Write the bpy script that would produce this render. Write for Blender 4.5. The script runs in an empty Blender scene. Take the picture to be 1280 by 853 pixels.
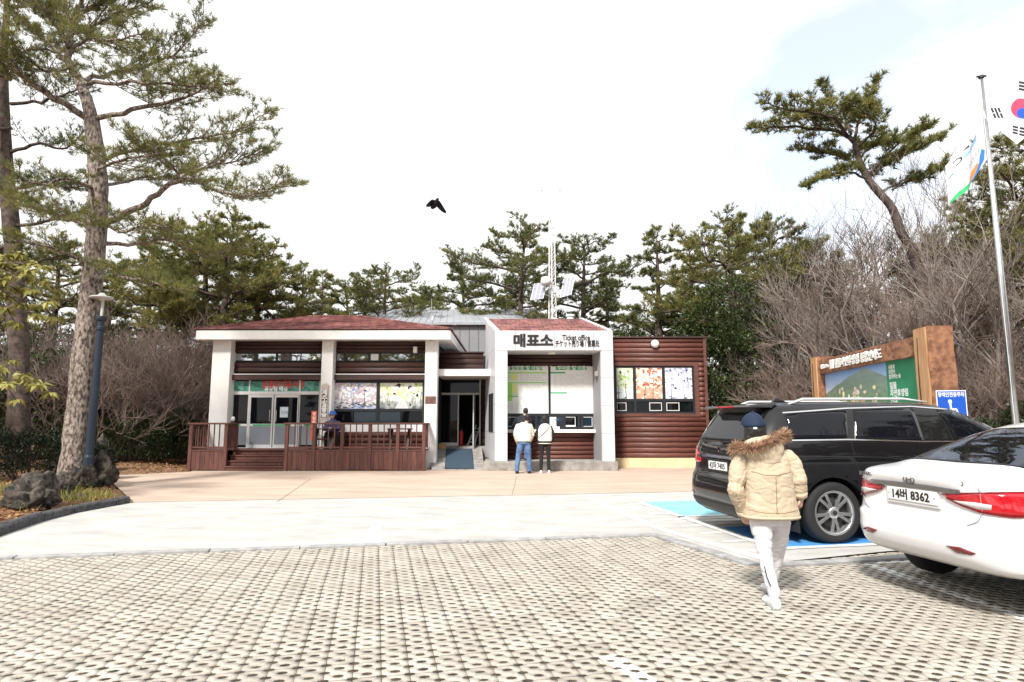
import bpy, bmesh, math, random
import numpy as np
from mathutils import Vector, Matrix, Euler
from mathutils.bvhtree import BVHTree
from mathutils.geometry import delaunay_2d_cdt

scene = bpy.context.scene
COL = scene.collection
R = math.radians
rnd = random.Random(7)

# ------------------------------------------------------------------ camera
CAM_H = 1.5
FPX = 780.0                      # focal length in photo pixels (1280 wide)
PITCH = math.atan((525 - 426.5) / FPX)
cam_d = bpy.data.cameras.new('camera')
cam = bpy.data.objects.new('camera', cam_d)
COL.objects.link(cam)
cam_d.sensor_width = 36.0
cam_d.lens = 36.0 * FPX / 1280.0
cam_d.clip_start = 0.05
cam_d.clip_end = 2000
cam.location = (0, 0, CAM_H)
cam.rotation_euler = (math.pi / 2 + PITCH, 0, 0)
scene.camera = cam

# ------------------------------------------------------------------ sky, sun, exposure
SUN_EL, SUN_AZ = R(46), R(203)       # azimuth clockwise from +Y: behind the camera, a little left
world = bpy.data.worlds.new('World')
scene.world = world
world.use_nodes = True
wt = world.node_tree
wt.nodes.clear()
wo = wt.nodes.new('ShaderNodeOutputWorld')
sky = wt.nodes.new('ShaderNodeTexSky')
sky.sky_type = 'NISHITA'
sky.sun_disc = False
sky.sun_elevation = SUN_EL
sky.sun_rotation = SUN_AZ
b_sky = wt.nodes.new('ShaderNodeBackground')
b_sky.inputs['Strength'].default_value = 0.15
wt.links.new(sky.outputs[0], b_sky.inputs['Color'])
b_cl = wt.nodes.new('ShaderNodeBackground')
b_cl.inputs['Color'].default_value = (1.0, 0.995, 0.985, 1)
b_cl.inputs['Strength'].default_value = 0.58
tc = wt.nodes.new('ShaderNodeTexCoord')
mp = wt.nodes.new('ShaderNodeMapping')
mp.inputs['Location'].default_value = (0.35, 0.2, 0.10)
mp.inputs['Scale'].default_value = (1.0, 1.0, 1.6)
nz = wt.nodes.new('ShaderNodeTexNoise')
nz.inputs['Scale'].default_value = 1.9
nz.inputs['Detail'].default_value = 7
nz.inputs['Roughness'].default_value = 0.55
rp = wt.nodes.new('ShaderNodeValToRGB')
rp.color_ramp.elements[0].position = 0.34
rp.color_ramp.elements[0].color = (0.52, 0.52, 0.52, 1)
rp.color_ramp.elements[1].position = 0.47
rp.color_ramp.elements[1].color = (1, 1, 1, 1)
mx = wt.nodes.new('ShaderNodeMixShader')
wt.links.new(tc.outputs['Generated'], mp.inputs['Vector'])
wt.links.new(mp.outputs[0], nz.inputs['Vector'])
wt.links.new(nz.outputs['Fac'], rp.inputs['Fac'])
wt.links.new(rp.outputs['Color'], mx.inputs['Fac'])
wt.links.new(b_sky.outputs[0], mx.inputs[1])
wt.links.new(b_cl.outputs[0], mx.inputs[2])
wt.links.new(mx.outputs[0], wo.inputs['Surface'])

sun_d = bpy.data.lights.new('sun', 'SUN')
sun_d.energy = 2.6
sun_d.angle = R(8)
sun_d.color = (1.0, 0.95, 0.88)
sun = bpy.data.objects.new('sun', sun_d)
COL.objects.link(sun)
sdir = Vector((math.sin(SUN_AZ) * math.cos(SUN_EL), math.cos(SUN_AZ) * math.cos(SUN_EL), math.sin(SUN_EL)))
sun.rotation_euler = sdir.to_track_quat('Z', 'Y').to_euler()
sun.location = (-8, -12, 30)

vs = scene.view_settings
vs.view_transform = 'Standard'
vs.look = 'None'
vs.gamma = 1.0
vs.use_curve_mapping = False
vs.exposure = 1.15
scene.cycles.max_bounces = 6
scene.cycles.diffuse_bounces = 3
scene.cycles.glossy_bounces = 3
scene.cycles.transparent_max_bounces = 8
scene.cycles.caustics_reflective = False
scene.cycles.caustics_refractive = False

# ------------------------------------------------------------------ pixel helpers (photo pixels, 1280 x 853)
CP, SP = math.cos(PITCH), math.sin(PITCH)
def ray(px, py):
    a = (px - 640.0) / FPX
    b = -(py - 426.5) / FPX
    return Vector((a, CP - SP * b, SP + CP * b))
def gp(px, py, z=0.0):
    d = ray(px, py)
    t = (z - CAM_H) / d.z
    return Vector((d.x * t, d.y * t, z))
def at(px, py, Y):
    d = ray(px, py)
    t = Y / d.y
    return Vector((d.x * t, Y, CAM_H + d.z * t))
def PX(px, Y, py=500):
    return at(px, py, Y).x
def PZ(py, Y):
    return at(640, py, Y).z

# ------------------------------------------------------------------ objects
def tag(o, label=None, cat=None, group=None, kind=None):
    if label: o['label'] = label
    if cat: o['category'] = cat
    if group: o['group'] = group
    if kind: o['kind'] = kind
    return o
def thing(name, label, cat, loc=(0, 0, 0), rz=0.0, group=None):
    o = bpy.data.objects.new(name, None)
    COL.objects.link(o)
    o.empty_display_size = 0.2
    o.location = loc
    o.rotation_euler = (0, 0, rz)
    return tag(o, label, cat, group)
def wloc(o):
    p = Vector((0, 0, 0))
    while o is not None:
        p = p + o.location
        o = o.parent
    return p
def link(name, me, parent=None, loc=None, rot=None):
    o = bpy.data.objects.new(name, me)
    COL.objects.link(o)
    if parent is not None: o.parent = parent
    if loc is not None: o.location = loc
    if rot is not None: o.rotation_euler = rot
    return o
def copy_tree(o, parent=None):
    c = o.copy()
    COL.objects.link(c)
    c.parent = parent
    for ch in o.children:
        copy_tree(ch, c)
    return c
def mesh_np(name, V, F, mat, smooth=False, attr=None):
    """V (n,3) array, F (m,k) array of equal-length faces"""
    V = np.asarray(V, dtype=np.float32); F = np.asarray(F, dtype=np.int32)
    me = bpy.data.meshes.new(name)
    m, k = F.shape
    me.vertices.add(len(V)); me.loops.add(m * k); me.polygons.add(m)
    me.vertices.foreach_set('co', V.ravel())
    me.loops.foreach_set('vertex_index', F.ravel())
    me.polygons.foreach_set('loop_start', np.arange(0, m * k, k, dtype=np.int32))
    if smooth: me.polygons.foreach_set('use_smooth', np.ones(m, dtype=bool))
    if attr is not None:
        a = me.attributes.new('tint', 'FLOAT', 'POINT')
        a.data.foreach_set('value', np.asarray(attr, dtype=np.float32))
    me.update(calc_edges=True)
    if mat: me.materials.append(mat)
    return me

class MB:
    def __init__(s):
        s.v = []; s.f = []
    def add(s, vs_, fs):
        n = len(s.v)
        s.v.extend([tuple(p) for p in vs_])
        s.f.extend([tuple(i + n for i in f) for f in fs])
        return s
    def box(s, x0, x1, y0, y1, z0, z1):
        return s.add([(x0,y0,z0),(x1,y0,z0),(x1,y1,z0),(x0,y1,z0),(x0,y0,z1),(x1,y0,z1),(x1,y1,z1),(x0,y1,z1)],
                     [(0,3,2,1),(4,5,6,7),(0,1,5,4),(1,2,6,5),(2,3,7,6),(3,0,4,7)])
    def hexa(s, p):      # eight corners, order as in box
        return s.add(p, [(0,3,2,1),(4,5,6,7),(0,1,5,4),(1,2,6,5),(2,3,7,6),(3,0,4,7)])
    def bar(s, a, b, w, h, up=(0, 0, 1)):
        a = Vector(a); b = Vector(b); d = (b - a).normalized(); up = Vector(up)
        sx = d.cross(up)
        if sx.length < 1e-4: sx = d.cross(Vector((1, 0, 0)))
        sx.normalize(); u = sx.cross(d).normalized()
        P = []
        for c in (a, b):
            P += [c - sx*w/2 - u*h/2, c + sx*w/2 - u*h/2, c + sx*w/2 + u*h/2, c - sx*w/2 + u*h/2]
        return s.add(P, [(0,3,2,1),(4,5,6,7),(0,1,5,4),(1,2,6,5),(2,3,7,6),(3,0,4,7)])
    def tube(s, pts, rad, n=8, cap=True):
        pts = [Vector(p) for p in pts]
        if not hasattr(rad, '__len__'): rad = [rad] * len(pts)
        V = []; F = []
        up = Vector((0.13, 0.21, 1)).normalized()
        for i, p in enumerate(pts):
            d = (pts[min(i+1, len(pts)-1)] - pts[max(i-1, 0)]).normalized()
            x = d.cross(up)
            if x.length < 1e-3: x = d.cross(Vector((1, 0, 0)))
            x.normalize(); y = d.cross(x)
            for k in range(n):
                a = 2*math.pi*k/n
                V.append(p + (x*math.cos(a) + y*math.sin(a))*rad[i])
        for i in range(len(pts)-1):
            for k in range(n):
                k2 = (k+1) % n
                F.append((i*n+k, i*n+k2, (i+1)*n+k2, (i+1)*n+k))
        if cap:
            F.append(tuple(range(n))[::-1]); F.append(tuple((len(pts)-1)*n+k for k in range(n)))
        # keep normals outward
        F = [f[::-1] for f in F]
        return s.add(V, F)
    def lathe(s, prof, n=24, c=(0,0,0), axis='z'):
        """prof list of (r, h)"""
        V = []; F = []
        for r, h in prof:
            for k in range(n):
                a = 2*math.pi*k/n
                p = (r*math.cos(a), r*math.sin(a), h)
                if axis == 'y': p = (p[0], p[2], p[1])
                if axis == 'x': p = (p[2], p[0], p[1])
                V.append((p[0]+c[0], p[1]+c[1], p[2]+c[2]))
        for i in range(len(prof)-1):
            for k in range(n):
                k2 = (k+1) % n
                f = (i*n+k, i*n+k2, (i+1)*n+k2, (i+1)*n+k)
                F.append(f if axis != 'y' else f[::-1])
        return s.add(V, F)
    def prism(s, poly, a0, a1, axis='z'):
        """extrude a 2D polygon; axis z: (x,y); axis y: (x,z); axis x: (y,z)"""
        def P(u, w, h):
            return (u, w, h) if axis == 'z' else ((u, h, w) if axis == 'y' else (h, u, w))
        n = len(poly)
        V = [P(u, w, a0) for u, w in poly] + [P(u, w, a1) for u, w in poly]
        F = [tuple(range(n))[::-1], tuple(range(n, 2*n))] + [(i, (i+1) % n, n+(i+1) % n, n+i) for i in range(n)]
        return s.add(V, F)
    def sheet(s, poly, z):
        n = len(poly)
        return s.add([(p[0], p[1], z) for p in poly], [tuple(range(n))])
    def build(s, name, mat, parent=None, smooth=False, bevel=0.0, local=False, fix=True):
        off = Vector((0, 0, 0)) if (parent is None or local) else wloc(parent)
        me = bpy.data.meshes.new(name)
        me.from_pydata([(p[0]-off.x, p[1]-off.y, p[2]-off.z) for p in s.v], [], s.f)
        me.materials.append(mat)
        if fix:
            bm = bmesh.new(); bm.from_mesh(me)
            bmesh.ops.recalc_face_normals(bm, faces=bm.faces)
            bm.to_mesh(me); bm.free()
        if smooth:
            for p in me.polygons: p.use_smooth = True
        me.update()
        o = link(name, me, parent)
        if bevel:
            m = o.modifiers.new('bevel', 'BEVEL'); m.width = bevel; m.segments = 2; m.limit_method = 'ANGLE'
        return o
def box(name, mat, parent, x0, x1, y0, y1, z0, z1, bevel=0.0, local=False):
    return MB().box(min(x0,x1), max(x0,x1), min(y0,y1), max(y0,y1), min(z0,z1), max(z0,z1)).build(name, mat, parent, bevel=bevel, local=local)
def struct(o):
    o['kind'] = 'structure'; return o
def evaluated_mesh(o):
    dg = bpy.context.evaluated_depsgraph_get()
    return bpy.data.meshes.new_from_object(o.evaluated_get(dg))
def text(name, s, size, mat, parent, loc, rot=(math.pi/2, 0, 0), depth=0.004, bold=0.0, align='LEFT', sx=1.0, local=True):
    cu = bpy.data.curves.new(name, 'FONT')
    cu.body = s; cu.size = size; cu.extrude = depth; cu.offset = bold; cu.align_x = align
    cu.resolution_u = 2
    t = bpy.data.objects.new(name, cu); COL.objects.link(t)
    bpy.context.view_layer.update()
    me = evaluated_mesh(t)
    bpy.data.objects.remove(t); bpy.data.curves.remove(cu)
    me.materials.clear(); me.materials.append(mat)
    loc = Vector(loc)
    if not local and parent is not None: loc = loc - wloc(parent)
    o = link(name, me, parent, loc, rot)
    o.scale = (sx, 1, 1)
    return o

# ------------------------------------------------------------------ materials
MATS = {}
def _nt(name):
    m = bpy.data.materials.new(name); m.use_nodes = True
    nt = m.node_tree
    bs = nt.nodes['Principled BSDF']
    return m, nt, bs
def N(nt, t, **kw):
    n = nt.nodes.new(t)
    for k, v in kw.items():
        if k in n.inputs: n.inputs[k].default_value = v
        else: setattr(n, k, v)
    return n
def mat(name, col, rough=0.6, metal=0.0, var=0.0, vscale=4.0, bump=0.0, bscale=30.0, spec=0.5, coat=0.0, col2=None, stretch=(1,1,1), coords='Object', detail=6, lo=0.35, hi=0.65, rand=0.0):
    """plain surface: base colour with noise variation, optional bump"""
    if name in MATS: return MATS[name]
    m, nt, bs = _nt(name)
    L = nt.links
    c = tuple(col) + (1,)
    bs.inputs['Base Color'].default_value = c
    bs.inputs['Roughness'].default_value = rough
    bs.inputs['Metallic'].default_value = metal
    bs.inputs['Specular IOR Level'].default_value = spec
    if coat:
        bs.inputs['Coat Weight'].default_value = coat
        bs.inputs['Coat Roughness'].default_value = 0.03
    out = None
    if var or bump or col2:
        t = N(nt, 'ShaderNodeTexCoord'); mpn = N(nt, 'ShaderNodeMapping')
        mpn.inputs['Scale'].default_value = stretch
        L.new(t.outputs[coords], mpn.inputs['Vector'])
    if var or col2:
        n = N(nt, 'ShaderNodeTexNoise', Scale=vscale, Detail=detail, Roughness=0.62)
        L.new(mpn.outputs[0], n.inputs['Vector'])
        r = N(nt, 'ShaderNodeValToRGB')
        if col2 is None: c2 = tuple(x*(1-var) for x in col); c1 = tuple(min(1, x*(1+var*0.6)) for x in col)
        else: c1 = col; c2 = col2
        r.color_ramp.elements[0].position = lo; r.color_ramp.elements[0].color = tuple(c2)+(1,)
        r.color_ramp.elements[1].position = hi; r.color_ramp.elements[1].color = tuple(c1)+(1,)
        L.new(n.outputs['Fac'], r.inputs['Fac'])
        out = r.outputs['Color']
        if rand:
            oi = N(nt, 'ShaderNodeObjectInfo')
            hs = N(nt, 'ShaderNodeHueSaturation')
            mr = N(nt, 'ShaderNodeMapRange'); mr.inputs['To Min'].default_value = 1-rand; mr.inputs['To Max'].default_value = 1+rand
            L.new(oi.outputs['Random'], mr.inputs['Value']); L.new(mr.outputs[0], hs.inputs['Value'])
            L.new(out, hs.inputs['Color']); out = hs.outputs['Color']
        L.new(out, bs.inputs['Base Color'])
    if bump:
        n2 = N(nt, 'ShaderNodeTexNoise', Scale=bscale, Detail=8, Roughness=0.65)
        L.new(mpn.outputs[0], n2.inputs['Vector'])
        bn = N(nt, 'ShaderNodeBump'); bn.inputs['Strength'].default_value = bump; bn.inputs['Distance'].default_value = 0.02
        L.new(n2.outputs['Fac'], bn.inputs['Height']); L.new(bn.outputs[0], bs.inputs['Normal'])
    MATS[name] = m
    return m
def leaf_mat(name, cols, rough=0.6, trans=0.25):
    """foliage: colour picked by the per-clump attribute 'tint'"""
    m, nt, bs = _nt(name)
    L = nt.links
    a = N(nt, 'ShaderNodeAttribute'); a.attribute_name = 'tint'
    oi = N(nt, 'ShaderNodeObjectInfo')
    ad = N(nt, 'ShaderNodeMath'); ad.operation = 'MULTIPLY_ADD'; ad.inputs[1].default_value = 0.25; ad.inputs[2].default_value = -0.125
    L.new(oi.outputs['Random'], ad.inputs[0])
    sm = N(nt, 'ShaderNodeMath'); sm.operation = 'ADD'
    L.new(a.outputs['Fac'], sm.inputs[0]); L.new(ad.outputs[0], sm.inputs[1])
    r = N(nt, 'ShaderNodeValToRGB')
    while len(r.color_ramp.elements) < len(cols): r.color_ramp.elements.new(0.5)
    for i, c in enumerate(cols):
        r.color_ramp.elements[i].position = i/(len(cols)-1); r.color_ramp.elements[i].color = tuple(c)+(1,)
    L.new(sm.outputs[0], r.inputs['Fac'])
    L.new(r.outputs['Color'], bs.inputs['Base Color'])
    bs.inputs['Roughness'].default_value = rough
    bs.inputs['Specular IOR Level'].default_value = 0.3
    if trans:
        tr = N(nt, 'ShaderNodeBsdfTranslucent'); L.new(r.outputs['Color'], tr.inputs['Color'])
        ms = N(nt, 'ShaderNodeMixShader'); ms.inputs['Fac'].default_value = trans
        L.new(bs.outputs[0], ms.inputs[1]); L.new(tr.outputs[0], ms.inputs[2])
        L.new(ms.outputs[0], nt.nodes['Material Output'].inputs['Surface'])
    MATS[name] = m
    return m

M_concrete = mat('pale_concrete', (0.465, 0.46, 0.44), 0.85, var=0.18, vscale=1.3, bump=0.25, bscale=60, detail=10, stretch=(1, 2.2, 1))
M_road = M_concrete
M_fore = mat('pink_paving', (0.50, 0.385, 0.31), 0.85, var=0.18, vscale=1.1, bump=0.2, bscale=50, detail=10, stretch=(0.5, 2, 1))
M_kerbgrey = mat('kerb_concrete', (0.34, 0.34, 0.34), 0.9, var=0.3, vscale=6, bump=0.4, bscale=40)
M_basalt = mat('basalt_kerb', (0.10, 0.10, 0.105), 0.9, col2=(0.03, 0.03, 0.032), vscale=14, bump=0.7, bscale=50)
M_basaltrock = mat('volcanic_rock', (0.14, 0.11, 0.09), 0.95, col2=(0.012, 0.014, 0.013), vscale=7, bump=1.0, bscale=22, lo=0.4, hi=0.68)
M_soil = mat('leaf_litter', (0.30, 0.17, 0.09), 0.95, col2=(0.09, 0.055, 0.035), vscale=16, bump=0.8, bscale=45, lo=0.35, hi=0.6)
M_hole = mat('cell_soil', (0.10, 0.075, 0.045), 0.95, col2=(0.02, 0.017, 0.014), vscale=28, bump=0.9, bscale=70, lo=0.38, hi=0.62)
M_white = mat('white_paint', (0.80, 0.80, 0.79), 0.6, var=0.05, vscale=3)
M_panel = mat('grey_panel', (0.60, 0.60, 0.63), 0.45, var=0.04, vscale=2)
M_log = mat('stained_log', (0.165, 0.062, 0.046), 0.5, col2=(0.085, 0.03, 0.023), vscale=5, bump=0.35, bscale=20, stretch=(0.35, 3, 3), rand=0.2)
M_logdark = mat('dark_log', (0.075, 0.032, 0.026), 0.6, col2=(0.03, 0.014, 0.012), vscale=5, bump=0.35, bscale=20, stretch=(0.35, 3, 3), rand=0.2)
M_deck = mat('deck_wood', (0.14, 0.052, 0.040), 0.65, col2=(0.07, 0.026, 0.02), vscale=5, bump=0.3, bscale=25, stretch=(3, 3, 0.5), rand=0.22)
M_deckh = mat('deck_wood_rail', (0.15, 0.058, 0.046), 0.65, col2=(0.08, 0.03, 0.024), vscale=5, bump=0.3, bscale=25, stretch=(0.5, 3, 3), rand=0.15)
M_dark = mat('dark_frame', (0.014, 0.017, 0.022), 0.45, var=0.15)
M_black = mat('black', (0.010, 0.010, 0.011), 0.5)
M_glass = mat('dark_glass', (0.004, 0.005, 0.007), 0.02, spec=0.3, bump=0.008, bscale=1.2)
M_mirror = mat('mirror_film_glass', (0.55, 0.57, 0.60), 0.02, metal=1.0, bump=0.01, bscale=1.2)
M_blueglass = mat('blue_glass', (0.012, 0.028, 0.045), 0.03, spec=0.5)
M_frostglass = mat('frosted_pane', (0.24, 0.27, 0.31), 0.25)
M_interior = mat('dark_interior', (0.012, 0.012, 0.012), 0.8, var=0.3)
M_alu = mat('aluminium_frame', (0.62, 0.62, 0.62), 0.4, var=0.05)
M_steel = mat('steel', (0.52, 0.54, 0.56), 0.3, metal=0.9, var=0.15, vscale=6)
M_metalroof = mat('metal_roof', (0.33, 0.345, 0.375), 0.45, var=0.08, vscale=2)
M_metalwall = mat('metal_wall', (0.24, 0.245, 0.26), 0.5, var=0.08, vscale=2)
M_stone = mat('plinth_stone', (0.36, 0.34, 0.32), 0.9, col2=(0.20, 0.19, 0.18), vscale=5, bump=0.4, bscale=30)
M_cream = mat('cream_plinth', (0.66, 0.55, 0.34), 0.85, var=0.15, vscale=3)
M_paper = mat('white_print', (0.82, 0.83, 0.82), 0.5)
M_green = mat('green_print', (0.02, 0.36, 0.13), 0.5)
M_lime = mat('lime_print', (0.35, 0.72, 0.16), 0.5)
M_palegreen = mat('pale_green_print', (0.62, 0.82, 0.58), 0.5)
M_yellow = mat('yellow_print', (0.78, 0.80, 0.30), 0.5)
M_grey = mat('grey_print', (0.33, 0.35, 0.36), 0.5)
M_red = mat('red_print', (0.65, 0.04, 0.04), 0.5)
M_ink = mat('black_letter', (0.012, 0.012, 0.014), 0.5)
M_mat = mat('blue_mat', (0.035, 0.065, 0.10), 0.95, var=0.3, vscale=40, bump=0.5, bscale=120)
M_bark = mat('pine_bark', (0.36, 0.305, 0.265), 0.95, col2=(0.06, 0.042, 0.036), vscale=11, bump=1.0, bscale=16, stretch=(1.8, 1.8, 0.8), lo=0.40, hi=0.60)
M_barkdark = mat('dark_bark', (0.13, 0.095, 0.08), 0.95, col2=(0.03, 0.022, 0.02), vscale=6, bump=0.7, bscale=14)
M_twig = mat('bare_twig', (0.30, 0.23, 0.195), 0.9, col2=(0.13, 0.092, 0.08), vscale=2)
M_twigpale = mat('pale_bark', (0.36, 0.31, 0.275), 0.9, col2=(0.18, 0.15, 0.135), vscale=2)
M_needle = leaf_mat('pine_needles', [(0.030, 0.048, 0.020), (0.098, 0.122, 0.040), (0.215, 0.215, 0.062), (0.38, 0.33, 0.11)], 0.5, 0.38)
M_leafdark = leaf_mat('evergreen_leaves', [(0.012, 0.024, 0.009), (0.036, 0.060, 0.020), (0.10, 0.135, 0.04), (0.27, 0.30, 0.10)], 0.4, 0.2)
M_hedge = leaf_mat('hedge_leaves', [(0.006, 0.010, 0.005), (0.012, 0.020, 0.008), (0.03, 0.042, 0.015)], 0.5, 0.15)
M_yleaf = leaf_mat('yellow_green_leaves', [(0.12, 0.125, 0.03), (0.26, 0.25, 0.07), (0.46, 0.42, 0.15)], 0.4, 0.3)
M_dryleaf = leaf_mat('dry_leaves', [(0.13, 0.075, 0.055), (0.22, 0.14, 0.10), (0.32, 0.22, 0.17)], 0.7, 0.3)
M_grass = leaf_mat('bed_grass', [(0.10, 0.12, 0.02), (0.22, 0.22, 0.05), (0.38, 0.33, 0.12)], 0.6, 0.3)

# ================================================================== GROUND
LOT = R(11)
E1 = Vector((math.cos(LOT), math.sin(LOT), 0)); E2 = Vector((-math.sin(LOT), math.cos(LOT), 0))
A0, A1 = gp(160, 628), gp(870, 615)
B0, B1 = gp(0, 697), gp(822, 667)
C1, C2 = gp(950, 705), gp(1110, 689)
def along(p, q, x):
    t = (x - p.x) / (q.x - p.x); return p + (q - p) * t
kerb_px = [(-90, 698.5), (-45, 686), (0, 671), (40, 656), (80, 645), (120, 636), (150, 631.5), (163, 629)]
KERB = [gp(*p) for p in kerb_px]
bed_edge = [gp(163, 629), gp(150, 612), gp(136, 600), gp(150, 594), gp(236, 590)]
ARIGHT = along(A0, A1, 7.6)
road_poly = KERB + [A0 + Vector((.12, -.01, 0))] + [A1, ARIGHT, Vector((12.0, ARIGHT.y + 0.6, 0)), C2 + E1 * 8.0, C2, C1, B1, B0]
o = MB().sheet(road_poly, 0.0).build('concrete_road', M_road, None); struct(o)
fore_poly = [A0 + Vector((.12, -.01, 0))] + bed_edge[1:] + [Vector((-10.2, 24, 0)), Vector((6.5, 24, 0)), Vector((6.7, 20.6, 0)), Vector((7.3, 15.5, 0)), ARIGHT, A1]
o = MB().sheet(fore_poly, 0.0).build('forecourt_paving', M_fore, None); struct(o)

def inside(p, poly):
    x, y = p[0], p[1]; c = False
    n = len(poly)
    for i in range(n):
        a = poly[i]; b = poly[(i+1) % n]
        if (a[1] > y) != (b[1] > y) and x < (b[0]-a[0])*(y-a[1])/(b[1]-a[1]) + a[0]: c = not c
    return c
paved = KERB + bed_edge[1:] + [Vector((-10.2, 24, 0)), Vector((6.5, 24, 0)), Vector((6.7, 20.6, 0)), Vector((7.3, 15.5, 0)), ARIGHT, Vector((12.0, ARIGHT.y+.6, 0)), Vector((12.0, -6, 0)), Vector((-12, -6, 0)), KERB[0]]
def seg_dist(p, poly):
    best = 1e9
    for i in range(len(poly)):
        a = poly[i]; b = poly[(i+1) % len(poly)]
        ax, ay = a[0], a[1]; dx, dy = b[0]-ax, b[1]-ay
        L2 = dx*dx+dy*dy
        t = 0 if L2 == 0 else max(0, min(1, ((p[0]-ax)*dx+(p[1]-ay)*dy)/L2))
        best = min(best, math.hypot(p[0]-ax-dx*t, p[1]-ay-dy*t))
    return best
def ground_h(x, y):
    if inside((x, y), paved): return -0.07
    d = seg_dist((x, y), paved)
    if abs(x) > 60 or y > 80 or y < -40: base = 0.5
    else: base = 0.07 + 0.42*min(1, max(0, d-0.4)/9)
    w = 0.05*math.sin(x*1.7+y*0.6)*math.sin(y*1.3-x*0.4) + 0.02*math.sin(x*5.1)*math.sin(y*4.3)
    return -0.07 + (base+0.07)*min(1, d/0.35) + w*min(1, d/1.5)
gx = [-600, -250, -120, -70] + [-45 + i*1.5 for i in range(15)] + [-22 + 0.4*i for i in range(43)] + [-4 + 2*i for i in range(5)] + [6 + 0.6*i for i in range(24)] + [22, 26, 32, 40, 60, 120, 250, 600]
gy = [-600, -200, -80, -40, -20, -8] + [0 + 0.8*i for i in range(8)] + [6.4 + 0.4*i for i in range(50)] + [27 + 1.5*i for i in range(14)] + [50, 60, 80, 120, 250, 600]
V = np.array([(x, y, ground_h(x, y)) for y in gy for x in gx], dtype=np.float32)
nx = len(gx)
F = np.array([(j*nx+i, j*nx+i+1, (j+1)*nx+i+1, (j+1)*nx+i) for j in range(len(gy)-1) for i in range(nx-1)])
struct(link('ground', mesh_np('ground', V, F, M_soil, smooth=True)))

# ---- black basalt kerb stones round the planting bed
kerb = MB()
kroot = bpy.data.objects.new('stone_kerb', None); COL.objects.link(kroot); kroot.location = KERB[4]; struct(kroot)
def polyline_at(P, s):
    for i in range(len(P)-1):
        L = (P[i+1]-P[i]).length
        if s <= L or i == len(P)-2:
            return P[i] + (P[i+1]-P[i])*(s/L), (P[i+1]-P[i]).normalized()
        s -= L
tot = sum((KERB[i+1]-KERB[i]).length for i in range(len(KERB)-1))
s = 0.0
while s < tot - 0.1:
    L = min(0.75 + rnd.random()*0.35, tot - s)
    pa, da = polyline_at(KERB, s + 0.012); pb, db = polyline_at(KERB, s + L - 0.012)
    na = Vector((-da.y, da.x, 0)); nb = Vector((-db.y, db.x, 0))
    h = 0.115 + rnd.random()*0.02
    m = MB()
    w = 0.17
    secs = []
    for p, n_ in ((pa, na), ((pa+pb)/2, (na+nb).normalized()), (pb, nb)):
        q = [p + n_*0 + Vector((0,0,-0.08)), p + n_*0.004 + Vector((0,0,h-0.025)), p + n_*0.03 + Vector((0,0,h+rnd.uniform(-.004,.006))), p + n_*(w-0.03)+Vector((0,0,h+rnd.uniform(-.004,.006))), p + n_*w + Vector((0,0,h-0.03)), p+n_*w+Vector((0,0,-0.08))]
        secs.append(q)
    Vv = sum(secs, []); k = 6
    Ff = [(i*k+j, i*k+j+1, (i+1)*k+j+1, (i+1)*k+j) for i in range(2) for j in range(k-1)] + [(0,k,k+5,5), (k,2*k,2*k+5,k+5), tuple(range(6)), tuple(range(2*k, 3*k))]
    m.add(Vv, Ff).build('kerb_stone', M_basalt, kroot)
    s += L

# ---- flush grey edging of the concrete slab
eroot = bpy.data.objects.new('concrete_edging', None); COL.objects.link(eroot); eroot.location = B1; struct(eroot)
def edging(p, q, w, seg=1.0):
    L = (q-p).length; d = (q-p)/L; nrm = Vector((d.y, -d.x, 0))
    t = 0
    while t < L - 0.02:
        l = min(seg, L-t)
        a = p + d*(t+0.006); b = p + d*(t+l-0.006)
        hz = 0.008 + rnd.random()*0.008
        m = MB().hexa([a+Vector((0,0,-.1)), a+nrm*w+Vector((0,0,-.1)), b+nrm*w+Vector((0,0,-.1)), b+Vector((0,0,-.1)), a+Vector((0,0,hz)), a+nrm*w+Vector((0,0,hz-.004)), b+nrm*w+Vector((0,0,hz-.004)), b+Vector((0,0,hz))])
        m.build('edging_stone', M_kerbgrey, eroot, bevel=0.006)
        t += l
edging(KERB[0]+Vector((-.1,-.05,0)), B1, 0.10)
edging(B1, C1, 0.15)
edging(C1, C2 + E1*7.5, 0.13)

# ---- painted marks, each a thin sheet above the slab
M_line = mat('road_paint', (0.76, 0.76, 0.75), 0.7, col2=(0.56, 0.555, 0.54), vscale=11, lo=0.40, hi=0.56)
M_bluepaint = mat('blue_bay_paint', (0.03, 0.22, 0.62), 0.75, col2=(0.10, 0.34, 0.66), vscale=5, bump=0.15, lo=0.35, hi=0.62)
M_aqua = mat('aqua_bay_paint', (0.16, 0.50, 0.62), 0.75, col2=(0.30, 0.58, 0.66), vscale=4, lo=0.35, hi=0.65)
def stripe(name, p, q, w, z, m_):
    d = (q-p).normalized(); n_ = Vector((-d.y, d.x, 0))*w/2
    o = MB().sheet([p+n_, p-n_, q-n_, q+n_], z).build(name, m_, None)
    return struct(o)
stripe('painted_line', gp(731, 621), gp(824, 661), 0.14, 0.004, M_line)
stripe('painted_line', gp(824, 661), gp(948, 702)+Vector((.10,.12,0)), 0.14, 0.004, M_line)
K0, K1 = gp(798, 628), gp(962, 684)
stripe('painted_line', K0, K1, 0.12, 0.008, M_line)
stripe('painted_line', gp(471, 651), gp(467, 681), 0.13, 0.004, M_line)
stripe('painted_line', gp(395, 644), gp(540, 646), 0.12, 0.004, M_line)
stripe('painted_line', gp(735, 619.5), gp(735, 619.5)+E1*6, 0.12, 0.004, M_line)
aq = [K0 + E1*.06, gp(848, 645.5)+E1*.06, gp(848, 645.5)+E1*5.0, K0+E1*5.0]
struct(MB().sheet(aq, 0.004).build('aqua_bay_paint', M_aqua, None))
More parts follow.
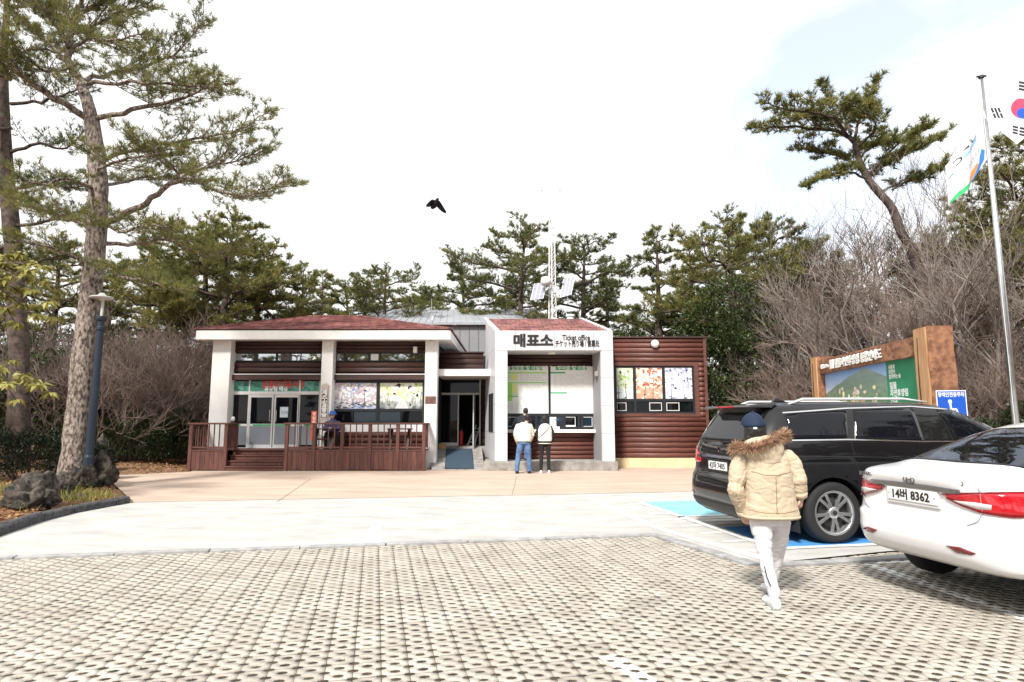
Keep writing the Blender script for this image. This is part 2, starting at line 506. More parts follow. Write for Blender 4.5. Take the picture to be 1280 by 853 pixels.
stripe('painted_line', gp(846, 646.5), gp(846, 646.5)+E1*5, 0.09, 0.008, M_line)
bl = [gp(901, 659.5)+E1*.02, K1+E1*.06-E2*.06, K1+E1*5.2-E2*.06, gp(901, 659.5)+E1*5.2]
struct(MB().sheet(bl, 0.004).build('blue_bay_paint', M_bluepaint, None))
stripe('painted_line', K1-E2*.12, K1-E2*.12+E1*5.2, 0.12, 0.008, M_line)
for i in range(9):        # worn hatching of the access strips
    a = gp(748, 624) + (gp(940, 697)-gp(748, 624))*((i+0.5)/9)
    stripe('hatch_line', a + E1*0.15, a + E1*0.62 + E2*0.05, 0.10, 0.0042, M_line)
M_hatch = mat('worn_hatch_paint', (0.36, 0.30, 0.25), 0.8, col2=(0.62, 0.60, 0.57), vscale=6, stretch=(0.6, 3, 1), lo=0.4, hi=0.6)
for i in range(3):
    a = gp(852, 647.5) + (gp(895, 658)-gp(852, 647.5))*((i+0.5)/3)
    stripe('hatch_line', a + E1*0.10, a + E1*4.9, 0.12, 0.006, M_hatch)
M_joint = mat('paving_joint', (0.22, 0.18, 0.15), 0.95, var=0.3)
stripe('paving_joint', gp(346, 628), gp(388, 599), 0.018, 0.003, M_joint)
stripe('paving_joint', gp(640, 619), gp(646, 596), 0.012, 0.003, M_joint)
stripe('paving_joint', A0+Vector((.1,0,0)), A1, 0.03, 0.003, M_joint)
stripe('paving_joint', A1, ARIGHT, 0.02, 0.003, M_joint)

# ---- grass paver field
turf = bpy.data.objects.new('turf_paving', None); COL.objects.link(turf); struct(turf)
turf_poly = [along(B0, B1, -9.2)+Vector((0,.03,0)), B0, B1, C1, C2, C2+E1*7.8, Vector((11.5, -4, 0)), Vector((-9.2, -4, 0))]
o = MB().sheet(turf_poly, -0.0245).build('cell_soil', M_hole, turf)
def paver_material():
    m, nt, bs = _nt('paver_concrete'); L = nt.links
    g = N(nt, 'ShaderNodeNewGeometry')
    n = N(nt, 'ShaderNodeTexNoise', Scale=2.4, Detail=8, Roughness=0.65); L.new(g.outputs['Position'], n.inputs['Vector'])
    r = N(nt, 'ShaderNodeValToRGB')
    r.color_ramp.elements[0].position = .32; r.color_ramp.elements[0].color = (.375, .345, .30, 1)
    r.color_ramp.elements[1].position = .62; r.color_ramp.elements[1].color = (.505, .475, .425, 1)
    L.new(n.outputs['Fac'], r.inputs['Fac'])
    n3 = N(nt, 'ShaderNodeTexNoise', Scale=55, Detail=6, Roughness=0.7); L.new(g.outputs['Position'], n3.inputs['Vector'])
    r3 = N(nt, 'ShaderNodeValToRGB'); r3.color_ramp.elements[0].position = .3; r3.color_ramp.elements[0].color = (.82,.78,.72,1); r3.color_ramp.elements[1].position=.55; r3.color_ramp.elements[1].color=(1,1,1,1)
    L.new(n3.outputs['Fac'], r3.inputs['Fac'])
    ml = N(nt, 'ShaderNodeMix', data_type='RGBA', blend_type='MULTIPLY'); ml.inputs['Factor'].default_value = 1
    L.new(r.outputs['Color'], ml.inputs[6]); L.new(r3.outputs['Color'], ml.inputs[7])
    oi = N(nt, 'ShaderNodeObjectInfo'); hs = N(nt, 'ShaderNodeHueSaturation')
    mr = N(nt, 'ShaderNodeMapRange'); mr.inputs['To Min'].default_value = .84; mr.inputs['To Max'].default_value = 1.06
    L.new(oi.outputs['Random'], mr.inputs['Value']); L.new(mr.outputs[0], hs.inputs['Value']); L.new(ml.outputs[2], hs.inputs['Color'])
    col = hs.outputs['Color']
    # worn white parking lines painted across the blocks
    sep = N(nt, 'ShaderNodeSeparateXYZ'); L.new(g.outputs['Position'], sep.inputs[0])
    def mth(op, a, b):
        k = N(nt, 'ShaderNodeMath'); k.operation = op
        for i, x in enumerate((a, b)):
            if isinstance(x, float): k.inputs[i].default_value = x
            else: L.new(x, k.inputs[i])
        return k.outputs[0]
    nw = N(nt, 'ShaderNodeTexNoise', Scale=26, Detail=5, Roughness=0.7); L.new(g.outputs['Position'], nw.inputs['Vector'])
    tot_ = None
    for (p, q, w) in [(gp(760, 816), gp(812, 850)+(gp(812,850)-gp(760,816))*0.6, .13), (gp(1086, 703), gp(1300, 776), .13), (gp(1092, 701), gp(1092, 701)+E1*4.5, .12)]:
        d = (q-p); Ln = d.length; d.normalize()
        rx = mth('SUBTRACT', sep.outputs[0], float(p.x)); ry = mth('SUBTRACT', sep.outputs[1], float(p.y))
        cr = mth('ABSOLUTE', mth('SUBTRACT', mth('MULTIPLY', rx, float(d.y)), mth('MULTIPLY', ry, float(d.x))), 0.0)
        al = mth('ADD', mth('MULTIPLY', rx, float(d.x)), mth('MULTIPLY', ry, float(d.y)))
        k = mth('MULTIPLY', mth('LESS_THAN', cr, w/2), mth('MULTIPLY', mth('GREATER_THAN', al, 0.0), mth('LESS_THAN', al, float(Ln))))
        tot_ = k if tot_ is None else mth('MAXIMUM', tot_, k)
    tot_ = mth('MULTIPLY', tot_, mth('GREATER_THAN', nw.outputs['Fac'], 0.34))
    mx_ = N(nt, 'ShaderNodeMix', data_type='RGBA'); L.new(tot_, mx_.inputs['Factor']); L.new(col, mx_.inputs[6]); mx_.inputs[7].default_value = (.82,.82,.81,1)
    L.new(mx_.outputs[2], bs.inputs['Base Color'])
    bs.inputs['Roughness'].default_value = .9
    bn = N(nt, 'ShaderNodeBump'); bn.inputs['Strength'].default_value = .35; bn.inputs['Distance'].default_value = .01
    L.new(n3.outputs['Fac'], bn.inputs['Height']); L.new(bn.outputs[0], bs.inputs['Normal'])
    return m
M_paver = paver_material()
PW, PL = 0.168, 0.244          # one block: two full cells, half cells on its edges
def paver_proto():
    hw, hl = PW/2-0.0018, PL/2-0.0018
    a, b = 0.036, 0.029
    pts = []; edges = []
    def loop(P):
        n0 = len(pts); pts.extend(P)
        edges.extend([(n0+i, n0+(i+1) % len(P)) for i in range(len(P))])
    def arc(cx, cy, a0, a1, n):
        return [(cx+a*math.cos(R(a0+(a1-a0)*i/n)), cy+b*math.sin(R(a0+(a1-a0)*i/n))) for i in range(n+1)]
    out = []
    out += arc(-hw, -hl, 90, 0, 2) + arc(hw, -hl, 180, 90, 2) + arc(hw, 0, 270, 90, 4) + arc(hw, hl, 270, 180, 2) + arc(-hw, hl, 360, 270, 2) + arc(-hw, 0, 90, -90, 4)
    loop(out)
    h1 = [(a*math.cos(2*math.pi*i/8), -PL/4+b*math.sin(2*math.pi*i/8)) for i in range(8)]
    h2 = [(x, y+PL/2) for x, y in h1]
    nO = len(out)
    loop(h1); loop(h2)
    r = delaunay_2d_cdt([Vector(p) for p in pts], edges, [], 0, 1e-6)
    vs2, fs2 = r[0], r[2]
    keep = []
    for f in fs2:
        c = (sum(vs2[i].x for i in f)/len(f), sum(vs2[i].y for i in f)/len(f))
        if not inside(c, out): continue
        if inside(c, h1) or inside(c, h2): continue
        keep.append(tuple(f) if len(f) == 3 else tuple(f[:3]))
    n = len(vs2)
    V = [(v.x, v.y, 0) for v in vs2] + [(v.x, v.y, -0.045) for v in vs2]
    F = list(keep)
    idx = {}
    rng = [list(range(0, nO)), list(range(nO, nO+8)), list(range(nO+8, nO+16))]
    for li, rg in enumerate(rng):
        for i in range(len(rg)):
            p, q = rg[i], rg[(i+1) % len(rg)]
            if li == 0: F += [(p, p+n, q+n), (p, q+n, q)]
            else: F += [(p, q, q+n), (p, q+n, p+n)]
    return np.array(V, dtype=np.float32), np.array(F)
pV, pF = paver_proto()
# outward-facing top
_a, _b, _c = pV[pF[0][0]], pV[pF[0][1]], pV[pF[0][2]]
if np.cross(_b-_a, _c-_a)[2] < 0: pF = pF[:, ::-1]
paver_me = mesh_np('paver_block', pV, pF, M_paver)
cells = []
org = gp(458.5, 853)
th = R(12.2)
f1 = Vector((math.cos(th), math.sin(th), 0)); f2 = Vector((-math.sin(th), math.cos(th), 0))
tp = [(p.x, p.y) for p in turf_poly]
for i in range(-70, 70):
    for j in range(-14, 36):
        c = org + f1*(i*PW) + f2*((j + (0.5 if i % 2 else 0.0)*0)*PL)
        if c.y < 0.3 or abs(c.x) > 0.86*c.y + 1.6: continue
        if inside((c.x, c.y), tp) or seg_dist((c.x, c.y), tp) < 0.12:
            cells.append(c)
def vis_size(c):
    d = Vector((c.x, c.y, -0.02)) - cam.location
    yy = d.y*CP + d.z*SP; zz = -d.y*SP + d.z*CP
    py = 426.5 - FPX*zz/yy; px = 640 + FPX*c.x/yy
    return -1 if (py > 858 or px < -15 or px > 1295) else 1/d.length
cells.sort(key=lambda c: -vis_size(c))
rest_v = []; rest_f = []; k = 0
for i, c in enumerate(cells):
    z = -0.018 + rnd.uniform(-.0025, .003); a = th + rnd.uniform(-.012, .012)
    tx, ty = rnd.uniform(-.008, .008), rnd.uniform(-.010, .010)
    if i < 300:
        b_ = link('paver_block', paver_me, turf, (c.x, c.y, z), (tx, ty, a))
    else:
        q = pV.copy()
        x = q[:,0]*math.cos(a) - q[:,1]*math.sin(a); y = q[:,0]*math.sin(a) + q[:,1]*math.cos(a)
        q[:,2] += z + q[:,1]*tx - q[:,0]*ty
        q[:,0] = x + c.x; q[:,1] = y + c.y
        rest_v.append(q); rest_f.append(pF + k*len(pV)); k += 1
o = link('paver_block_field', mesh_np('paver_block_field', np.concatenate(rest_v), np.concatenate(rest_f), M_paver), turf); o['kind'] = 'stuff'

# dry weeds standing in some of the cells
wv = []; wt_ = []
wr = random.Random(71)
for c in cells:
    if c.y > 8.5: continue
    for (u, v) in ((0, -PL/4), (0, PL/4), (PW/2, 0)):
        if wr.random() > .14: continue
        b = c + f1*(u+wr.gauss(0, .008)) + f2*(v+wr.gauss(0, .007))
        for k in range(wr.randint(2, 6)):
            a = wr.random()*6.28; L_ = wr.uniform(.008, .026); q = Vector((math.cos(a), math.sin(a), 0))
            p0 = Vector((b.x+wr.gauss(0, .012), b.y+wr.gauss(0, .010), -.0236)); sd = Vector((-q.y, q.x, 0))*.0022
            tip = p0 + q*L_*wr.uniform(.4, 1.2) + Vector((0, 0, L_))
            wv += [tuple(p0-sd), tuple(p0+sd), tuple(tip)]; t_ = wr.random(); wt_ += [t_]*3
M_weed = leaf_mat('dry_weeds', [(.07, .08, .02), (.17, .15, .06), (.30, .24, .12)], .8, .2)
o = link('cell_weeds', mesh_np('cell_weeds', wv, np.arange(len(wv)).reshape(-1, 3), M_weed, False, wt_), turf); o['kind'] = 'stuff'

# ================================================================== BUILDINGS
def fr(px0, py0, px1, py1, Y, ref=500):
    return PX(px0, Y, ref), PX(px1, Y, ref), PZ(max(py0, py1), Y), PZ(min(py0, py1), Y)
def pbox(name, m_, parent, px0, py0, px1, py1, Y, depth, bevel=0.0, back=0.0):
    x0, x1, z0, z1 = fr(px0, py0, px1, py1, Y)
    return box(name, m_, parent, x0, x1, Y, Y + depth, z0, z1, bevel)
_logcache = {}
def logs(parent, x0, x1, z0, z1, Y, n, m_=None, bulge=0.05, seg=7):
    """a stack of round-faced logs, each an object; front of the log proud of Y"""
    m_ = m_ or M_log
    h = (z1-z0)/n; L = x1-x0
    key = (round(L, 3), round(h, 4), m_.name)
    if key not in _logcache:
        V = []; F = []
        for x in (-L/2, L/2):
            for i in range(seg+1):
                a = math.pi*i/seg
                V.append((x, -bulge*math.sin(a)**0.8, -h*0.485*math.cos(a)))
            V.append((x, 0.06, h*0.485)); V.append((x, 0.06, -h*0.485))
        k = seg+3
        F = [(i, i+1, k+i+1, k+i) for i in range(k-1)] + [(k-1, 0, k, 2*k-1)] + [tuple(range(k))[::-1], tuple(range(k, 2*k))]
        me = bpy.data.meshes.new('log'); me.from_pydata(V, [], F); me.materials.append(m_)
        bm = bmesh.new(); bm.from_mesh(me); bmesh.ops.recalc_face_normals(bm, faces=bm.faces); bm.to_mesh(me); bm.free()
        for p in me.polygons: p.use_smooth = len(p.vertices) == 4
        me.update()
        _logcache[key] = me
    off = wloc(parent)
    for i in range(n):
        link('log', _logcache[key], parent, Vector(((x0+x1)/2, Y + rnd.uniform(-.004, .004), z0 + h*(i+.5))) - off)
def shingle_material():
    m, nt, bs = _nt('red_shingle'); L = nt.links
    t = N(nt, 'ShaderNodeTexCoord')
    b = N(nt, 'ShaderNodeTexBrick', Scale=1.0); b.inputs['Color1'].default_value = (.31,.145,.135,1); b.inputs['Color2'].default_value = (.195,.08,.078,1); b.inputs['Mortar'].default_value = (.10,.042,.042,1)
    b.inputs['Mortar Size'].default_value = .012; b.inputs['Brick Width'].default_value = .30; b.inputs['Row Height'].default_value = .60; b.inputs['Bias'].default_value = 0.0
    L.new(t.outputs['Object'], b.inputs['Vector'])
    n = N(nt, 'ShaderNodeTexNoise', Scale=3.0, Detail=6); L.new(t.outputs['Object'], n.inputs['Vector'])
    r = N(nt, 'ShaderNodeValToRGB'); r.color_ramp.elements[0].position=.3; r.color_ramp.elements[0].color=(.6,.6,.6,1); r.color_ramp.elements[1].position=.65; r.color_ramp.elements[1].color=(1.25,1.2,1.2,1)
    L.new(n.outputs['Fac'], r.inputs['Fac'])
    ml = N(nt, 'ShaderNodeMix', data_type='RGBA', blend_type='MULTIPLY'); ml.inputs['Factor'].default_value = 1
    L.new(b.outputs['Color'], ml.inputs[6]); L.new(r.outputs['Color'], ml.inputs[7]); L.new(ml.outputs[2], bs.inputs['Base Color'])
    bs.inputs['Roughness'].default_value = .9
    n2 = N(nt, 'ShaderNodeTexNoise', Scale=60, Detail=4); L.new(t.outputs['Object'], n2.inputs['Vector'])
    bn = N(nt, 'ShaderNodeBump'); bn.inputs['Strength'].default_value=.5; bn.inputs['Distance'].default_value=.01; L.new(n2.outputs['Fac'], bn.inputs['Height']); L.new(bn.outputs[0], bs.inputs['Normal'])
    return m
M_shingle = shingle_material()
def shingle_slope(name, a, b, c, d, courses, parent, tab=0.30):
    """slope with eave edge a-b and upper edge d-c, laid in overlapping courses of uneven tabs"""
    a, b, c, d = map(Vector, (a, b, c, d))
    nrm = (b-a).cross(d-a).normalized()
    if nrm.z < 0: nrm = -nrm
    m = MB()
    for i in range(courses):
        t0, t1 = i/courses, min(1.0, (i+1.22)/courses)
        p0, p1 = a.lerp(d, t0), b.lerp(c, t0); q0, q1 = a.lerp(d, t1), b.lerp(c, t1)
        w = (p1-p0).length
        k = max(1, int(w/tab))
        for j in range(k):
            sh = (i % 2)*0.5/k
            s0 = min(1, max(0, j/k + sh - 0.5/k)); s1 = min(1, max(0, (j+1)/k + sh - 0.5/k + (1 if j == k-1 else 0)))
            lift = 0.022 + rnd.random()*0.016
            P = [p0.lerp(p1, s0), p0.lerp(p1, s1), q0.lerp(q1, s1), q0.lerp(q1, s0)]
            up = [P[0]+nrm*lift, P[1]+nrm*lift, P[2]+nrm*0.006, P[3]+nrm*0.006]
            m.add([P[0], P[1]] + up, [(0,1,3,2), (2,3,4,5)])
    m.add([a, b, c, d], [(0,1,2,3)])
    return m.build(name, M_shingle, parent)

# picture-print materials --------------------------------------------------
def print_mat(name, ramp, scale=6.0, seed=0.0, grad=None, rough=0.12):
    m, nt, bs = _nt(name); L = nt.links
    t = N(nt, 'ShaderNodeTexCoord'); mp_ = N(nt, 'ShaderNodeMapping'); mp_.inputs['Location'].default_value = (seed, seed*.7, seed*.3)
    L.new(t.outputs['Generated'], mp_.inputs['Vector'])
    n = N(nt, 'ShaderNodeTexNoise', Scale=scale, Detail=9, Roughness=.72); L.new(mp_.outputs[0], n.inputs['Vector'])
    fac = n.outputs['Fac']
    if grad:
        sp = N(nt, 'ShaderNodeSeparateXYZ'); L.new(t.outputs['Generated'], sp.inputs[0])
        k = N(nt, 'ShaderNodeMath'); k.operation = 'MULTIPLY_ADD'; L.new(sp.outputs[2], k.inputs[0]); k.inputs[1].default_value = grad; L.new(fac, k.inputs[2])
        k2 = N(nt, 'ShaderNodeMath'); k2.operation = 'ADD'; L.new(k.outputs[0], k2.inputs[0]); k2.inputs[1].default_value = -grad/2; fac = k2.outputs[0]
    r = N(nt, 'ShaderNodeValToRGB')
    while len(r.color_ramp.elements) < len(ramp): r.color_ramp.elements.new(.5)
    for e, (p, c) in zip(r.color_ramp.elements, ramp): e.position = p; e.color = tuple(c)+(1,)
    L.new(fac, r.inputs['Fac']); L.new(r.outputs['Color'], bs.inputs['Base Color'])
    bs.inputs['Roughness'].default_value = rough
    return m
P_blossom = print_mat('blossom_print', [(.30,(.05,.06,.09)),(.42,(.55,.40,.50)),(.52,(.82,.80,.78)),(.60,(.30,.42,.80)),(.75,(.86,.85,.84))], 4, 1.3)
P_path = print_mat('forest_path_print', [(.25,(.08,.10,.10)),(.38,(.45,.47,.50)),(.50,(.72,.72,.66)),(.62,(.66,.76,.42)),(.8,(.85,.88,.66))], 2.5, 4.1, .5)
P_spring = print_mat('spring_print', [(.3,(.05,.16,.04)),(.42,(.25,.45,.16)),(.52,(.72,.84,.60)),(.62,(.82,.86,.90))], 3.2, 2.2, -.3)
P_autumn = print_mat('autumn_print', [(.30,(.10,.05,.04)),(.42,(.62,.24,.16)),(.50,(.85,.58,.46)),(.62,(.88,.84,.78)),(.75,(.72,.45,.22))], 3.0, 6.0)
P_winter = print_mat('winter_print', [(.32,(.04,.05,.12)),(.44,(.38,.42,.66)),(.52,(.80,.82,.90)),(.7,(.86,.87,.90))], 3.0, 8.4)
P_banner = print_mat('landscape_banner', [(.3,(.01,.05,.05)),(.45,(.03,.17,.12)),(.55,(.10,.34,.26)),(.66,(.25,.45,.60)),(.78,(.70,.74,.80))], 3, 3.3)


_pr = random.Random(17)
def blotches(name, parent, x0, x1, z0, z1, y, n, size, cols, zone=(0, 1, 0, 1), tall=1.0, lay=.0008):
    """flat printed shapes on a picture: one mesh per colour"""
    for ci, c in enumerate(cols):
        m_ = mat('print_%02d%02d%02d' % tuple(int(q*99) for q in c), c, .35)
        m = MB()
        for i in range(n//len(cols)):
            u = _pr.uniform(zone[0], zone[1]); v = _pr.uniform(zone[2], zone[3])
            s_ = size*_pr.uniform(.4, 1.3); cx = x0+(x1-x0)*u; cz = z0+(z1-z0)*v
            k = 7; a0 = _pr.random()*6
            P = []
            for q in range(k):
                rr_ = s_*_pr.uniform(.55, 1.1)
                P.append((min(x1-.01, max(x0+.01, cx+rr_*math.cos(a0+2*math.pi*q/k))), min(z1-.01, max(z0+.01, cz+rr_*tall*math.sin(a0+2*math.pi*q/k)))))
            yy = y-.001-lay*(ci+1)-.00015*(i % 9)
            m.add([(px_, yy, pz_) for px_, pz_ in P], [tuple(range(k))])
        m.build(name, m_, parent, fix=False)['kind'] = 'stuff'
def strokes(name, parent, y, segs, col):
    m_ = mat('print_%02d%02d%02d' % tuple(int(q*99) for q in col), col, .35)
    m = MB()
    for (xa, za, xb, zb_, wa, wb) in segs:
        m.add([(xa-wa, y-.006, za), (xa+wa, y-.006, za), (xb+wb, y-.006, zb_), (xb-wb, y-.006, zb_)], [(0, 1, 2, 3)])
    m.build(name, m_, parent, fix=False)['kind'] = 'stuff'
def poster(pic, kind, x0, x1, z0, z1, y):
    W, H = x1-x0, z1-z0
    def tree_strokes(n, zb, zt, w, col, lo=.0, hi=1.0):
        S = []
        for i in range(n):
            u = lo+(hi-lo)*(i+.5+_pr.uniform(-.35, .35))/n; xa = x0+W*u; xb = min(x1-.03, max(x0+.03, xa+_pr.uniform(-.08, .08)*W)); S.append((xa, z0+H*zb, xb, z0+H*(zt+_pr.uniform(-.1, .1)), w, w*.4))
        strokes('printed_trunks', pic, y, S, col)
    if kind == 'blossom':
        blotches('printed_sky', pic, x0, x1, z0, z1, y, 14, .22, [(.25, .42, .80)], (.35, .75, .55, .95))
        tree_strokes(3, .12, .7, .012, (.10, .08, .08))
        blotches('printed_blossom', pic, x0, x1, z0, z1, y, 320, .06, [(.86, .82, .84), (.74, .56, .64), (.55, .47, .52), (.88, .88, .86)], (0, 1, .22, 1))
        blotches('printed_ground', pic, x0, x1, z0, z1, y, 90, .06, [(.06, .09, .10), (.70, .70, .68), (.20, .22, .32)], (0, 1, 0, .25), .5, .0012)
    elif kind == 'path':
        blotches('printed_foliage', pic, x0, x1, z0, z1, y, 260, .09, [(.74, .80, .50), (.84, .86, .68), (.62, .72, .36), (.86, .87, .80)], (0, 1, .35, 1))
        blotches('printed_shade', pic, x0, x1, z0, z1, y, 120, .07, [(.10, .13, .13), (.28, .31, .32), (.45, .48, .46)], (0, .36, .08, .55), 1.2)
        blotches('printed_shade', pic, x0, x1, z0, z1, y, 120, .07, [(.10, .13, .13), (.28, .31, .32), (.45, .48, .46)], (.62, 1, .08, .58), 1.2)
        tree_strokes(3, .15, .8, .010, (.16, .16, .15), 0, .32); tree_strokes(3, .15, .8, .010, (.16, .16, .15), .7, 1)
        strokes('printed_path', pic, y-.002, [((x0+x1)/2+.02*W, z0+.01, (x0+x1)/2+.03*W, z0+H*.42, .17*W, .03)], (.72, .71, .73))
    else:
        cols = {'spring': [(.10, .26, .06), (.30, .50, .18), (.55, .72, .35), (.78, .86, .66)], 'autumn': [(.62, .20, .13), (.82, .46, .34), (.84, .66, .50), (.48, .14, .10), (.86, .80, .70)], 'winter': [(.10, .11, .26), (.40, .44, .68), (.72, .75, .88), (.86, .87, .92)]}[kind]
        tree_strokes(2, .0, .7, .014, (.14, .08, .07) if kind != 'winter' else (.10, .11, .2))
        blotches('printed_foliage', pic, x0, x1, z0, z1, y, 240, .07, cols, (0, 1, .34, 1))
        low = {'spring': [(.80, .86, .88), (.66, .78, .80)], 'autumn': [(.72, .40, .30), (.60, .34, .22)], 'winter': [(.86, .88, .93), (.76, .78, .88)]}[kind]
        blotches('printed_ground', pic, x0, x1, z0, z1, y, 60, .10, low, (0, 1, 0, .36), .5, .0016)

# ---------------------------------------------------------------- pavilion (left)
YF, YC, YW = 19.3, 19.65, 20.0          # fascia, columns, wall
pav = thing('visitor_pavilion', 'visitor pavilion with red hip roof, white columns and brown log bands', 'building', (PX(404, YW), YW, 0))
xL, xR = PX(262, YC), PX(546, YC)
zF0, zF1 = PZ(424.5, YF), PZ(413, YF)
xfl, xfr = PX(245, YF, 418), PX(563, YF, 418)
YB = 27.0
# white eave fascia, soffit, roof
m = MB().box(xfl, xfr, YF, YF+.16, zF0, zF1).box(xfl, xfl+.16, YF+.16, YB, zF0, zF1).box(xfr-.16, xfr, YF+.16, YB, zF0, zF1)
m.build('fascia', M_white, pav, bevel=.008)
box('gutter_strip', M_dark, pav, xfl-.01, xfr+.01, YF-.012, YF+.10, zF1+.002, zF1+.03)
box('soffit', M_white, pav, xfl+.16, xfr-.16, YF+.16, YB, zF0+.03, zF0+.06)
Yr = (YF+YB)/2 + .15
zr = PZ(396.5, Yr)
rl, rr = at(385, 397, Yr).x, at(455, 397, Yr).x
ze = zF1 + .03
roof = bpy.data.objects.new('roof', None); COL.objects.link(roof); roof.parent = pav
e0, e1, e2, e3 = (xfl-.03, YF-.03, ze), (xfr+.03, YF-.03, ze), (xfr+.03, YB, ze), (xfl-.03, YB, ze)
r0, r1 = (rl, Yr, zr), (rr, Yr, zr)
shingle_slope('shingle_slope', e0, e1, r1, r0, 20, roof)
shingle_slope('shingle_slope', e3, e0, r0, r0, 16, roof)
shingle_slope('shingle_slope', e1, e2, r1, r1, 16, roof)
shingle_slope('shingle_slope', e2, e3, r0, r1, 16, roof)
hc = MB()
for a, b in ((e0, r0), (e1, r1), (r0, r1)): hc.bar(Vector(a)+Vector((0,0,.03)), Vector(b)+Vector((0,0,.03)), .16, .04)
hc.build('ridge_cap', M_shingle, roof)
# columns
ZD = 0.61                                # deck height
for a, b, zb in ((262, 285, ZD), (400, 414.5, ZD), (530.5, 546, 0.0)):
    x0, x1 = PX(a, YC), PX(b, YC)
    c = box('column', M_white, pav, x0, x1, YC, YC+(x1-x0)*0.95, zb, zF0+.04, bevel=.012)
    if a > 300: MB().lathe([(.0,-.03),(.10,-.03),(.10,.0),(.075,.015),(.0,.015)], 16, ((x0+x1)/2, YC-.012, PZ(430.5, YC)), 'y').build('rosette', M_white, c)
box('stained_panel', mat('brown_panel', (.20,.085,.07), .7, col2=(.09,.05,.05), vscale=9), pav, PX(531.5,YC), PX(545,YC), YC-.012, YC, PZ(505,YC), PZ(495.5,YC))
# wall backing
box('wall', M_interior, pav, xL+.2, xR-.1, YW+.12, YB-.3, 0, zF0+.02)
def bay(px0, px1):
    x0, x1 = PX(px0, YW), PX(px1, YW)
    logs(pav, x0, x1, PZ(441, YW), zF0+.02, YW, 3, M_logdark)  # eave shade on the top courses is put into a darker wood colour
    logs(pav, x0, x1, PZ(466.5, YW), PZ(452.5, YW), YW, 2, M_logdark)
    return x0, x1
b1 = bay(284, 400); b2 = bay(414.5, 531)
# high strip windows, each pane its own
def strip_window(cuts, py0, py1, Y, lite=()):
    w = thing_part('strip_window', pav)
    x0, x1, z0, z1 = fr(cuts[0], py0, cuts[-1], py1, Y)
    m = MB().box(x0, x1, Y+.02, Y+.10, z1-.035, z1).box(x0, x1, Y+.02, Y+.10, z0, z0+.035)
    for c in cuts: m.box(PX(c,Y)-.035, PX(c,Y)+.035, Y+.021, Y+.101, z0+.036, z1-.036)
    m.build('frame', M_dark, w)
    for i in range(len(cuts)-1):
        box('pane', M_paper if i in lite else M_mirror, w, PX(cuts[i],Y)+.036, PX(cuts[i+1],Y)-.036, Y+.05, Y+.07, z0+.036, z1-.036)
def thing_part(name, parent):
    o = bpy.data.objects.new(name, None); COL.objects.link(o); o.parent = parent; return o
strip_window([287, 343, 400], 441, 452, YW)
strip_window([415, 429, 460, 473, 531], 441, 452, YW, lite=(2,))
# awning cassettes
for a, b in ((280, 400), (414.5, 531)):
    x0, x1, z0, z1 = fr(a, 466.8, b, 475, YW-.16)
    aw = MB().box(x0, x1, YW-.16, YW+.02, z0, z1-.05).build('awning_cassette', M_logdark, pav, bevel=.01)
    box('trim', M_alu, aw, x0, x1, YW-.175, YW-.13, z1-.045, z1-.015)
# storefront
sf = thing_part('storefront', pav)
Y = YW+.03
x0, x1 = PX(285, Y), PX(400, Y)
zt, zb = PZ(475, Y), ZD
cuts = [285.5, 311.5, 342.5, 374.5, 399.5]
mull = MB()
for c, w in zip((286, 311.5, 374.5, 399.5), (.03, .045, .045, .03)): box('mullion', M_alu, sf, PX(c,Y)-w/2, PX(c,Y)+w/2, Y-.03, Y+.05, zb, zt)
pass
MB().box(x0+.015, x1-.015, Y-.04, Y+.05, PZ(493.5, Y), PZ(489.5, Y)).build('transom_bar', M_alu, sf)
for a, b in ((287, 311), (312, 374), (375, 399)):
    box('banner', P_banner, sf, PX(a,Y)+.02, PX(b,Y)-.02, Y-.005, Y+.01, PZ(489.3,Y), PZ(476.5,Y))
text('banner_lettering', '절물휴게음식점', .27, M_red, sf, (PX(326,Y), Y-.008, PZ(484.5,Y)), bold=.006, local=False, sx=.8)
text('banner_lettering', '휴양림 매점', .17, M_paper, sf, (PX(330,Y), Y-.008, PZ(488.5,Y)), bold=.004, local=False, sx=.9)
for i in range(4):
    a, b = cuts[i], cuts[i+1]
    yy = Y + (.02 if i in (0, 3) else -.012)
    g = box('pane', M_glass, sf, PX(a,Y)+.03, PX(b,Y)-.03, yy, yy+.012, PZ(530,Y), PZ(494,Y))
    g2 = box('frosted_pane', M_frostglass, sf, PX(a,Y)+.03, PX(b,Y)-.03, yy, yy+.012, zb+.10, PZ(533,Y))
    bd = box('film_band', M_paper, sf, PX(a,Y)+.03, PX(b,Y)-.03, yy-.002, yy+.012, PZ(533,Y)+.002, PZ(530,Y)-.002)
    box('green_film', M_green, bd, PX(a,Y)+.06+.1*(i % 2), PX(b,Y)-.06-.18*((i+1) % 2), yy-.006, yy-.0025, PZ(532.6,Y), PZ(530.6,Y))
for i in (1, 2):
    a, b = cuts[i], cuts[i+1]
    xa, xb = PX(a,Y)+.024, PX(b,Y)-.002
    m = MB()
    m.box(xa, xa+.05, Y-.03, Y+.0, zb+.02, PZ(493.6,Y)).box(xb-.05, xb, Y-.03, Y+.0, zb+.02, PZ(493.6,Y))
    m.box(xa+.05, xb-.05, Y-.028, Y-.001, zb+.02, zb+.11).box(xa+.05, xb-.05, Y-.028, Y-.001, PZ(497,Y), PZ(493.6,Y))
    d = m.build('door_frame', M_alu, sf)
    xx = xb-.09 if i == 1 else xa+.09
    MB().tube([(xx, Y-.06, PZ(527,Y)), (xx, Y-.06, PZ(513,Y))], .014, 8).build('handle', M_steel, d)
box('door_sill', M_alu, sf, x0, x1, Y-.08, Y+.06, zb+.001, zb+.02)
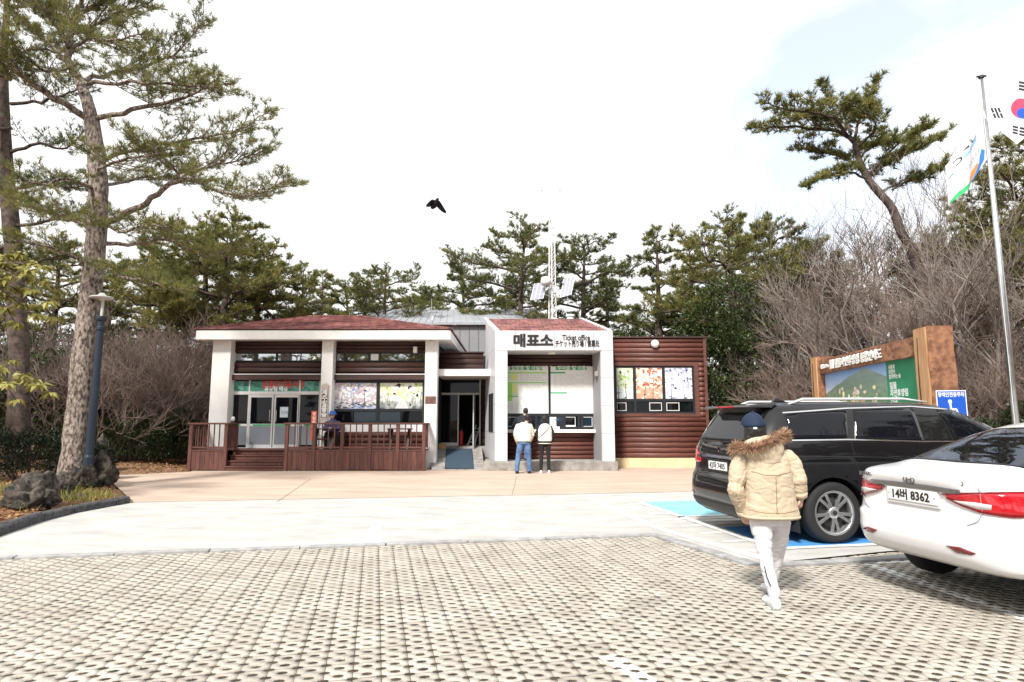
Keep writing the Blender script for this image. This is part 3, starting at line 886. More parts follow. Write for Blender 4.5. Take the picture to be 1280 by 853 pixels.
box('notice', mat('pale_blue_notice', (.62,.74,.82), .6), sf, PX(351,Y), PX(361,Y), Y-.020, Y-.014, PZ(522,Y), PZ(509,Y))
text('notice_lettering', '영업중', .09, M_grey, sf, (PX(352,Y), Y-.022, PZ(517,Y)), local=False)
# picture window bay
pw = thing_part('picture_window', pav)
x0, x1, z0, z1 = fr(415.5, 475.5, 530, 530, Y)
m = MB().box(x0, x1, Y-.02, Y+.06, z1-.06, z1).box(x0, x1, Y-.02, Y+.06, PZ(514.5,Y), PZ(511.5,Y)).box(x0, x1, Y-.02, Y+.06, z0-.02, z0+.03)
for c in (415.5, 472.5, 530): m.box(PX(c,Y)-.05, PX(c,Y)+.05, Y-.021, Y+.061, z0+.031, z1-.061)
m.build('frame', M_dark, pw)
for a, b, mm, kd in ((417.5, 470.5, P_blossom, 'blossom'), (474.5, 528, P_path, 'path')):
    pic = box('picture', mm, pw, PX(a,Y)+.0, PX(b,Y), Y+.01, Y+.03, PZ(511.3,Y), PZ(478.8,Y))
    poster(pic, kd, PX(a,Y), PX(b,Y), PZ(511.3,Y), PZ(478.8,Y), Y+.01)
for a, b, mm in ((418, 442, M_glass), (443, 471, M_blueglass), (474, 501, M_blueglass), (502, 528, M_glass)):
    box('sliding_pane', mm, pw, PX(a,Y), PX(b,Y), Y+.012, Y+.028, PZ(529,Y), PZ(514.7,Y))
box('sill_panel', M_white, pav, b2[0], b2[1], YW+.0, YW+.06, PZ(540,YW), PZ(531,YW))
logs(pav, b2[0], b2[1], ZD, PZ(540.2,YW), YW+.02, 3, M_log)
# vertical board on the middle column
hs = thing('hanging_sign', 'tall narrow wooden name board with carved lettering on the white column', 'sign', (PX(405,YC), YC-.03, PZ(527,YC)))
sx0, sx1 = PX(401.5,YC-.03), PX(410.5,YC-.03)
MB().prism([(sx0, PZ(529,YC)), (sx1, PZ(529,YC)), (sx1, PZ(482,YC)), ((sx0+sx1)/2+.04, PZ(479.5,YC)), ((sx0+sx1)/2-.04, PZ(479.5,YC)), (sx0, PZ(482,YC))], YC-.045, YC-.002, 'y').build('board', mat('pale_board', (.52,.46,.42), .8, var=.2), hs)
box('dark_field', mat('brown_field', (.05,.02,.018), .7), hs, sx0+.03, sx1-.03, YC-.052, YC-.0455, PZ(522.5,YC), PZ(487.5,YC))
for i, ch in enumerate('제주절물숲'):
    text('lettering', ch, .185, M_paper, hs, ((sx0+sx1)/2, YC-.054, PZ(493.5+6.9*i,YC)), bold=.006, align='CENTER', local=False)
# floodlight under the eave
fl = thing('flood_lamp', 'small white wall lamp fixed high on the log band by the column', 'lamp', (PX(518.5,YW), YW-.12, PZ(440,YW)))
MB().box(PX(516,YW), PX(521,YW), YW-.16, YW+.0, PZ(442,YW), PZ(434,YW)).build('housing', M_white, fl, bevel=.02)
MB().box(PX(516.6,YW), PX(520.4,YW), YW-.13, YW-.03, PZ(445.5,YW), PZ(442.1,YW)).build('lens', M_dark, fl)

# ---------------------------------------------------------------- deck
YD = 18.78
deck = thing('timber_deck', 'brown timber deck with slatted railing and steps before the glass doors', 'deck', (PX(385, YD), YD, 0))
dxl, dxr = PX(236, YD), PX(534, YD)
sx_l, sx_r = PX(286, YD), PX(357, YD)
n = 9
for i in range(n):       # deck boards run along x, broken by the stair well
    y0 = YD+.06 + (YW+.02-YD-.06)*i/n; y1 = YD+.06 + (YW+.02-YD-.06)*(i+1)/n - .008
    if i < 3:
        box('deck_board', M_deckh, deck, dxl+.05, sx_l-.05, y0, y1, ZD-.03, ZD)
        box('deck_board', M_deckh, deck, sx_r+.05, dxr-.05, y0, y1, ZD-.03, ZD)
    else:
        box('deck_board', M_deckh, deck, dxl+.05, dxr-.05, y0, y1, ZD-.03, ZD)
def skirt(xa, xb):
    k = max(1, round((xb-xa)/.145))
    for i in range(k):
        a = xa + (xb-xa)*i/k; b = xa + (xb-xa)*(i+1)/k - .008
        box('skirt_board', M_deck, deck, a, b, YD+.03, YD+.055, .02+rnd.random()*.02, ZD-.035)
    box('edge_board', M_deckh, deck, xa, xb, YD+.015, YD+.06, ZD-.028, ZD-.003)
def post(x, y, h0=0.0, h1=None, w=.10):
    return box('post', M_deck, deck, x-w/2, x+w/2, y-w/2, y+w/2, h0, h1 or (zrail-.03), bevel=.006)
zrail = PZ(529.5, YD)
def rail_run(xs, y=YD+.05):
    for x in xs: post(x, y)
    box('hand_rail', M_deckh, deck, xs[0]-.09, xs[-1]+.09, y-.075, y+.075, zrail-.03, zrail+.02, bevel=.006)
    for i in range(len(xs)-1):
        a, b = xs[i]+.05, xs[i+1]-.05
        box('bottom_rail', M_deckh, deck, a, b, y-.02, y+.02, ZD+.05, ZD+.10)
        k = max(2, round((b-a)/.165))
        for j in range(1, k):
            x = a + (b-a)*j/k
            box('baluster', M_deck, deck, x-.014, x+.014, y-.014, y+.014, ZD+.10, zrail-.03)
    skirt(xs[0]+.05, xs[-1]-.05)
rail_run([PX(p, YD) for p in (241, 284.5)])
rail_run([PX(p, YD) for p in (360, 394, 429, 463.5, 498, 530.5)])
def side_rail(x, y0, y1, k=2):
    post(x, y1)
    box('hand_rail', M_deckh, deck, x-.06, x+.06, y0+.077, y1+.05, zrail-.028, zrail+.018)
    box('bottom_rail', M_deckh, deck, x-.02, x+.02, y0+.055, y1-.055, ZD+.05, ZD+.10)
    for j in range(1, 7):
        y = y0 + (y1-y0)*j/7
        box('baluster', M_deck, deck, x-.014, x+.014, y-.014, y+.014, ZD+.10, zrail-.03)
side_rail(PX(241, YD), YD+.05, YW-.15); side_rail(PX(530.5, YD), YD+.05, YW-.25)
side_rail(PX(285.5, YD)+.02, YD+.05, YD+.62)
for i, y in enumerate((0, .4, .8)):
    box('skirt_board', M_deck, deck, dxl+.05, dxl+.075, YD+.1+y, YD+.48+y, .03, ZD-.035)
nst = 4
for i in range(nst):
    z1 = ZD*(i+1)/nst - .02; y0 = YD - .02 + .17*i
    box('riser', M_deck, deck, sx_l-.02, sx_r+.02, y0+.03, y0+.05, ZD*i/nst-.0 + (.012 if i == 0 else 0), z1-.032)
    box('tread', M_deckh, deck, sx_l-.03, sx_r+.03, y0, y0+.19, z1-.03, z1+.008, bevel=.005)

# ---------------------------------------------------------------- grey metal building behind
mb = thing('metal_clad_hall', 'grey sheet metal hall with pale standing seam roof behind the log buildings', 'building', (PX(560, 27.6), 27.6, 0))
Yg = 27.6
gx0, gx1 = PX(440, Yg), PX(700, Yg)
zE = PZ(405.5, Yg); zR_ = PZ(387.5, Yg+5)
box('wall', M_metalwall, mb, gx0+.3, gx1-.3, Yg+.2, Yg+10, 0, zE)
seam = MB()
for i in range(34):
    x = gx0+.5 + i*.42
    if x < gx1-.35: seam.box(x-.012, x+.012, Yg+.17, Yg+.2, .2, zE-.03)
seam.build('wall_seam', mat('seam_grey', (.15,.15,.16), .5), mb)
rxl = at(474, 388, Yg+5).x; 
MB().hexa([(rxl,Yg,zE-.02),(gx1,Yg,zE-.02),(gx1-1.2,Yg+5,zR_-.06),(rxl+.1,Yg+5,zR_-.06),(rxl,Yg,zE+.08),(gx1,Yg,zE+.08),(gx1-1.2,Yg+5,zR_+.02),(rxl+.1,Yg+5,zR_+.02)]).build('roof', M_metalroof, mb)
sm = MB()
for i in range(30):
    t = i/29; xa = rxl + (gx1-rxl)*t; xb = rxl+.1 + (gx1-1.2-rxl-.1)*t
    sm.bar((xa, Yg, zE+.09), (xb, Yg+5, zR_+.03), .03, .04)
sm.build('roof_seam', M_metalroof, mb)
tv = thing('roof_aerial', 'thin whip aerial standing on the red hip roof by its corner', 'aerial', at(540.5, 410, 20.5))
a = at(540.5, 412, 20.5); b = at(539.5, 374, 20.5)
MB().tube([a-Vector((0,0,.25)), b], [.018, .010], 6).build('rod', M_steel, tv)
MB().tube([a+Vector((0,0,.30)), a+Vector((0,0,.45))], .03, 8).build('clamp', M_white, tv)

# ---------------------------------------------------------------- entrance link
lk = thing('entrance_link', 'recessed entrance with white canopy slab and log balcony between the buildings', 'building', (PX(575, 20.2), 20.2, 0))
YL = 20.1
cs = pbox('canopy_slab', M_white, lk, 546.2, 470, 619, 461.5, YL, 2.6, bevel=.01)
YDr = 21.9
box('soffit_panel', mat('warm_soffit', (.52,.45,.40), .8), lk, PX(547,YL), PX(612,YL), YL+.06, YDr+.4, PZ(470,YL)-.02, PZ(470,YL)-.002)
logs(lk, PX(545,20.6)+.05, PX(604,20.6), PZ(462.5,20.6), PZ(441.5,20.6), 20.6, 3, M_logdark)
box('parapet_cap', M_logdark, lk, PX(544.5,20.6)+.02, PX(605,20.6), 20.5, 20.72, PZ(441.5,20.6), PZ(440,20.6))
zDo = PZ(558, YDr-.3)
dz1 = PZ(478, YDr)
box('floor', M_stone, lk, PX(546,YDr)-.2, PX(612,YDr), YDr-.35, YDr+3, 0, zDo)
# glazing: transom, fixed glass, open doorway with a dark hall behind
fx0, fx1 = PX(545.5,YDr)-.15, PX(601,YDr)
gl = thing_part('door_glazing', lk)
m = MB().box(fx0, fx1, YDr-.02, YDr+.05, PZ(493.8,YDr), PZ(491.2,YDr)).box(fx1-.05, fx1, YDr-.021, YDr+.051, zDo, dz1+.3).box(PX(573,YDr)-.02, PX(573,YDr)+.02, YDr-.015, YDr+.045, zDo, PZ(494,YDr)).box(fx0, PX(573,YDr)-.021, YDr-.02, YDr+.05, zDo, zDo+.11)
m.build('frame', M_alu, gl)
box('pane', M_glass, gl, fx0, fx1-.051, YDr, YDr+.015, PZ(491,YDr), dz1+.3)
box('pane', M_glass, gl, fx0, PX(573,YDr)-.021, YDr, YDr+.015, zDo+.111, PZ(494,YDr))
op = MB().box(PX(594,YDr)-.03, PX(594,YDr)+.0, YDr-.75, YDr-.71, zDo+.02, PZ(495,YDr)).box(PX(594,YDr)-.03, PX(594,YDr), YDr-.06, YDr-.02, zDo+.02, PZ(495,YDr)).build('open_door_leaf', M_alu, gl)
box('pane', M_glass, op, PX(594,YDr)-.02, PX(594,YDr)-.01, YDr-.709, YDr-.061, zDo+.03, PZ(495.5,YDr))
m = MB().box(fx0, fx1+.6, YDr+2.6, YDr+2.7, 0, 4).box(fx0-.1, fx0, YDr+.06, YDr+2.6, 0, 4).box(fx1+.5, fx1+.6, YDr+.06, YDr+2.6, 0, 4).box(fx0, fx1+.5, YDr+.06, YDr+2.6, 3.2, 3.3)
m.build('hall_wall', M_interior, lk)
logs(lk, PX(601,YDr)+.02, PX(612,YDr), zDo, PZ(474,YDr), YDr+.02, 9, M_logdark)
# ramp, low walls
Yr0 = 18.95
rp_ = MB().hexa([(PX(541,Yr0),Yr0,-.05),(PX(606,Yr0),Yr0,-.05),(PX(603,YDr)+.0,YDr-.34,-.05),(PX(545,YDr)-.2,YDr-.34,-.05),(PX(541,Yr0),Yr0,.02),(PX(606,Yr0),Yr0,.02),(PX(603,YDr),YDr-.34,zDo),(PX(545,YDr)-.2,YDr-.34,zDo)])
rp_.build('ramp', M_stone, lk)
ml_ = thing('entrance_mat', 'dark blue grey rectangular mat on the sloping entrance ramp', 'mat', (PX(575,19.8), 19.8, .2))
def rampz(y): return .02 + (zDo-.02)*(y-Yr0)/(YDr-.34-Yr0)
ya, yb = 19.05, 21.2
q = [(PX(558,ya),ya),(PX(592.5,ya),ya),(PX(590,yb)+.0,yb),(PX(559,yb),yb)]
MB().hexa([(x,y,rampz(y)+.002) for x,y in q]+[(x,y,rampz(y)+.022) for x,y in q]).build('pile', M_mat, ml_)
q2 = [(PX(557.3,ya),ya-.03),(PX(593.2,ya),ya-.03),(PX(590.7,yb),yb+.03),(PX(558.3,yb),yb+.03)]
MB().hexa([(x,y,rampz(y)+.001) for x,y in q2]+[(x,y,rampz(y)+.010) for x,y in q2]).build('rubber_edge', M_black, ml_)
ld = thing('step_ladder', 'aluminium ladder leaning inside the open entrance doorway', 'ladder', (PX(586,YDr), YDr+.5, zDo))
la, lb = Vector((PX(584,YDr), YDr+.25, zDo)), Vector((PX(594,YDr), YDr+.7, PZ(532,YDr)))
m = MB(); off_ = Vector((.24,0,0))
m.bar(la, lb, .05, .03); m.bar(la+off_, lb+off_*.6, .05, .03)
m.build('rail', M_alu, ld)
for i in range(1, 6):
    p = la.lerp(lb, i/6); q_ = (la+off_).lerp(lb+off_*.6, i/6)
    MB().bar(p, q_, .06, .025).build('rung', M_alu, ld)
ex = thing('fire_extinguisher', 'small red fire extinguisher standing behind the entrance glass', 'extinguisher', (PX(570,YDr)+.25, YDr+.5, zDo))
xq = PX(576,YDr)
MB().lathe([(0,0),(.07,0),(.075,.03),(.075,.42),(.05,.5),(.02,.53),(0,.53)], 14, (xq, YDr+.35, zDo)).build('cylinder', M_red, ex, smooth=True)
MB().box(xq-.02, xq+.06, YDr+.34, YDr+.36, zDo+.53, zDo+.60).build('valve', M_black, ex)
cb = thing('cardboard_box', 'small brown cardboard box on the sill beside the entrance', 'box', (PX(553,21.2), 21.4, rampz(21.2)))
cb.location.z = rampz(21.3)
xq = PX(552.5,21.3)
MB().box(xq-.14, xq+.16, 21.22, 21.44, rampz(21.3)-.01, rampz(21.3)+.16).build('carton', mat('cardboard', (.42,.27,.13), .9, var=.1), cb)
MB().hexa([(xq-.14,21.22,rampz(21.3)+.161),(xq-.13,21.22,rampz(21.3)+.161),(xq-.13,21.44,rampz(21.3)+.161),(xq-.14,21.44,rampz(21.3)+.161),(xq-.20,21.22,rampz(21.3)+.21),(xq-.19,21.22,rampz(21.3)+.21),(xq-.19,21.44,rampz(21.3)+.21),(xq-.20,21.44,rampz(21.3)+.21)]).build('flap', MATS['cardboard'], cb)

# ---------------------------------------------------------------- ticket office portal
YP, YI = 18.95, 19.95
DX = -0.16                               # the sides run back at a slight angle
to = thing('ticket_office', 'grey panelled ticket office portal with red shingle top and log counter wall', 'building', (PX(694, YP), YP, 0))
pxl, pxr = PX(620, YP), PX(767.5, YP)
pil, pir = PX(634.5, YP), PX(752.5, YP)
zpl = PZ(577, YP)                        # plinth top
zso, ztop = PZ(438.5, YP), PZ(413.5, YP)
box('plinth', M_stone, to, PX(607,18.8)-.05, PX(771,18.8), 18.8, 20.3, -.05, zpl, bevel=.02)
def panels(name, x0, x1, z0, z1, rows, cols=1, y=YP, th=.03):
    for j in range(rows):
        for i in range(cols):
            a = x0+(x1-x0)*i/cols; b = x0+(x1-x0)*(i+1)/cols; c = z0+(z1-z0)*j/rows; d = z0+(z1-z0)*(j+1)/rows
            box(name, M_panel, to, a+.004, b-.004, y-th, y, c+.004, d-.004, bevel=.004)
core = mat('joint_grey', (.28,.28,.30), .8)
# cores
def skewbox(x0, x1, y0, y1, z0, z1, name, m_):
    d = DX*(y1-y0)
    return MB().hexa([(x0,y0,z0),(x1,y0,z0),(x1+d,y1,z0),(x0+d,y1,z0),(x0,y0,z1),(x1,y0,z1),(x1+d,y1,z1),(x0+d,y1,z1)]).build(name, m_, to)
skewbox(pxl+.004, pil-.004, YP, YI+1.6, zpl, zso, 'pillar_core', core)
skewbox(pir+.004, pxr-.004, YP, YI+.5, zpl, zso, 'pillar_core', core)
box('header_core', core, to, pxl+.004, pxr-.004, YP, YP+.5, zso+.002, ztop-.03)
panels('cladding_panel', pxl, pil, zpl, zso, 4)
panels('cladding_panel', pir, pxr, zpl, zso, 4)
panels('header_panel', pxl, pxr, zso, ztop, 1, 6)
# left return of cladding, running back
for j in range(5):
    c = zpl + (ztop+.3-zpl)*j/5; d = zpl + (ztop+.3-zpl)*(j+1)/5
    for i in range(2):
        ya_, yb_ = YP-.02+1.25*i, YP-.02+1.25*(i+1)-.008
        xa_, xb_ = pxl-.002+DX*(ya_-YP), pxl-.002+DX*(yb_-YP)
        zt0 = d if j < 4 else ztop + .27*(ya_-YP); zt1 = d if j < 4 else ztop + .27*(yb_-YP)
        MB().hexa([(xa_-.03,ya_,c+.004),(xa_,ya_,c+.004),(xb_,yb_,c+.004),(xb_-.03,yb_,c+.004),(xa_-.03,ya_,zt0-.004),(xa_,ya_,zt0-.004),(xb_,yb_,zt1-.004),(xb_-.03,yb_,zt1-.004)]).build('side_panel', M_panel, to)
# inner jamb and soffit
for j in range(4):
    c = zpl+(zso-zpl)*j/4; d = zpl+(zso-zpl)*(j+1)/4
    MB().hexa([(pir-.02,YP+.002,c+.004),(pir,YP+.002,c+.004),(pir+DX*0,YI,c+.004),(pir-.02,YI,c+.004),(pir-.02,YP+.002,d-.004),(pir,YP+.002,d-.004),(pir,YI,d-.004),(pir-.02,YI,d-.004)]).build('jamb_panel', M_panel, to)
box('soffit', M_panel, to, pil, pir-.021, YP+.002, YI, zso-.02, zso)
dl = MB().lathe([(0,-.05),(.11,-.05),(.13,-.02),(.13,0),(0,0)], 20, (PX(690,19.3), 19.3, zso-.021)).build('ceiling_lamp', M_white, to)
# roof
rb_ = YI+2.3
e0, e1 = (pxl+.10, YP+.06, ztop-.015), (pxr-.14, YP+.06, ztop-.015)
zrr = PZ(399.0, rb_)
dd = DX*(rb_-YP)
shingle_slope('roof', e0, e1, (e1[0]+dd, rb_, zrr), (e0[0]+dd, rb_, zrr), 9, to)
MB().bar((pxr-.08, YP+.02, ztop-.02), (pxr-.08+dd, rb_, zrr), .12, .10).build('verge_trim', M_panel, to)
MB().bar((pxl+.04, YP+.02, ztop-.02), (pxl+.04+dd, rb_, zrr), .12, .10).build('verge_trim', M_panel, to)
box('back_wall', core, to, pil-.3, pxr-.3, YI+.3, YI+2.2, 0, ztop-.05)
# recessed front
xi0, xi1 = PX(633,YI), PX(747,YI)
logs(to, xi0, xi1+.05, PZ(458,YI), zso-.022, YI, 3, M_logdark)  # darker wood colour stands in for the overhang's shade on these logs
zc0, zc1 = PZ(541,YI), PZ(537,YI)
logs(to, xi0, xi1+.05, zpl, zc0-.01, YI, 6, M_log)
box('counter_ledge', M_white, to, xi0, xi1+.16, YI-.28, YI+.05, zc0, zc1, bevel=.008)
box('recess_floor', M_stone, to, pil, pir-.021, YP+.01, YI, zpl-.02, zpl+.006)
# price boards
M_palegrey = mat('pale_grey_print', (.55, .58, .57), .5)
for (a, b) in ((634, 685.5), (688.5, 742)):
    x0, x1, z0, z1 = fr(a, 458.3, b, 517, YI-.05)
    yb_ = YI-.05
    pbd = box('price_board', M_paper, to, x0, x1, yb_, yb_+.05, z0, z1)
    def strip(nm, m_, u0, u1, v0, v1, dy=.003):
        return box(nm, m_, pbd, x0+(x1-x0)*u0, x0+(x1-x0)*u1, yb_-dy, yb_-.0005, z1-(z1-z0)*v1, z1-(z1-z0)*v0)
    H = z1-z0; W = x1-x0
    if a < 650:
        strip('heading_band', M_green, .06, .86, .01, .075); strip('rule', M_lime, 0, .95, .12, .15)
        strip('table_column', M_palegreen, 0, .24, .15, .30, .0032); strip('table_column', M_yellow, .10, .26, .17, .29, .004)
        strip('rule', M_lime, 0, .95, .335, .36); strip('table_column', M_lime, 0, .12, .36, .74); strip('table_column', M_palegreen, .12, .26, .36, .66); strip('table_column', M_yellow, .13, .25, .38, .56, .004)
        strip('rule', M_palegreen, 0, .95, .63, .642); strip('rule', M_palegreen, 0, .95, .755, .765)
        text('heading', '입장료 및 시설사용료', .15, M_paper, pbd, (x0+W*.10, yb_-.004, z1-H*.068), local=False, bold=.003, depth=.001)
        rows = [.20,.255,.31,.41,.46,.51,.56,.61,.68,.72,.82,.87,.92]
    else:
        strip('heading_band', M_green, .12, .85, .01, .075); strip('rule', M_green, 0, .35, .12, .15); strip('rule', M_green, 0, .38, .55, .58)
        text('heading', '주차료 및 이용안내', .15, M_paper, pbd, (x0+W*.16, yb_-.004, z1-H*.068), local=False, bold=.003, depth=.001)
        rows = [.20,.25,.30,.35,.40,.45,.50,.62,.67,.72,.77,.82,.88,.93]
    for k_, v in enumerate(rows):
        u = .30 if (a < 650 and v < .78) else .06
        text('small_print', ['어른 1,000  청소년 600  어린이 300', '개인 1,000원  단체 800원', '경형 1,500  중형 2,000  대형 3,000'][k_ % 3], .068, M_palegrey, pbd, (x0+W*u, yb_-.002, z1-H*v), local=False, depth=.0005)
box('board_mullion', M_dark, to, PX(685.6,YI-.06), PX(688.4,YI-.06), YI-.06, YI+.02, PZ(517,YI), PZ(458.2,YI))
# ticket windows
tw = thing_part('ticket_window', to)
x0, x1, z0, z1 = fr(633, 517.3, 744, 536.5, YI-.02)
m = MB().box(x0, x1, YI-.05, YI+.06, z1-.07, z1).box(x0, x1, YI-.05, YI+.06, z0, z0+.06)
for c in (633.5, 652, 670, 687, 705, 723, 727, 743.5): m.box(PX(c,YI)-.04, PX(c,YI)+.04, YI-.051, YI+.061, z0+.061, z1-.071)
m.build('frame', M_dark, tw)
cc = [633.5, 652, 670, 687, 705, 723, 743.5]
for i in range(6):
    mm = M_glass if i in (4, 1) else M_blueglass
    box('pane', mm, tw, PX(cc[i],YI)+.041, PX(cc[i+1],YI)-.041, YI+.0, YI+.015, z0+.061, z1-.071)
for c in (712, 733, 639):
    xa, xb = PX(c-7,YI), PX(c+7,YI)
    m = MB().box(xa, xb, YI-.02, YI-.001, z0+.07, z0+.09).box(xa, xb, YI-.02, YI-.001, z1-.12, z1-.10).box(xa, xa+.02, YI-.02, YI-.001, z0+.091, z1-.121).box(xb-.02, xb, YI-.02, YI-.001, z0+.091, z1-.121)
    m.build('sash', M_alu, tw)
box('grille_notice', M_paper, tw, PX(706,YI), PX(719,YI), YI-.03, YI-.021, z0+.075, z0+.12)
pn = thing('paper_notice', 'white paper notice standing on the ticket counter between the windows', 'notice', (PX(691,YI-.1), YI-.1, zc1))
MB().box(PX(687,YI-.1), PX(695,YI-.1), YI-.11, YI-.095, zc1, PZ(521.5,YI-.1)).build('sheet', M_paper, pn)
MB().box(PX(688,YI-.1), PX(699,YI-.1), YI-.16, YI-.112, zc1, zc1+.09).build('holder', M_white, pn)
text('lettering', '카드결제', .07, mat('blue_letter', (.06,.15,.4), .5), pn, (PX(687.6,YI-.1), YI-.1115, PZ(526,YI-.1)), local=False, depth=.001)
# lettering on the header
yl = YP-.036
zl = PZ(433.2, YP)
text('lettering', '매표소', .415, M_ink, to, (PX(641,YP), yl, zl+.025), depth=.012, bold=.018, local=False, sx=1.08)
text('lettering', 'Ticket office', .235, M_ink, to, (PX(703.5,YP), yl, PZ(425.5,YP)), depth=.008, bold=.004, local=False, sx=.72)
text('lettering', 'チケット売り場 / 售票处', .225, M_ink, to, (PX(694.5,YP), yl, PZ(433.2,YP)), depth=.008, bold=.004, local=False, sx=.555)
# jamb fittings
cm = thing('security_camera', 'small grey security camera on the inner jamb of the ticket office', 'camera', (pir-.03, 19.3, PZ(468,19.4)))
zz = PZ(468,19.4)
MB().box(pir-.16, pir-.05, 19.25, 19.45, zz-.08, zz+.08).build('housing', mat('camera_grey', (.30,.27,.24), .5), cm, bevel=.02)
MB().tube([(pir-.06,19.4,zz+.02),(pir-.018,19.42,zz+.12)], .015, 6).build('bracket', M_steel, cm)
for zc_ in (492, 503):
    nt_ = box('jamb_notice', M_palegreen, to, pir-.026, pir-.0205, 19.35, 19.65, PZ(zc_+5,19.5), PZ(zc_-5,19.5))
    box('print', M_green, nt_, pir-.029, pir-.0265, 19.40, 19.60, PZ(zc_+1,19.5), PZ(zc_-3,19.5))
for i, zc_ in enumerate((505, 512)):      # framed notices on the left return
    y_ = 19.35+.55*i; x_ = pxl-.035+DX*(y_-YP)
    MB().hexa([(x_-.02,y_,PZ(540,19.6)),(x_,y_,PZ(540,19.6)),(x_+DX*.42,y_+.42,PZ(540,19.6)),(x_+DX*.42-.02,y_+.42,PZ(540,19.6)),(x_-.02,y_,PZ(492,19.6)),(x_,y_,PZ(492,19.6)),(x_+DX*.42,y_+.42,PZ(492,19.6)),(x_+DX*.42-.02,y_+.42,PZ(492,19.6))]).build('notice_frame', M_dark, to)

# ---------------------------------------------------------------- log annex
YA = 20.15
an = thing('log_annex', 'reddish brown log cabin annex with three picture windows and cream plinth', 'building', (PX(825,YA), YA, 0))
ax0, ax1 = PX(768.5,YA), PX(881,YA)
zA0, zA1 = PZ(572.5,YA), PZ(423,YA)
box('wall', M_logdark, an, ax0-.2, ax1-.02, YA+.058, YA+4.5, zA0, zA1-.02)
box('plinth', M_cream, an, ax0-.1, ax1+.05, YA-.05, YA+4.5, -.06, zA0-.003)
wy0, wy1 = PZ(521,YA), PZ(453,YA)
hlog = PZ(500,YA)-PZ(506.2,YA)
nt_ = round((zA1-wy1)/hlog); nb_ = round((wy0-zA0)/hlog); nr_ = round((wy1-wy0)/hlog)
logs(an, ax0, ax1, wy1, zA1, YA, nt_)
logs(an, ax0, ax1, zA0, wy0, YA, nb_)
wxr = PX(873.5,YA)
logs(an, wxr, ax1, wy0, wy1, YA, nr_)
box('corner_board', M_log, an, ax1-.005, ax1+.09, YA-.06, YA+.12, zA0, zA1+.0)
box('parapet_cap', M_logdark, an, ax0-.05, ax1+.13, YA-.10, YA+.3, zA1+.002, zA1+.05)
wn = thing_part('picture_window', an)
m = MB().box(ax0, wxr-.001, YA-.07, YA+.05, wy1-.12, wy1-.001).box(ax0, wxr-.001, YA-.07, YA+.05, wy0+.001, wy0+.10).box(wxr-.14, wxr-.001, YA-.071, YA+.05, wy0+.101, wy1-.121)
m.build('surround', M_log, wn)
iy0, iy1, ixr = wy0+.10, wy1-.12, wxr-.14
m = MB().box(ax0, ixr, YA-.03, YA+.05, iy1-.05, iy1-.001).box(ax0, ixr, YA-.03, YA+.05, iy0+.001, iy0+.05).box(ax0, ixr, YA-.03, YA+.05, PZ(502,YA), PZ(498.8,YA))
for c in (769.5, 793.5, 830, 867.5): m.box(PX(c,YA)-.045, PX(c,YA)+.045, YA-.031, YA+.05, iy0+.051, iy1-.051)
m.build('frame', M_dark, wn)
for a, b, mm, kd in ((770, 792.2, P_spring, 'spring'), (795, 828.6, P_autumn, 'autumn'), (831.4, 866.5, P_winter, 'winter')):
    pic = box('picture', mm, wn, PX(a,YA), PX(b,YA), YA+.0, YA+.03, PZ(498.7,YA), iy1-.051)
    poster(pic, kd, PX(a,YA), PX(b,YA), PZ(498.7,YA), iy1-.051, YA)
for a, b in ((770, 792), (795, 828), (832, 866)):
    xa, xb = PX(a,YA), PX(b,YA); xm_ = (xa+xb)/2
    z0, z1 = iy0+.051, PZ(502.1,YA)
    box('pane', M_glass, wn, xa, xb, YA+.02, YA+.035, z0, z1)
    if a == 832: p0, p1 = xa+.02, xm_
    else: p0, p1 = xm_, xb-.02
    if a == 770: p0, p1 = xa+.02, xm_+.05
    m = MB().box(p0, p1, YA+.0, YA+.02, z0+.03, z0+.055).box(p0, p1, YA+.0, YA+.02, z1-.055, z1-.03).box(p0, p0+.025, YA+.0, YA+.02, z0+.056, z1-.056).box(p1-.025, p1, YA+.0, YA+.02, z0+.056, z1-.056)
    m.build('sash', M_alu, wn)
lp = thing('wall_lamp', 'round white wall lamp near the top of the log annex', 'lamp', (PX(820,YA), YA-.06, PZ(430,YA)))
c_ = (PX(820,YA), YA-.06, PZ(430.5,YA))
MB().lathe([(0,-.13),(.07,-.12),(.12,-.08),(.135,-.03),(.13,0.0),(0,.0)], 24, c_, 'y').build('globe', M_white, lp, smooth=True)
MB().lathe([(.138,-.02),(.145,-.01),(.145,.015),(0,.015)], 24, c_, 'y').build('rim', M_dark, lp)
MB().tube([(c_[0], c_[1]+.0, c_[2]+.12), (c_[0], c_[1], zA1+.07)], .008, 6).build('cable', M_dark, lp)

# ---------------------------------------------------------------- lattice mast with solar panels
YM = 24.5
ms = thing('lattice_mast', 'white triangular lattice weather mast rising behind the ticket office roof', 'mast', (PX(691,YM), YM, 0))
zt = PZ(270, YM); zt2 = PZ(236, YM)
mxx = at(690, 330, YM).x
def leg_at(k, z, z0=0.0):
    a = 2*math.pi*k/3 + .4; r = .24 - .13*(z/zt)
    return Vector((mxx + r*math.cos(a), YM + r*math.sin(a), z))
for k in range(3): MB().tube([leg_at(k, 0), leg_at(k, zt)], .026, 6).build('leg', M_white, ms)
m = MB(); z = 3.2; i = 0
while z < zt-.3:
    for k in range(3):
        m.tube([leg_at(k, z), leg_at((k+1) % 3, z+.30)], .012, 4, cap=False); m.tube([leg_at(k, z), leg_at((k+1) % 3, z)], .012, 4, cap=False)
    z += .30
m.build('bracing', M_white, ms)
MB().tube([(mxx, YM, zt-.4), (mxx, YM, zt2)], [.03, .012], 6).build('top_rod', M_white, ms)
zc_ = PZ(247, YM)
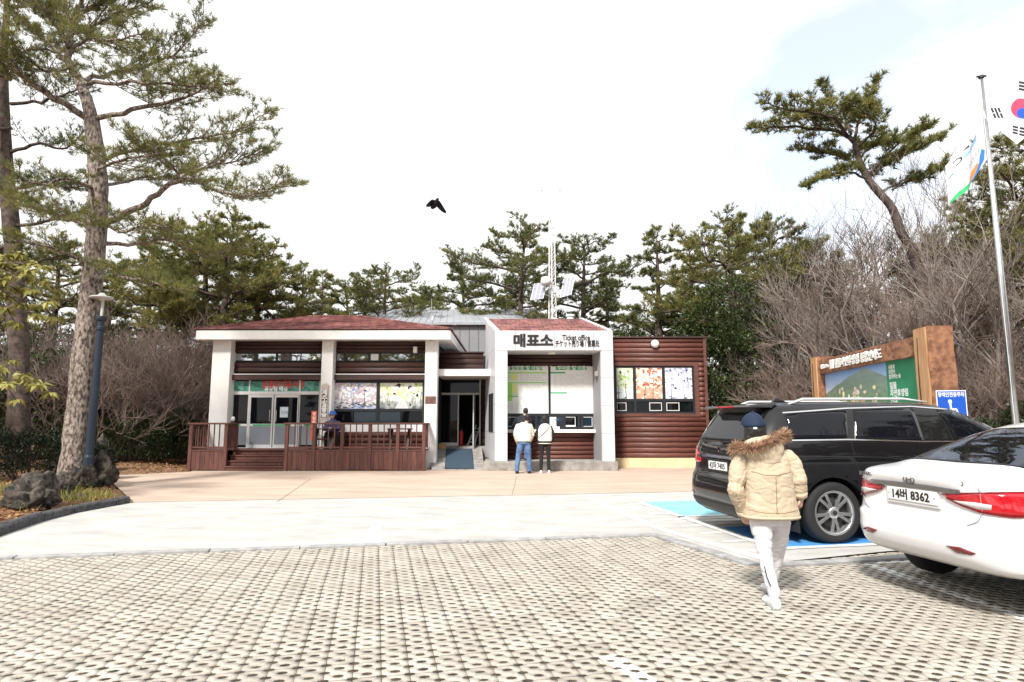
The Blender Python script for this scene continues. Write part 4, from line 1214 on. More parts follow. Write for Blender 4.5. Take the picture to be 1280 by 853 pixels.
MB().tube([(mxx-.42, YM, zc_-.06), (mxx+.38, YM, zc_+.05)], .02, 6).build('cross_arm', M_white, ms)
for sx_ in (-.40, .34):
    w_ = MB().tube([(mxx+sx_, YM, zc_), (mxx+sx_, YM, zc_+.28)], .014, 6).lathe([(0,.28),(.05,.28),(.05,.36),(0,.36)], 10, (mxx+sx_, YM, zc_)).build('wind_sensor', M_white, ms)
M_solar = mat('solar_cells', (.30,.31,.40), .25, var=.1)
for lab_, (a, b, c, d) in zip(('tilted solar panel on the mast arm beside the white sensor dome', 'tilted solar panel on the mast arm beside the short dark sensor arm'), (((668,356),(684,353),(679,374),(663,376)), ((705,350),(719,346),(714,369),(700,373)))):
    sp_ = thing('solar_panel', lab_, 'solar panel', at((a[0]+c[0])/2, (a[1]+c[1])/2, YM), group='solar panels on the mast')
    P = [at(*q_, YM + (.18 if i < 2 else -.22)) for i, q_ in enumerate((a, b, c, d))]
    n_ = (P[1]-P[0]).cross(P[3]-P[0]).normalized()*.03
    if n_.y > 0: n_ = -n_
    MB().hexa([P[3],P[2],P[1],P[0]]+[p+n_ for p in (P[3],P[2],P[1],P[0])]).build('panel', M_solar, sp_)
    g_ = MB()
    for u in (0, .33, .66, 1): g_.bar(P[0].lerp(P[1], u)+n_*1.15, P[3].lerp(P[2], u)+n_*1.15, .018, .012)
    for u in (0, .25, .5, .75, 1): g_.bar(P[0].lerp(P[3], u)+n_*1.1, P[1].lerp(P[2], u)+n_*1.1, .018, .01)
    g_.build('frame', M_white, sp_)
    cen = sum(P, Vector())/4
    MB().tube([cen, Vector((mxx, YM, cen.z-.25))], .022, 6).build('arm', M_white, sp_)
MB().lathe([(0,-.2),(.17,-.16),(.22,0),(.17,.16),(0,.2)], 14, at(682.5, 352, YM-.3)).build('sensor_dome', M_white, ms, smooth=True)
MB().box(mxx+.15, mxx+.42, YM-.1, YM+.1, PZ(352,YM), PZ(350,YM)).build('sensor_arm', M_dark, ms)
ch = thing('vent_pipe', 'short white vent pipe behind the ticket office roof', 'pipe', (PX(713,23.0), 23.0, 0))
MB().lathe([(0,0),(.14,0),(.14,PZ(393.5,23)-.0),(0.0,PZ(393.5,23))], 14, (PX(713,23,395), 23.0, 0)).build('pipe', M_white, ch, smooth=False)
MB().lathe([(.11,-.1),(.17,-.08),(.17,0),(0,.03)], 14, (PX(713,23,395), 23.0, PZ(393.5,23))).build('cap', M_white, ch)

# ================================================================== CARS
M_carblack = mat('black_car_paint', (0.005, 0.005, 0.006), 0.35, spec=0.12, coat=1.0)
M_carwhite = mat('white_car_paint', (0.80, 0.80, 0.82), 0.28, coat=0.8)
M_carglass = mat('tinted_car_glass', (0.004, 0.005, 0.008), 0.015, spec=0.38)
M_chrome = mat('chrome', (0.80, 0.80, 0.82), 0.10, metal=1.0)
M_tyre = mat('tyre_rubber', (0.014, 0.014, 0.015), 0.8, bump=0.2, bscale=60)
M_chromedark = mat('shaded_chrome', (.30, .30, .31), .15, metal=1.0)
M_plastic = mat('black_plastic', (0.012, 0.012, 0.013), 0.55)
M_lampred = mat('red_lens', (0.55, 0.010, 0.020), 0.08, coat=1.0, col2=(0.40, 0.004, 0.012), vscale=6)
M_lampdark = mat('dark_red_lens', (0.16, 0.004, 0.008), 0.08, coat=1.0)
M_lampclear = mat('clear_lens', (0.62, 0.60, 0.60), 0.08, coat=1.0)
M_plate = mat('plate_white', (0.80, 0.80, 0.80), 0.5)
M_alloy = mat('alloy_wheel', (0.66, 0.67, 0.69), 0.22, metal=0.85)
M_alloydark = mat('alloy_dark', (0.05, 0.05, 0.055), 0.4, metal=0.5)

def cat_rows(rows, n):
    rows = np.array(rows, dtype=float)
    t = np.linspace(0, len(rows)-1, n)
    out = []
    for x in t:
        i = min(int(x), len(rows)-2); f = x-i
        p0, p1, p2, p3 = rows[max(i-1, 0)], rows[i], rows[i+1], rows[min(i+2, len(rows)-1)]
        # monotone-ish cubic (reduced tangents keep creases tidy)
        m1 = (p2-p0)*0.38; m2 = (p3-p1)*0.38
        out.append((2*f**3-3*f**2+1)*p1 + (f**3-2*f**2+f)*m1 + (-2*f**3+3*f**2)*p2 + (f**3-f**2)*m2)
    return np.array(out)
def car_body(rows, xm, nrow, paint, wheels, arch_r, name, root, arch_in=0.60):
    Rr = cat_rows(rows, nrow)
    ys = np.concatenate([np.linspace(-.95, .95, 25)])
    V = []; ring = None
    for (z, xr, xf, w, nr, nf) in Rr:
        P = []
        for f in ys:                                  # rear face, right to left
            P.append((xm-(xm-xr)*(1-abs(f)**nr)**(1/nr), w*f, z))
        f0 = (1-.95**nr)**(1/nr)
        for k in range(1, 15):                       # left side, rear half
            fx = f0*(1-k/14)
            P.append((xm-(xm-xr)*fx, w*(1-fx**nr)**(1/nr), z))
        g0 = (1-.95**nf)**(1/nf)
        for k in range(1, 15):
            fx = g0*k/14
            P.append((xm+(xf-xm)*fx, w*(1-fx**nf)**(1/nf), z))
        for f in ys[::-1][1:-1]:
            P.append((xm+(xf-xm)*(1-abs(f)**nf)**(1/nf), w*f, z))
        for k in range(14, -1, -1):
            fx = g0*k/14
            P.append((xm+(xf-xm)*fx, -w*(1-fx**nf)**(1/nf), z))
        for k in range(13, 0, -1):
            fx = f0*(1-k/14)
            P.append((xm-(xm-xr)*fx, -w*(1-fx**nr)**(1/nr), z))
        ring = len(P); V += P
    F = [(i*ring+k, i*ring+(k+1) % ring, (i+1)*ring+(k+1) % ring, (i+1)*ring+k) for i in range(nrow-1) for k in range(ring)]
    F.append(tuple(range(ring))); F.append(tuple((nrow-1)*ring+k for k in range(ring)))
    me = bpy.data.meshes.new(name); me.from_pydata(V, [], F)
    me.materials.append(paint); me.materials.append(M_plastic)
    bm = bmesh.new(); bm.from_mesh(me); bmesh.ops.recalc_face_normals(bm, faces=bm.faces)
    for f in bm.faces: f.smooth = len(f.verts) == 4
    bm.to_mesh(me); bm.free()
    tmp = link('tmp_body', me)
    cut = MB()
    for wx, wz in wheels:
        for s_ in (-1, 1):
            n = 40; y0, y1 = s_*arch_in, s_*1.3
            P = [(wx+arch_r*math.cos(2*math.pi*k/n), y, wz+arch_r*math.sin(2*math.pi*k/n)) for y in (min(y0,y1), max(y0,y1)) for k in range(n)]
            cut.add(P, [tuple(range(n)), tuple(range(n, 2*n))[::-1]] + [(k, n+k, n+(k+1) % n, (k+1) % n) for k in range(n)])
    co = cut.build('tmp_cut', M_plastic)
    bo = tmp.modifiers.new('b', 'BOOLEAN'); bo.operation = 'DIFFERENCE'; bo.object = co; bo.solver = 'EXACT'
    try: bo.material_mode = 'TRANSFER'
    except Exception: pass
    bpy.context.view_layer.update()
    em = evaluated_mesh(tmp)
    bpy.data.objects.remove(tmp); bpy.data.objects.remove(co)
    em.name = name
    body = link(name, em, root)
    bm = bmesh.new(); bm.from_mesh(em)
    bvh = BVHTree.FromBMesh(bm); bm.free()
    return body, bvh
class Car:
    def __init__(s, root, body, bvh):
        s.root, s.body, s.bvh = root, body, bvh
        s.M = Matrix.Translation(root.location) @ Matrix.Rotation(root.rotation_euler.z, 4, 'Z')
        s.Mi = s.M.inverted()
    def pix(s, px, py, plane):
        d = (s.Mi.to_3x3() @ ray(px, py)).normalized(); o_ = s.Mi @ cam.location
        h, nrm, i, t = s.bvh.ray_cast(o_, d)
        if h is None or (plane == 'B' and h.x > 1.2) :
            if plane == 'R': t = (-.95-o_.y)/d.y
            else: t = (.08-o_.x)/d.x
            h = o_ + d*t
        return (h.x, h.z) if plane == 'R' else (h.y, h.z)
    def pixpoly(s, pts, plane): return [s.pix(*p, plane) for p in pts]
    def cast(s, u, v, plane):
        if plane == 'R': o_, d = Vector((u, -3, v)), Vector((0, 1, 0))
        elif plane == 'L': o_, d = Vector((u, 3, v)), Vector((0, -1, 0))
        elif plane == 'B': o_, d = Vector((-2, u, v)), Vector((1, 0, 0))
        elif plane == 'F': o_, d = Vector((9, u, v)), Vector((-1, 0, 0))
        else: o_, d = Vector((u, v, 4)), Vector((0, 0, -1))
        h, n_, i, t = s.bvh.ray_cast(o_, d)
        if h is None:
            h, n_, i, t = s.bvh.find_nearest(o_ + d*2.2)
        return h, n_
    def patch(s, name, poly, plane, m_, off=.004, parent=None, step=.05, depth=.012, smooth=True):
        P = []
        k = len(poly)
        for i in range(k):
            a, b = Vector(poly[i]), Vector(poly[(i+1) % k])
            n_ = max(1, int((b-a).length/step))
            P += [a.lerp(b, j/n_) for j in range(n_)]
        E = [(i, (i+1) % len(P)) for i in range(len(P))]
        nb = len(P)
        x0, x1 = min(p.x for p in P), max(p.x for p in P); y0, y1 = min(p.y for p in P), max(p.y for p in P)
        pl = [(p.x, p.y) for p in P]
        ix = x0 + step
        while ix < x1:
            iy = y0 + step
            while iy < y1:
                if inside((ix, iy), pl) and seg_dist((ix, iy), pl) > step*.35: P.append(Vector((ix, iy)))
                iy += step
            ix += step
        r = delaunay_2d_cdt(P, E, [], 0, 1e-6)
        vv, ff = r[0], r[2]
        ff = [f for f in ff if inside((sum(vv[i].x for i in f)/len(f), sum(vv[i].y for i in f)/len(f)), pl)]
        HN = [s.cast(v.x, v.y, plane) for v in vv]
        V = [h + n_*off for h, n_ in HN] + [h - n_*depth for h, n_ in HN]
        n_ = len(vv)
        edge = {}
        for f in ff:
            for i in range(len(f)):
                e = (f[i], f[(i+1) % len(f)])
                edge[e] = 1
        F = [tuple(f) for f in ff]
        for (a, b) in list(edge):
            if (b, a) not in edge: F.append((b, a, a+n_, b+n_))
        me = bpy.data.meshes.new(name); me.from_pydata([tuple(v) for v in V], [], F); me.materials.append(m_)
        bm = bmesh.new(); bm.from_mesh(me)
        bmesh.ops.delete(bm, geom=[v for v in bm.verts if not v.link_faces], context='VERTS')
        bm.normal_update()
        # orient the visible sheet outward
        nf = len(ff); bm.faces.ensure_lookup_table()
        acc = sum((bm.faces[i].normal.dot(HN[ff[i][0]][1]) for i in range(nf)), 0.0)
        if acc < 0: bmesh.ops.reverse_faces(bm, faces=bm.faces)
        for i, f in enumerate(bm.faces): f.smooth = smooth and i < nf
        bm.to_mesh(me); bm.free(); me.update()
        return link(name, me, parent or s.root)
    def line(s, name, pts, plane, w, m_, off=.003, parent=None, dens=.03):
        """thin strip lying on the body along a 2D polyline"""
        Q = []
        for i in range(len(pts)-1):
            a, b = Vector(pts[i]), Vector(pts[i+1]); n_ = max(1, int((b-a).length/dens))
            Q += [a.lerp(b, j/n_) for j in range(n_)]
        Q.append(Vector(pts[-1]))
        H = [s.cast(q.x, q.y, plane) for q in Q]
        V = []; F = []
        for i, (h, n_) in enumerate(H):
            d = (H[min(i+1, len(H)-1)][0]-H[max(i-1, 0)][0]).normalized()
            sd = d.cross(n_).normalized()*w/2
            V += [h+sd+n_*off, h-sd+n_*off, h-sd-n_*.01, h+sd-n_*.01]
        for i in range(len(H)-1):
            for j in range(4): F.append((i*4+j, i*4+(j+1) % 4, (i+1)*4+(j+1) % 4, (i+1)*4+j))
        F.append((0,1,2,3)); k = (len(H)-1)*4; F.append((k,k+1,k+2,k+3))
        m = MB().add(V, F)
        return m.build(name, m_, parent or s.root, local=True)
def wheel(root, x, y, r, wdt, rim_r, side, spokes=5):
    w = bpy.data.objects.new('wheel', None); COL.objects.link(w); w.parent = root
    w.location = (x, y, r); w.rotation_euler = (0, rnd.random()*1.2, 0)
    hw = wdt/2
    MB().lathe([(rim_r, -hw*.95), (rim_r+.02, -hw), (r-.05, -hw*1.02), (r-.015, -hw*.88), (r, -hw*.6), (r, hw*.6), (r-.015, hw*.88), (r-.05, hw*1.02), (rim_r+.02, hw), (rim_r, hw*.95)], 56, (0,0,0), 'y').build('tyre', M_tyre, w, smooth=True, local=True)
    f = side*hw        # outer face
    MB().lathe([(rim_r+.004, f*.97), (rim_r-.012, f*1.0), (rim_r-.022, f*.93), (rim_r-.035, f*.5), (rim_r-.04, -f*.8)], 56, (0,0,0), 'y').build('rim', M_alloy, w, smooth=True, local=True)
    MB().lathe([(0, f*.35), (rim_r-.04, f*.35)], 40, (0,0,0), 'y').build('backing', M_black, w, local=True)
    MB().lathe([(.06, f*.42), (rim_r*.68, f*.42), (rim_r*.68, f*.37)], 40, (0,0,0), 'y').build('brake_disc', mat('brake_disc', (.10,.10,.10), .4, metal=.8), w, local=True)
    for k in range(spokes):
        for s_ in (-1, 1):
            a = 2*math.pi*k/spokes; b = a + s_*.20
            p0 = Vector((math.cos(a+s_*.10)*.055, f*.86, math.sin(a+s_*.10)*.055)); p1 = Vector((math.cos(b)*(rim_r-.018), f*.93, math.sin(b)*(rim_r-.018)))
            t = Vector((-math.sin(b), 0, math.cos(b)))
            q = []
            for p, ww, th in ((p0, .020, .03), ((p0+p1)/2+Vector((0,f*.03,0)), .017, .03), (p1, .021, .03)):
                q += [p - t*ww, p + t*ww, p + t*ww*.7 - Vector((0, side*th, 0)), p - t*ww*.7 - Vector((0, side*th, 0))]
            F = [(i*4+j, i*4+(j+1) % 4, i*4+4+(j+1) % 4, i*4+4+j) for i in range(2) for j in range(4)] + [(0,1,2,3), (8,9,10,11)]
            MB().add(q, F).build('spoke', M_alloy, w, local=True, bevel=.004)
    MB().lathe([(.075, f*.45), (.072, f*.84), (.055, f*.93), (.030, f*.96), (0, f*.96)], 24, (0,0,0), 'y').build('hub', M_alloy, w, smooth=True, local=True)
    MB().lathe([(.028, f*.965), (.026, f*1.0), (0, f*1.0)], 20, (0,0,0), 'y').build('hub_cap', M_alloydark, w, local=True)
    return w

# ---------------------------------------------------------------- black minivan
VPSI = R(8.5)
wcon = gp(1045, 680.5)
off_ = Matrix.Rotation(VPSI, 3, 'Z') @ Vector((1.09, -.96, 0))
van_root = thing('minivan', 'black minivan with chrome alloy wheels parked on the blue bay', 'minivan', (wcon.x-off_.x, wcon.y-off_.y, 0), VPSI)
#        z     xr    xf    w    nr   nf
VR = [(.20, .30, 4.80, .84, 7, 5), (.27, .10, 5.02, .92, 8, 5), (.36, .03, 5.09, .955, 8, 5), (.50, .0, 5.11, .975, 8, 5), (.62, .01, 5.11, .985, 8, 5),
      (.72, .045, 5.08, .987, 9, 5), (.80, .085, 5.03, .986, 9, 5), (.95, .095, 4.93, .985, 9, 5), (1.03, .105, 4.72, .978, 9, 6), (1.09, .12, 4.40, .968, 10, 7), (1.15, .14, 4.12, .955, 10, 8), (1.22, .17, 3.98, .936, 10, 8),
      (1.32, .225, 3.80, .902, 10, 8), (1.44, .295, 3.58, .862, 10, 8), (1.56, .365, 3.32, .815, 9, 8), (1.635, .40, 3.12, .775, 8, 8), (1.68, .42, 2.98, .735, 7, 7), (1.71, .48, 2.86, .67, 6, 6), (1.73, .66, 2.74, .56, 5, 5), (1.742, 1.05, 2.6, .38, 4, 4), (1.746, 1.5, 2.45, .16, 3, 3)]
body, bvh = car_body(VR, 2.3, 76, M_carblack, [(1.09, .37), (4.15, .37)], .43, 'body', van_root)
van = Car(van_root, body, bvh)
for wx, s_ in ((1.09, -1), (1.09, 1), (4.15, -1), (4.15, 1)):
    wheel(van_root, wx, s_*.862, .372, .235, .262, s_)
# side glass on both flanks, traced on the near one
W1 = van.pixpoly([(981, 519), (1000, 516.5), (1030, 514.6), (1057, 513.4), (1060, 548), (1020, 549), (989, 549)], 'R')
W2 = van.pixpoly([(1066, 513), (1100, 511.5), (1140, 511), (1155, 550.5), (1110, 551), (1069, 549)], 'R')
def zline(x): return 1.27
W3 = [(2.78, W2[0][1]+.005), (3.02, W2[0][1]-.02), (3.40, 1.47), (3.72, 1.29), (3.74, 1.245), (2.92, 1.235)]
print('VANWIN', W1, W2)
for pl in ('R', 'L'):
    for nm, W in (('quarter_window', W1), ('sliding_door_window', W2), ('front_door_window', W3)):
        van.patch(nm, W, pl, M_carglass, .004)
    zt_ = [(W1[0][0]-.02, W1[0][1]+.025), (W1[3][0], W1[3][1]+.025), (W2[2][0], W2[2][1]+.025), (3.06, W2[0][1]+.005), (3.46, 1.485), (3.80, 1.27)]
    van.line('chrome_trim', zt_, pl, .018, M_chrome, .008)
    zb_ = [(W1[6][0], W1[6][1]-.018), (W1[4][0], W1[4][1]-.018), (W2[3][0], W2[3][1]-.018), (3.74, 1.225)]
    van.line('chrome_trim', zb_, pl, .016, M_chrome, .008)
    for X_ in (W1[4][0]+.03, ):
        van.line('door_seam', [(X_, W1[3][1]), (X_, .98), (X_+.05, .86), (1.66, .70), (1.66, .34)], pl, .008, M_black, .001)
    van.line('door_seam', [(2.80, 1.60), (2.86, 1.2), (2.80, .9), (2.80, .34)], pl, .008, M_black, .001)
    van.line('track_seam', [(.55, 1.02), (W1[4][0]+.03, 1.03)], pl, .012, M_black, .002)
    for X_ in (2.60, 2.98):
        van.patch('door_handle', [(X_-.11, 1.015), (X_+.11, 1.015), (X_+.11, 1.05), (X_-.11, 1.05)], pl, M_chrome, .028, step=.03)
    van.patch('sill_cladding', [(1.56, .24), (3.68, .24), (3.68, .33), (1.56, .33)], pl, M_plastic, .012, step=.08)
    van.patch('fuel_flap' if pl == 'L' else 'bumper_reflector', [(.30, .62), (.40, .62), (.40, .66), (.30, .66)], pl, M_lampred if pl == 'R' else M_carblack, .003, step=.03)
    # wheel arch lips
    for wx in (1.09, 4.15):
        van.line('arch_lip', [(wx+.447*math.cos(R(a)), .37+.447*math.sin(R(a))) for a in range(0, 181, 12)], pl, .03, M_carblack, .010)
    s_ = -1 if pl == 'R' else 1
    MB().hexa([(.62, s_*.74, .14), (.64, s_*.74, .14), (.64, s_*.95, .14), (.62, s_*.95, .14), (.60, s_*.74, .42), (.62, s_*.74, .42), (.62, s_*.95, .42), (.60, s_*.95, .42)]).build('mud_flap', M_plastic, van_root, local=True)
    hp, hn = van.cast(3.70, 1.26, pl)
    m = MB().box(3.62, 3.80, min(s_*.96, s_*1.14), max(s_*.96, s_*1.14), 1.18, 1.34)
    m.build('door_mirror', M_carblack, van_root, local=True, bevel=.03)
    # roof rails
    m = MB().tube([(.75, s_*.665, 1.70), (.95, s_*.67, 1.765), (2.4, s_*.665, 1.775), (2.75, s_*.66, 1.735)], [.014, .018, .018, .012], 8)
    m.build('roof_rail', M_alu, van_root, local=True, smooth=True)
# rear end
RGz0, RGz1 = 1.20, 1.60
van.patch('rear_window', [(-.72, RGz0), (.72, RGz0), (.655, RGz1), (-.655, RGz1)], 'B', M_carglass, .004)
MB().hexa([(.22, -.66, 1.655), (.50, -.70, 1.655), (.50, .70, 1.655), (.22, .66, 1.655), (.24, -.63, 1.69), (.62, -.66, 1.722), (.62, .66, 1.722), (.24, .63, 1.69)]).build('spoiler', M_carblack, van_root, local=True, bevel=.012)
MB().box(.205, .226, -.20, .20, 1.662, 1.684).build('brake_light', M_lampred, van_root, local=True)
for s_ in (-1, 1):
    van.patch('tail_lamp', [(s_*.52, .90), (s_*.93, .88), (s_*.935, 1.10), (s_*.86, 1.13), (s_*.60, 1.02), (s_*.52, .98)], 'B', M_lampred, .010, step=.04)
    van.patch('bumper_lamp', [(s_*.62, .44), (s_*.86, .46), (s_*.86, .50), (s_*.62, .49)], 'B', M_lampdark, .006, step=.04)
van.line('chrome_strip', [(-.62, .985), (-.3, .998), (.3, .998), (.62, .985)], 'B', .035, M_chrome, .018)
van.line('hatch_seam', [(-.84, 1.15), (-.80, .80), (-.70, .715), (.70, .715), (.80, .80), (.84, 1.15)], 'B', .008, M_black, .001)
h, n_ = van.cast(0, .88, 'B')
pl_ = MB().box(h.x-.018, h.x-.006, -.26, .26, .825, .935).build('number_plate', M_plate, van_root, local=True, bevel=.004)
text('characters', '42마 7405', .105, M_ink, pl_, (h.x-.0195, .225, .845), (math.pi/2, 0, -math.pi/2), depth=.001, bold=.002)
MB().box(h.x-.010, h.x+.03, -.30, .30, .80, .96).build('plate_recess', M_plastic, van_root, local=True)
h, n_ = van.cast(0, 1.09, 'B')
MB().lathe([(.036, 0), (.05, .0), (.052, -.012), (.036, -.012)], 24, (h.x+.002, 0, 1.09), 'x').build('emblem', M_chrome, van_root, local=True)
MB().box(h.x-.012, h.x+.0, -.03, .03, 1.084, 1.096).build('emblem', M_chrome, van_root, local=True)
MB().hexa([(.13, -.02, 1.185), (.15, -.02, 1.185), (.17, -.40, 1.215), (.15, -.40, 1.215), (.13, .02, 1.215), (.15, .02, 1.215), (.17, -.40, 1.235), (.15, -.40, 1.235)]).build('rear_wiper', M_plastic, van_root, local=True)
MB().prism([(0.92, 1.74), (1.14, 1.745), (1.0, 1.80), (.96, 1.80)], -.03, .03, 'y').build('fin_aerial', M_carblack, van_root, local=True, bevel=.01)
van.patch('lower_bumper', [(-.80, .25), (.80, .25), (.86, .42), (-.86, .42)], 'B', M_plastic, .008, step=.06)
van.patch('windscreen', [(-.74, 1.22), (.74, 1.22), (.64, 1.64), (-.64, 1.64)], 'F', M_carglass, .004, step=.08)
for s_ in (-1, 1):
    van.patch('headlamp', [(s_*.55, .82), (s_*.90, .86), (s_*.90, .98), (s_*.55, .92)], 'F', M_lampclear, .006, step=.06)
van.patch('grille', [(-.45, .72), (.45, .72), (.5, .92), (-.5, .92)], 'F', M_chrome, .008, step=.08)

# ---------------------------------------------------------------- white saloon
SPSI = R(11.0)
pc = gp(1142, 618.5, .865)
off_ = Matrix.Rotation(SPSI, 3, 'Z') @ Vector((.075, 0, 0))
SPZ = 1.15
sed_root = thing('saloon_car', 'white saloon car with red tail lamps parked on the grass pavers', 'car', (pc.x-off_.x, pc.y-off_.y, 0), SPSI)
SR = [(.285, .42, 4.55, .80, 6, 4), (.315, .22, 4.72, .86, 6, 4), (.36, .095, 4.79, .89, 6, 4), (.43, .025, 4.82, .905, 5.5, 4), (.52, .0, 4.82, .913, 5.5, 4), (.60, .008, 4.80, .917, 5.5, 4), (.655, .03, 4.78, .917, 6, 4),
      (.69, .062, 4.75, .915, 6, 4), (.78, .072, 4.68, .910, 6, 4), (.87, .070, 4.50, .903, 6, 5), (.94, .055, 4.20, .892, 5.5, 6), (.99, .038, 3.95, .876, 5, 6), (1.025, .035, 3.80, .855, 5, 7), (1.05, .065, 3.72, .83, 5, 7),
      (1.07, .16, 3.66, .80, 5, 7), (1.09, .32, 3.60, .775, 5, 7), (1.12, .52, 3.52, .745, 6, 7), (1.18, .76, 3.38, .71, 7, 7), (1.25, .99, 3.22, .675, 7, 7), (1.33, 1.27, 3.02, .632, 6, 7), (1.395, 1.55, 2.84, .575, 5, 6), (1.435, 1.82, 2.70, .505, 4, 5), (1.457, 2.05, 2.60, .40, 4, 4), (1.468, 2.22, 2.52, .24, 3, 3)]
SR = [((1.09+(r_[0]-1.09)*SPZ) if r_[0] > 1.09 else r_[0],)+tuple(r_[1:]) for r_ in SR]
body, bvh = car_body(SR, 2.4, 84, M_carwhite, [(1.02, .325), (3.82, .325)], .365, 'body', sed_root, .56)
sed = Car(sed_root, body, bvh)
for wx, s_ in ((1.02, -1), (1.02, 1), (3.82, -1), (3.82, 1)):
    wheel(sed_root, wx, s_*.80, .328, .215, .215, s_)
# tail lamps, traced on the near side and mirrored
REFL = sed.pixpoly([(1183, 682), (1200, 684), (1220, 692), (1215, 694), (1196, 691)], 'B')
rl_ = sed.pixpoly([(1180, 611.5), (1205, 609), (1240, 606.8), (1276, 605.5)], 'B')
rb2 = sed.pixpoly([(1276, 633.5), (1255, 636), (1232, 632), (1208, 624), (1192, 618)], 'B')
print('LAMP', rl_, rb2)
top = [(abs(y), z) for y, z in rl_]; bot = [(abs(y), z) for y, z in rb2]
for s_ in (-1, 1):
    poly = [(s_*.30, .905), (s_*.42, .925), (s_*.60, .945), (s_*.78, .962), (s_*.845, .95), (s_*.862, .88), (s_*.84, .80), (s_*.74, .785), (s_*.58, .805), (s_*.42, .85), (s_*.34, .882)]
    lamp = sed.patch('tail_lamp', poly, 'B', M_lampred, .012, step=.035)
    cl = [(s_*.40, .866), (s_*.56, .872), (s_*.66, .862), (s_*.655, .825), (s_*.58, .822), (s_*.46, .848)]
    sed.patch('reversing_lens', cl, 'B', M_lampclear, .016, parent=lamp, step=.03)
    sed.line('lamp_rim', [(s_*.34, .882), (s_*.42, .85), (s_*.58, .805), (s_*.74, .785), (s_*.84, .80)], 'B', .014, M_lampdark, .015, parent=lamp)
    sed.line('lamp_rim', [(s_*.30, .905), (s_*.42, .925), (s_*.60, .945), (s_*.78, .962)], 'B', .010, M_lampdark, .015, parent=lamp)
    sed.line('boot_seam', [(s_*.585, .985), (s_*.60, .95), (s_*.605, .80), (s_*.575, .73), (s_*.50, .685)], 'B', .004, M_grey, .0135)
    pl = 'R' if s_ < 0 else 'L'
    sed.patch('bumper_reflector', [(s_*abs(q_[0]), q_[1]) for q_ in REFL], 'B', M_lampdark, .006, step=.03)
    # side glass and seams
    sed.patch('rear_side_window', [(1.30, 1.13), (2.28, 1.10), (2.28, 1.36), (1.95, 1.37), (1.62, 1.29)], pl, M_carglass, .004, step=.06)
    sed.patch('front_side_window', [(2.36, 1.10), (3.30, 1.10), (2.95, 1.28), (2.70, 1.36), (2.36, 1.365)], pl, M_carglass, .004, step=.06)
    for X_ in (1.50, 2.32, 3.42): sed.line('door_seam', [(X_+.05, 1.08), (X_, .80), (X_, .34)], pl, .007, M_black, .001)
    for X_ in (1.75, 2.62): sed.patch('door_handle', [(X_-.1, .93), (X_+.1, .935), (X_+.1, .965), (X_-.1, .96)], pl, M_carwhite, .026, step=.03)
    m = MB().box(3.12, 3.26, min(s_*.84, s_*1.0), max(s_*.84, s_*1.0), 1.02, 1.16).build('door_mirror', M_carwhite, sed_root, local=True, bevel=.03)
sed.line('boot_seam', [(-.50, .685), (-.25, .672), (.25, .672), (.50, .685)], 'B', .005, M_grey, .0015)
sed.line('chrome_strip', [(-.46, .938), (-.2, .946), (.2, .946), (.46, .938)], 'B', .034, M_chromedark, .016)
h, n_ = sed.cast(0, .86, 'B')
xp = h.x - .012
plt = MB().box(xp-.012, xp, -.26, .26, .805, .915).build('number_plate', M_plate, sed_root, local=True, bevel=.004)
m = MB().box(xp-.004, xp+.03, -.272, .272, .915, .927).box(xp-.004, xp+.03, -.272, .272, .782, .805).box(xp-.004, xp+.03, -.272, -.26, .805, .915).box(xp-.004, xp+.03, .26, .272, .805, .915)
m.build('plate_frame', M_alu, sed_root, local=True)
text('characters', '14버 8362', .098, M_ink, plt, (xp-.0135, .215, .826), (math.pi/2, 0, -math.pi/2), depth=.001, bold=.003, sx=.98)
for yy in (-.238, .238): MB().lathe([(.006, 0), (.006, -.004), (0, -.004)], 10, (xp-.012, yy, .86), 'x').build('plate_bolt', M_steel, plt, local=True)
h, n_ = sed.cast(0, .99, 'B')
rotv = math.atan2(-n_.z, -n_.x)
def oval(name, a, b, x, y, z, w, m_, tilt=0):
    V = []; k = 28
    for rr in (1.0, 1.0-w):
        for d in (0, .008):
            for i in range(k):
                t = 2*math.pi*i/k
                V.append((x-d, y+a*rr*math.cos(t), z+b*rr*math.sin(t)))
    F = []
    for i in range(k):
        j = (i+1) % k
        F += [(i, j, k+j, k+i), (k+i, k+j, 3*k+j, 3*k+i), (2*k+i, 3*k+i, 3*k+j, 2*k+j)]
    return MB().add(V, F).build(name, m_, sed_root, local=True)
oval('emblem', .062, .032, h.x+.004, 0, .992, .2, M_chromedark)
m = MB().bar((h.x-.002, .030, .972), (h.x-.002, .016, 1.012), .012, .008, (1,0,0)).bar((h.x-.002, -.016, .972), (h.x-.002, -.030, 1.012), .012, .008, (1,0,0)).bar((h.x-.002, .024, .988), (h.x-.002, -.024, .997), .012, .008, (1,0,0))
m.build('emblem_letter', M_chromedark, sed_root, local=True)
for yy, s in ((.60, 'SONATA'), (-.42, 'Y20')):
    h2, n2 = sed.cast(yy-.1, 1.0, 'B')
    text('badge', s, .05, M_chromedark, sed_root, (h2.x-.012, yy, .985), (math.pi/2, 0, -math.pi/2), depth=.002, bold=.001)
sed.patch('rear_window', [(.57, -.585), (.66, -.625), (1.0, -.565), (1.30, -.50), (1.46, -.42), (1.52, 0), (1.46, .42), (1.30, .50), (1.0, .565), (.66, .625), (.57, .585), (.54, 0)], 'T', M_carglass, .004, step=.05)
sed.patch('windscreen', [(-.62, 1.14), (.62, 1.14), (.50, 1.40), (-.50, 1.40)], 'F', M_carglass, .004, step=.08)
MB().prism([(1.80, 1.45), (2.05, 1.48), (1.93, 1.54), (1.88, 1.54)], -.02, .02, 'y').build('fin_aerial', M_carwhite, sed_root, local=True, bevel=.008)
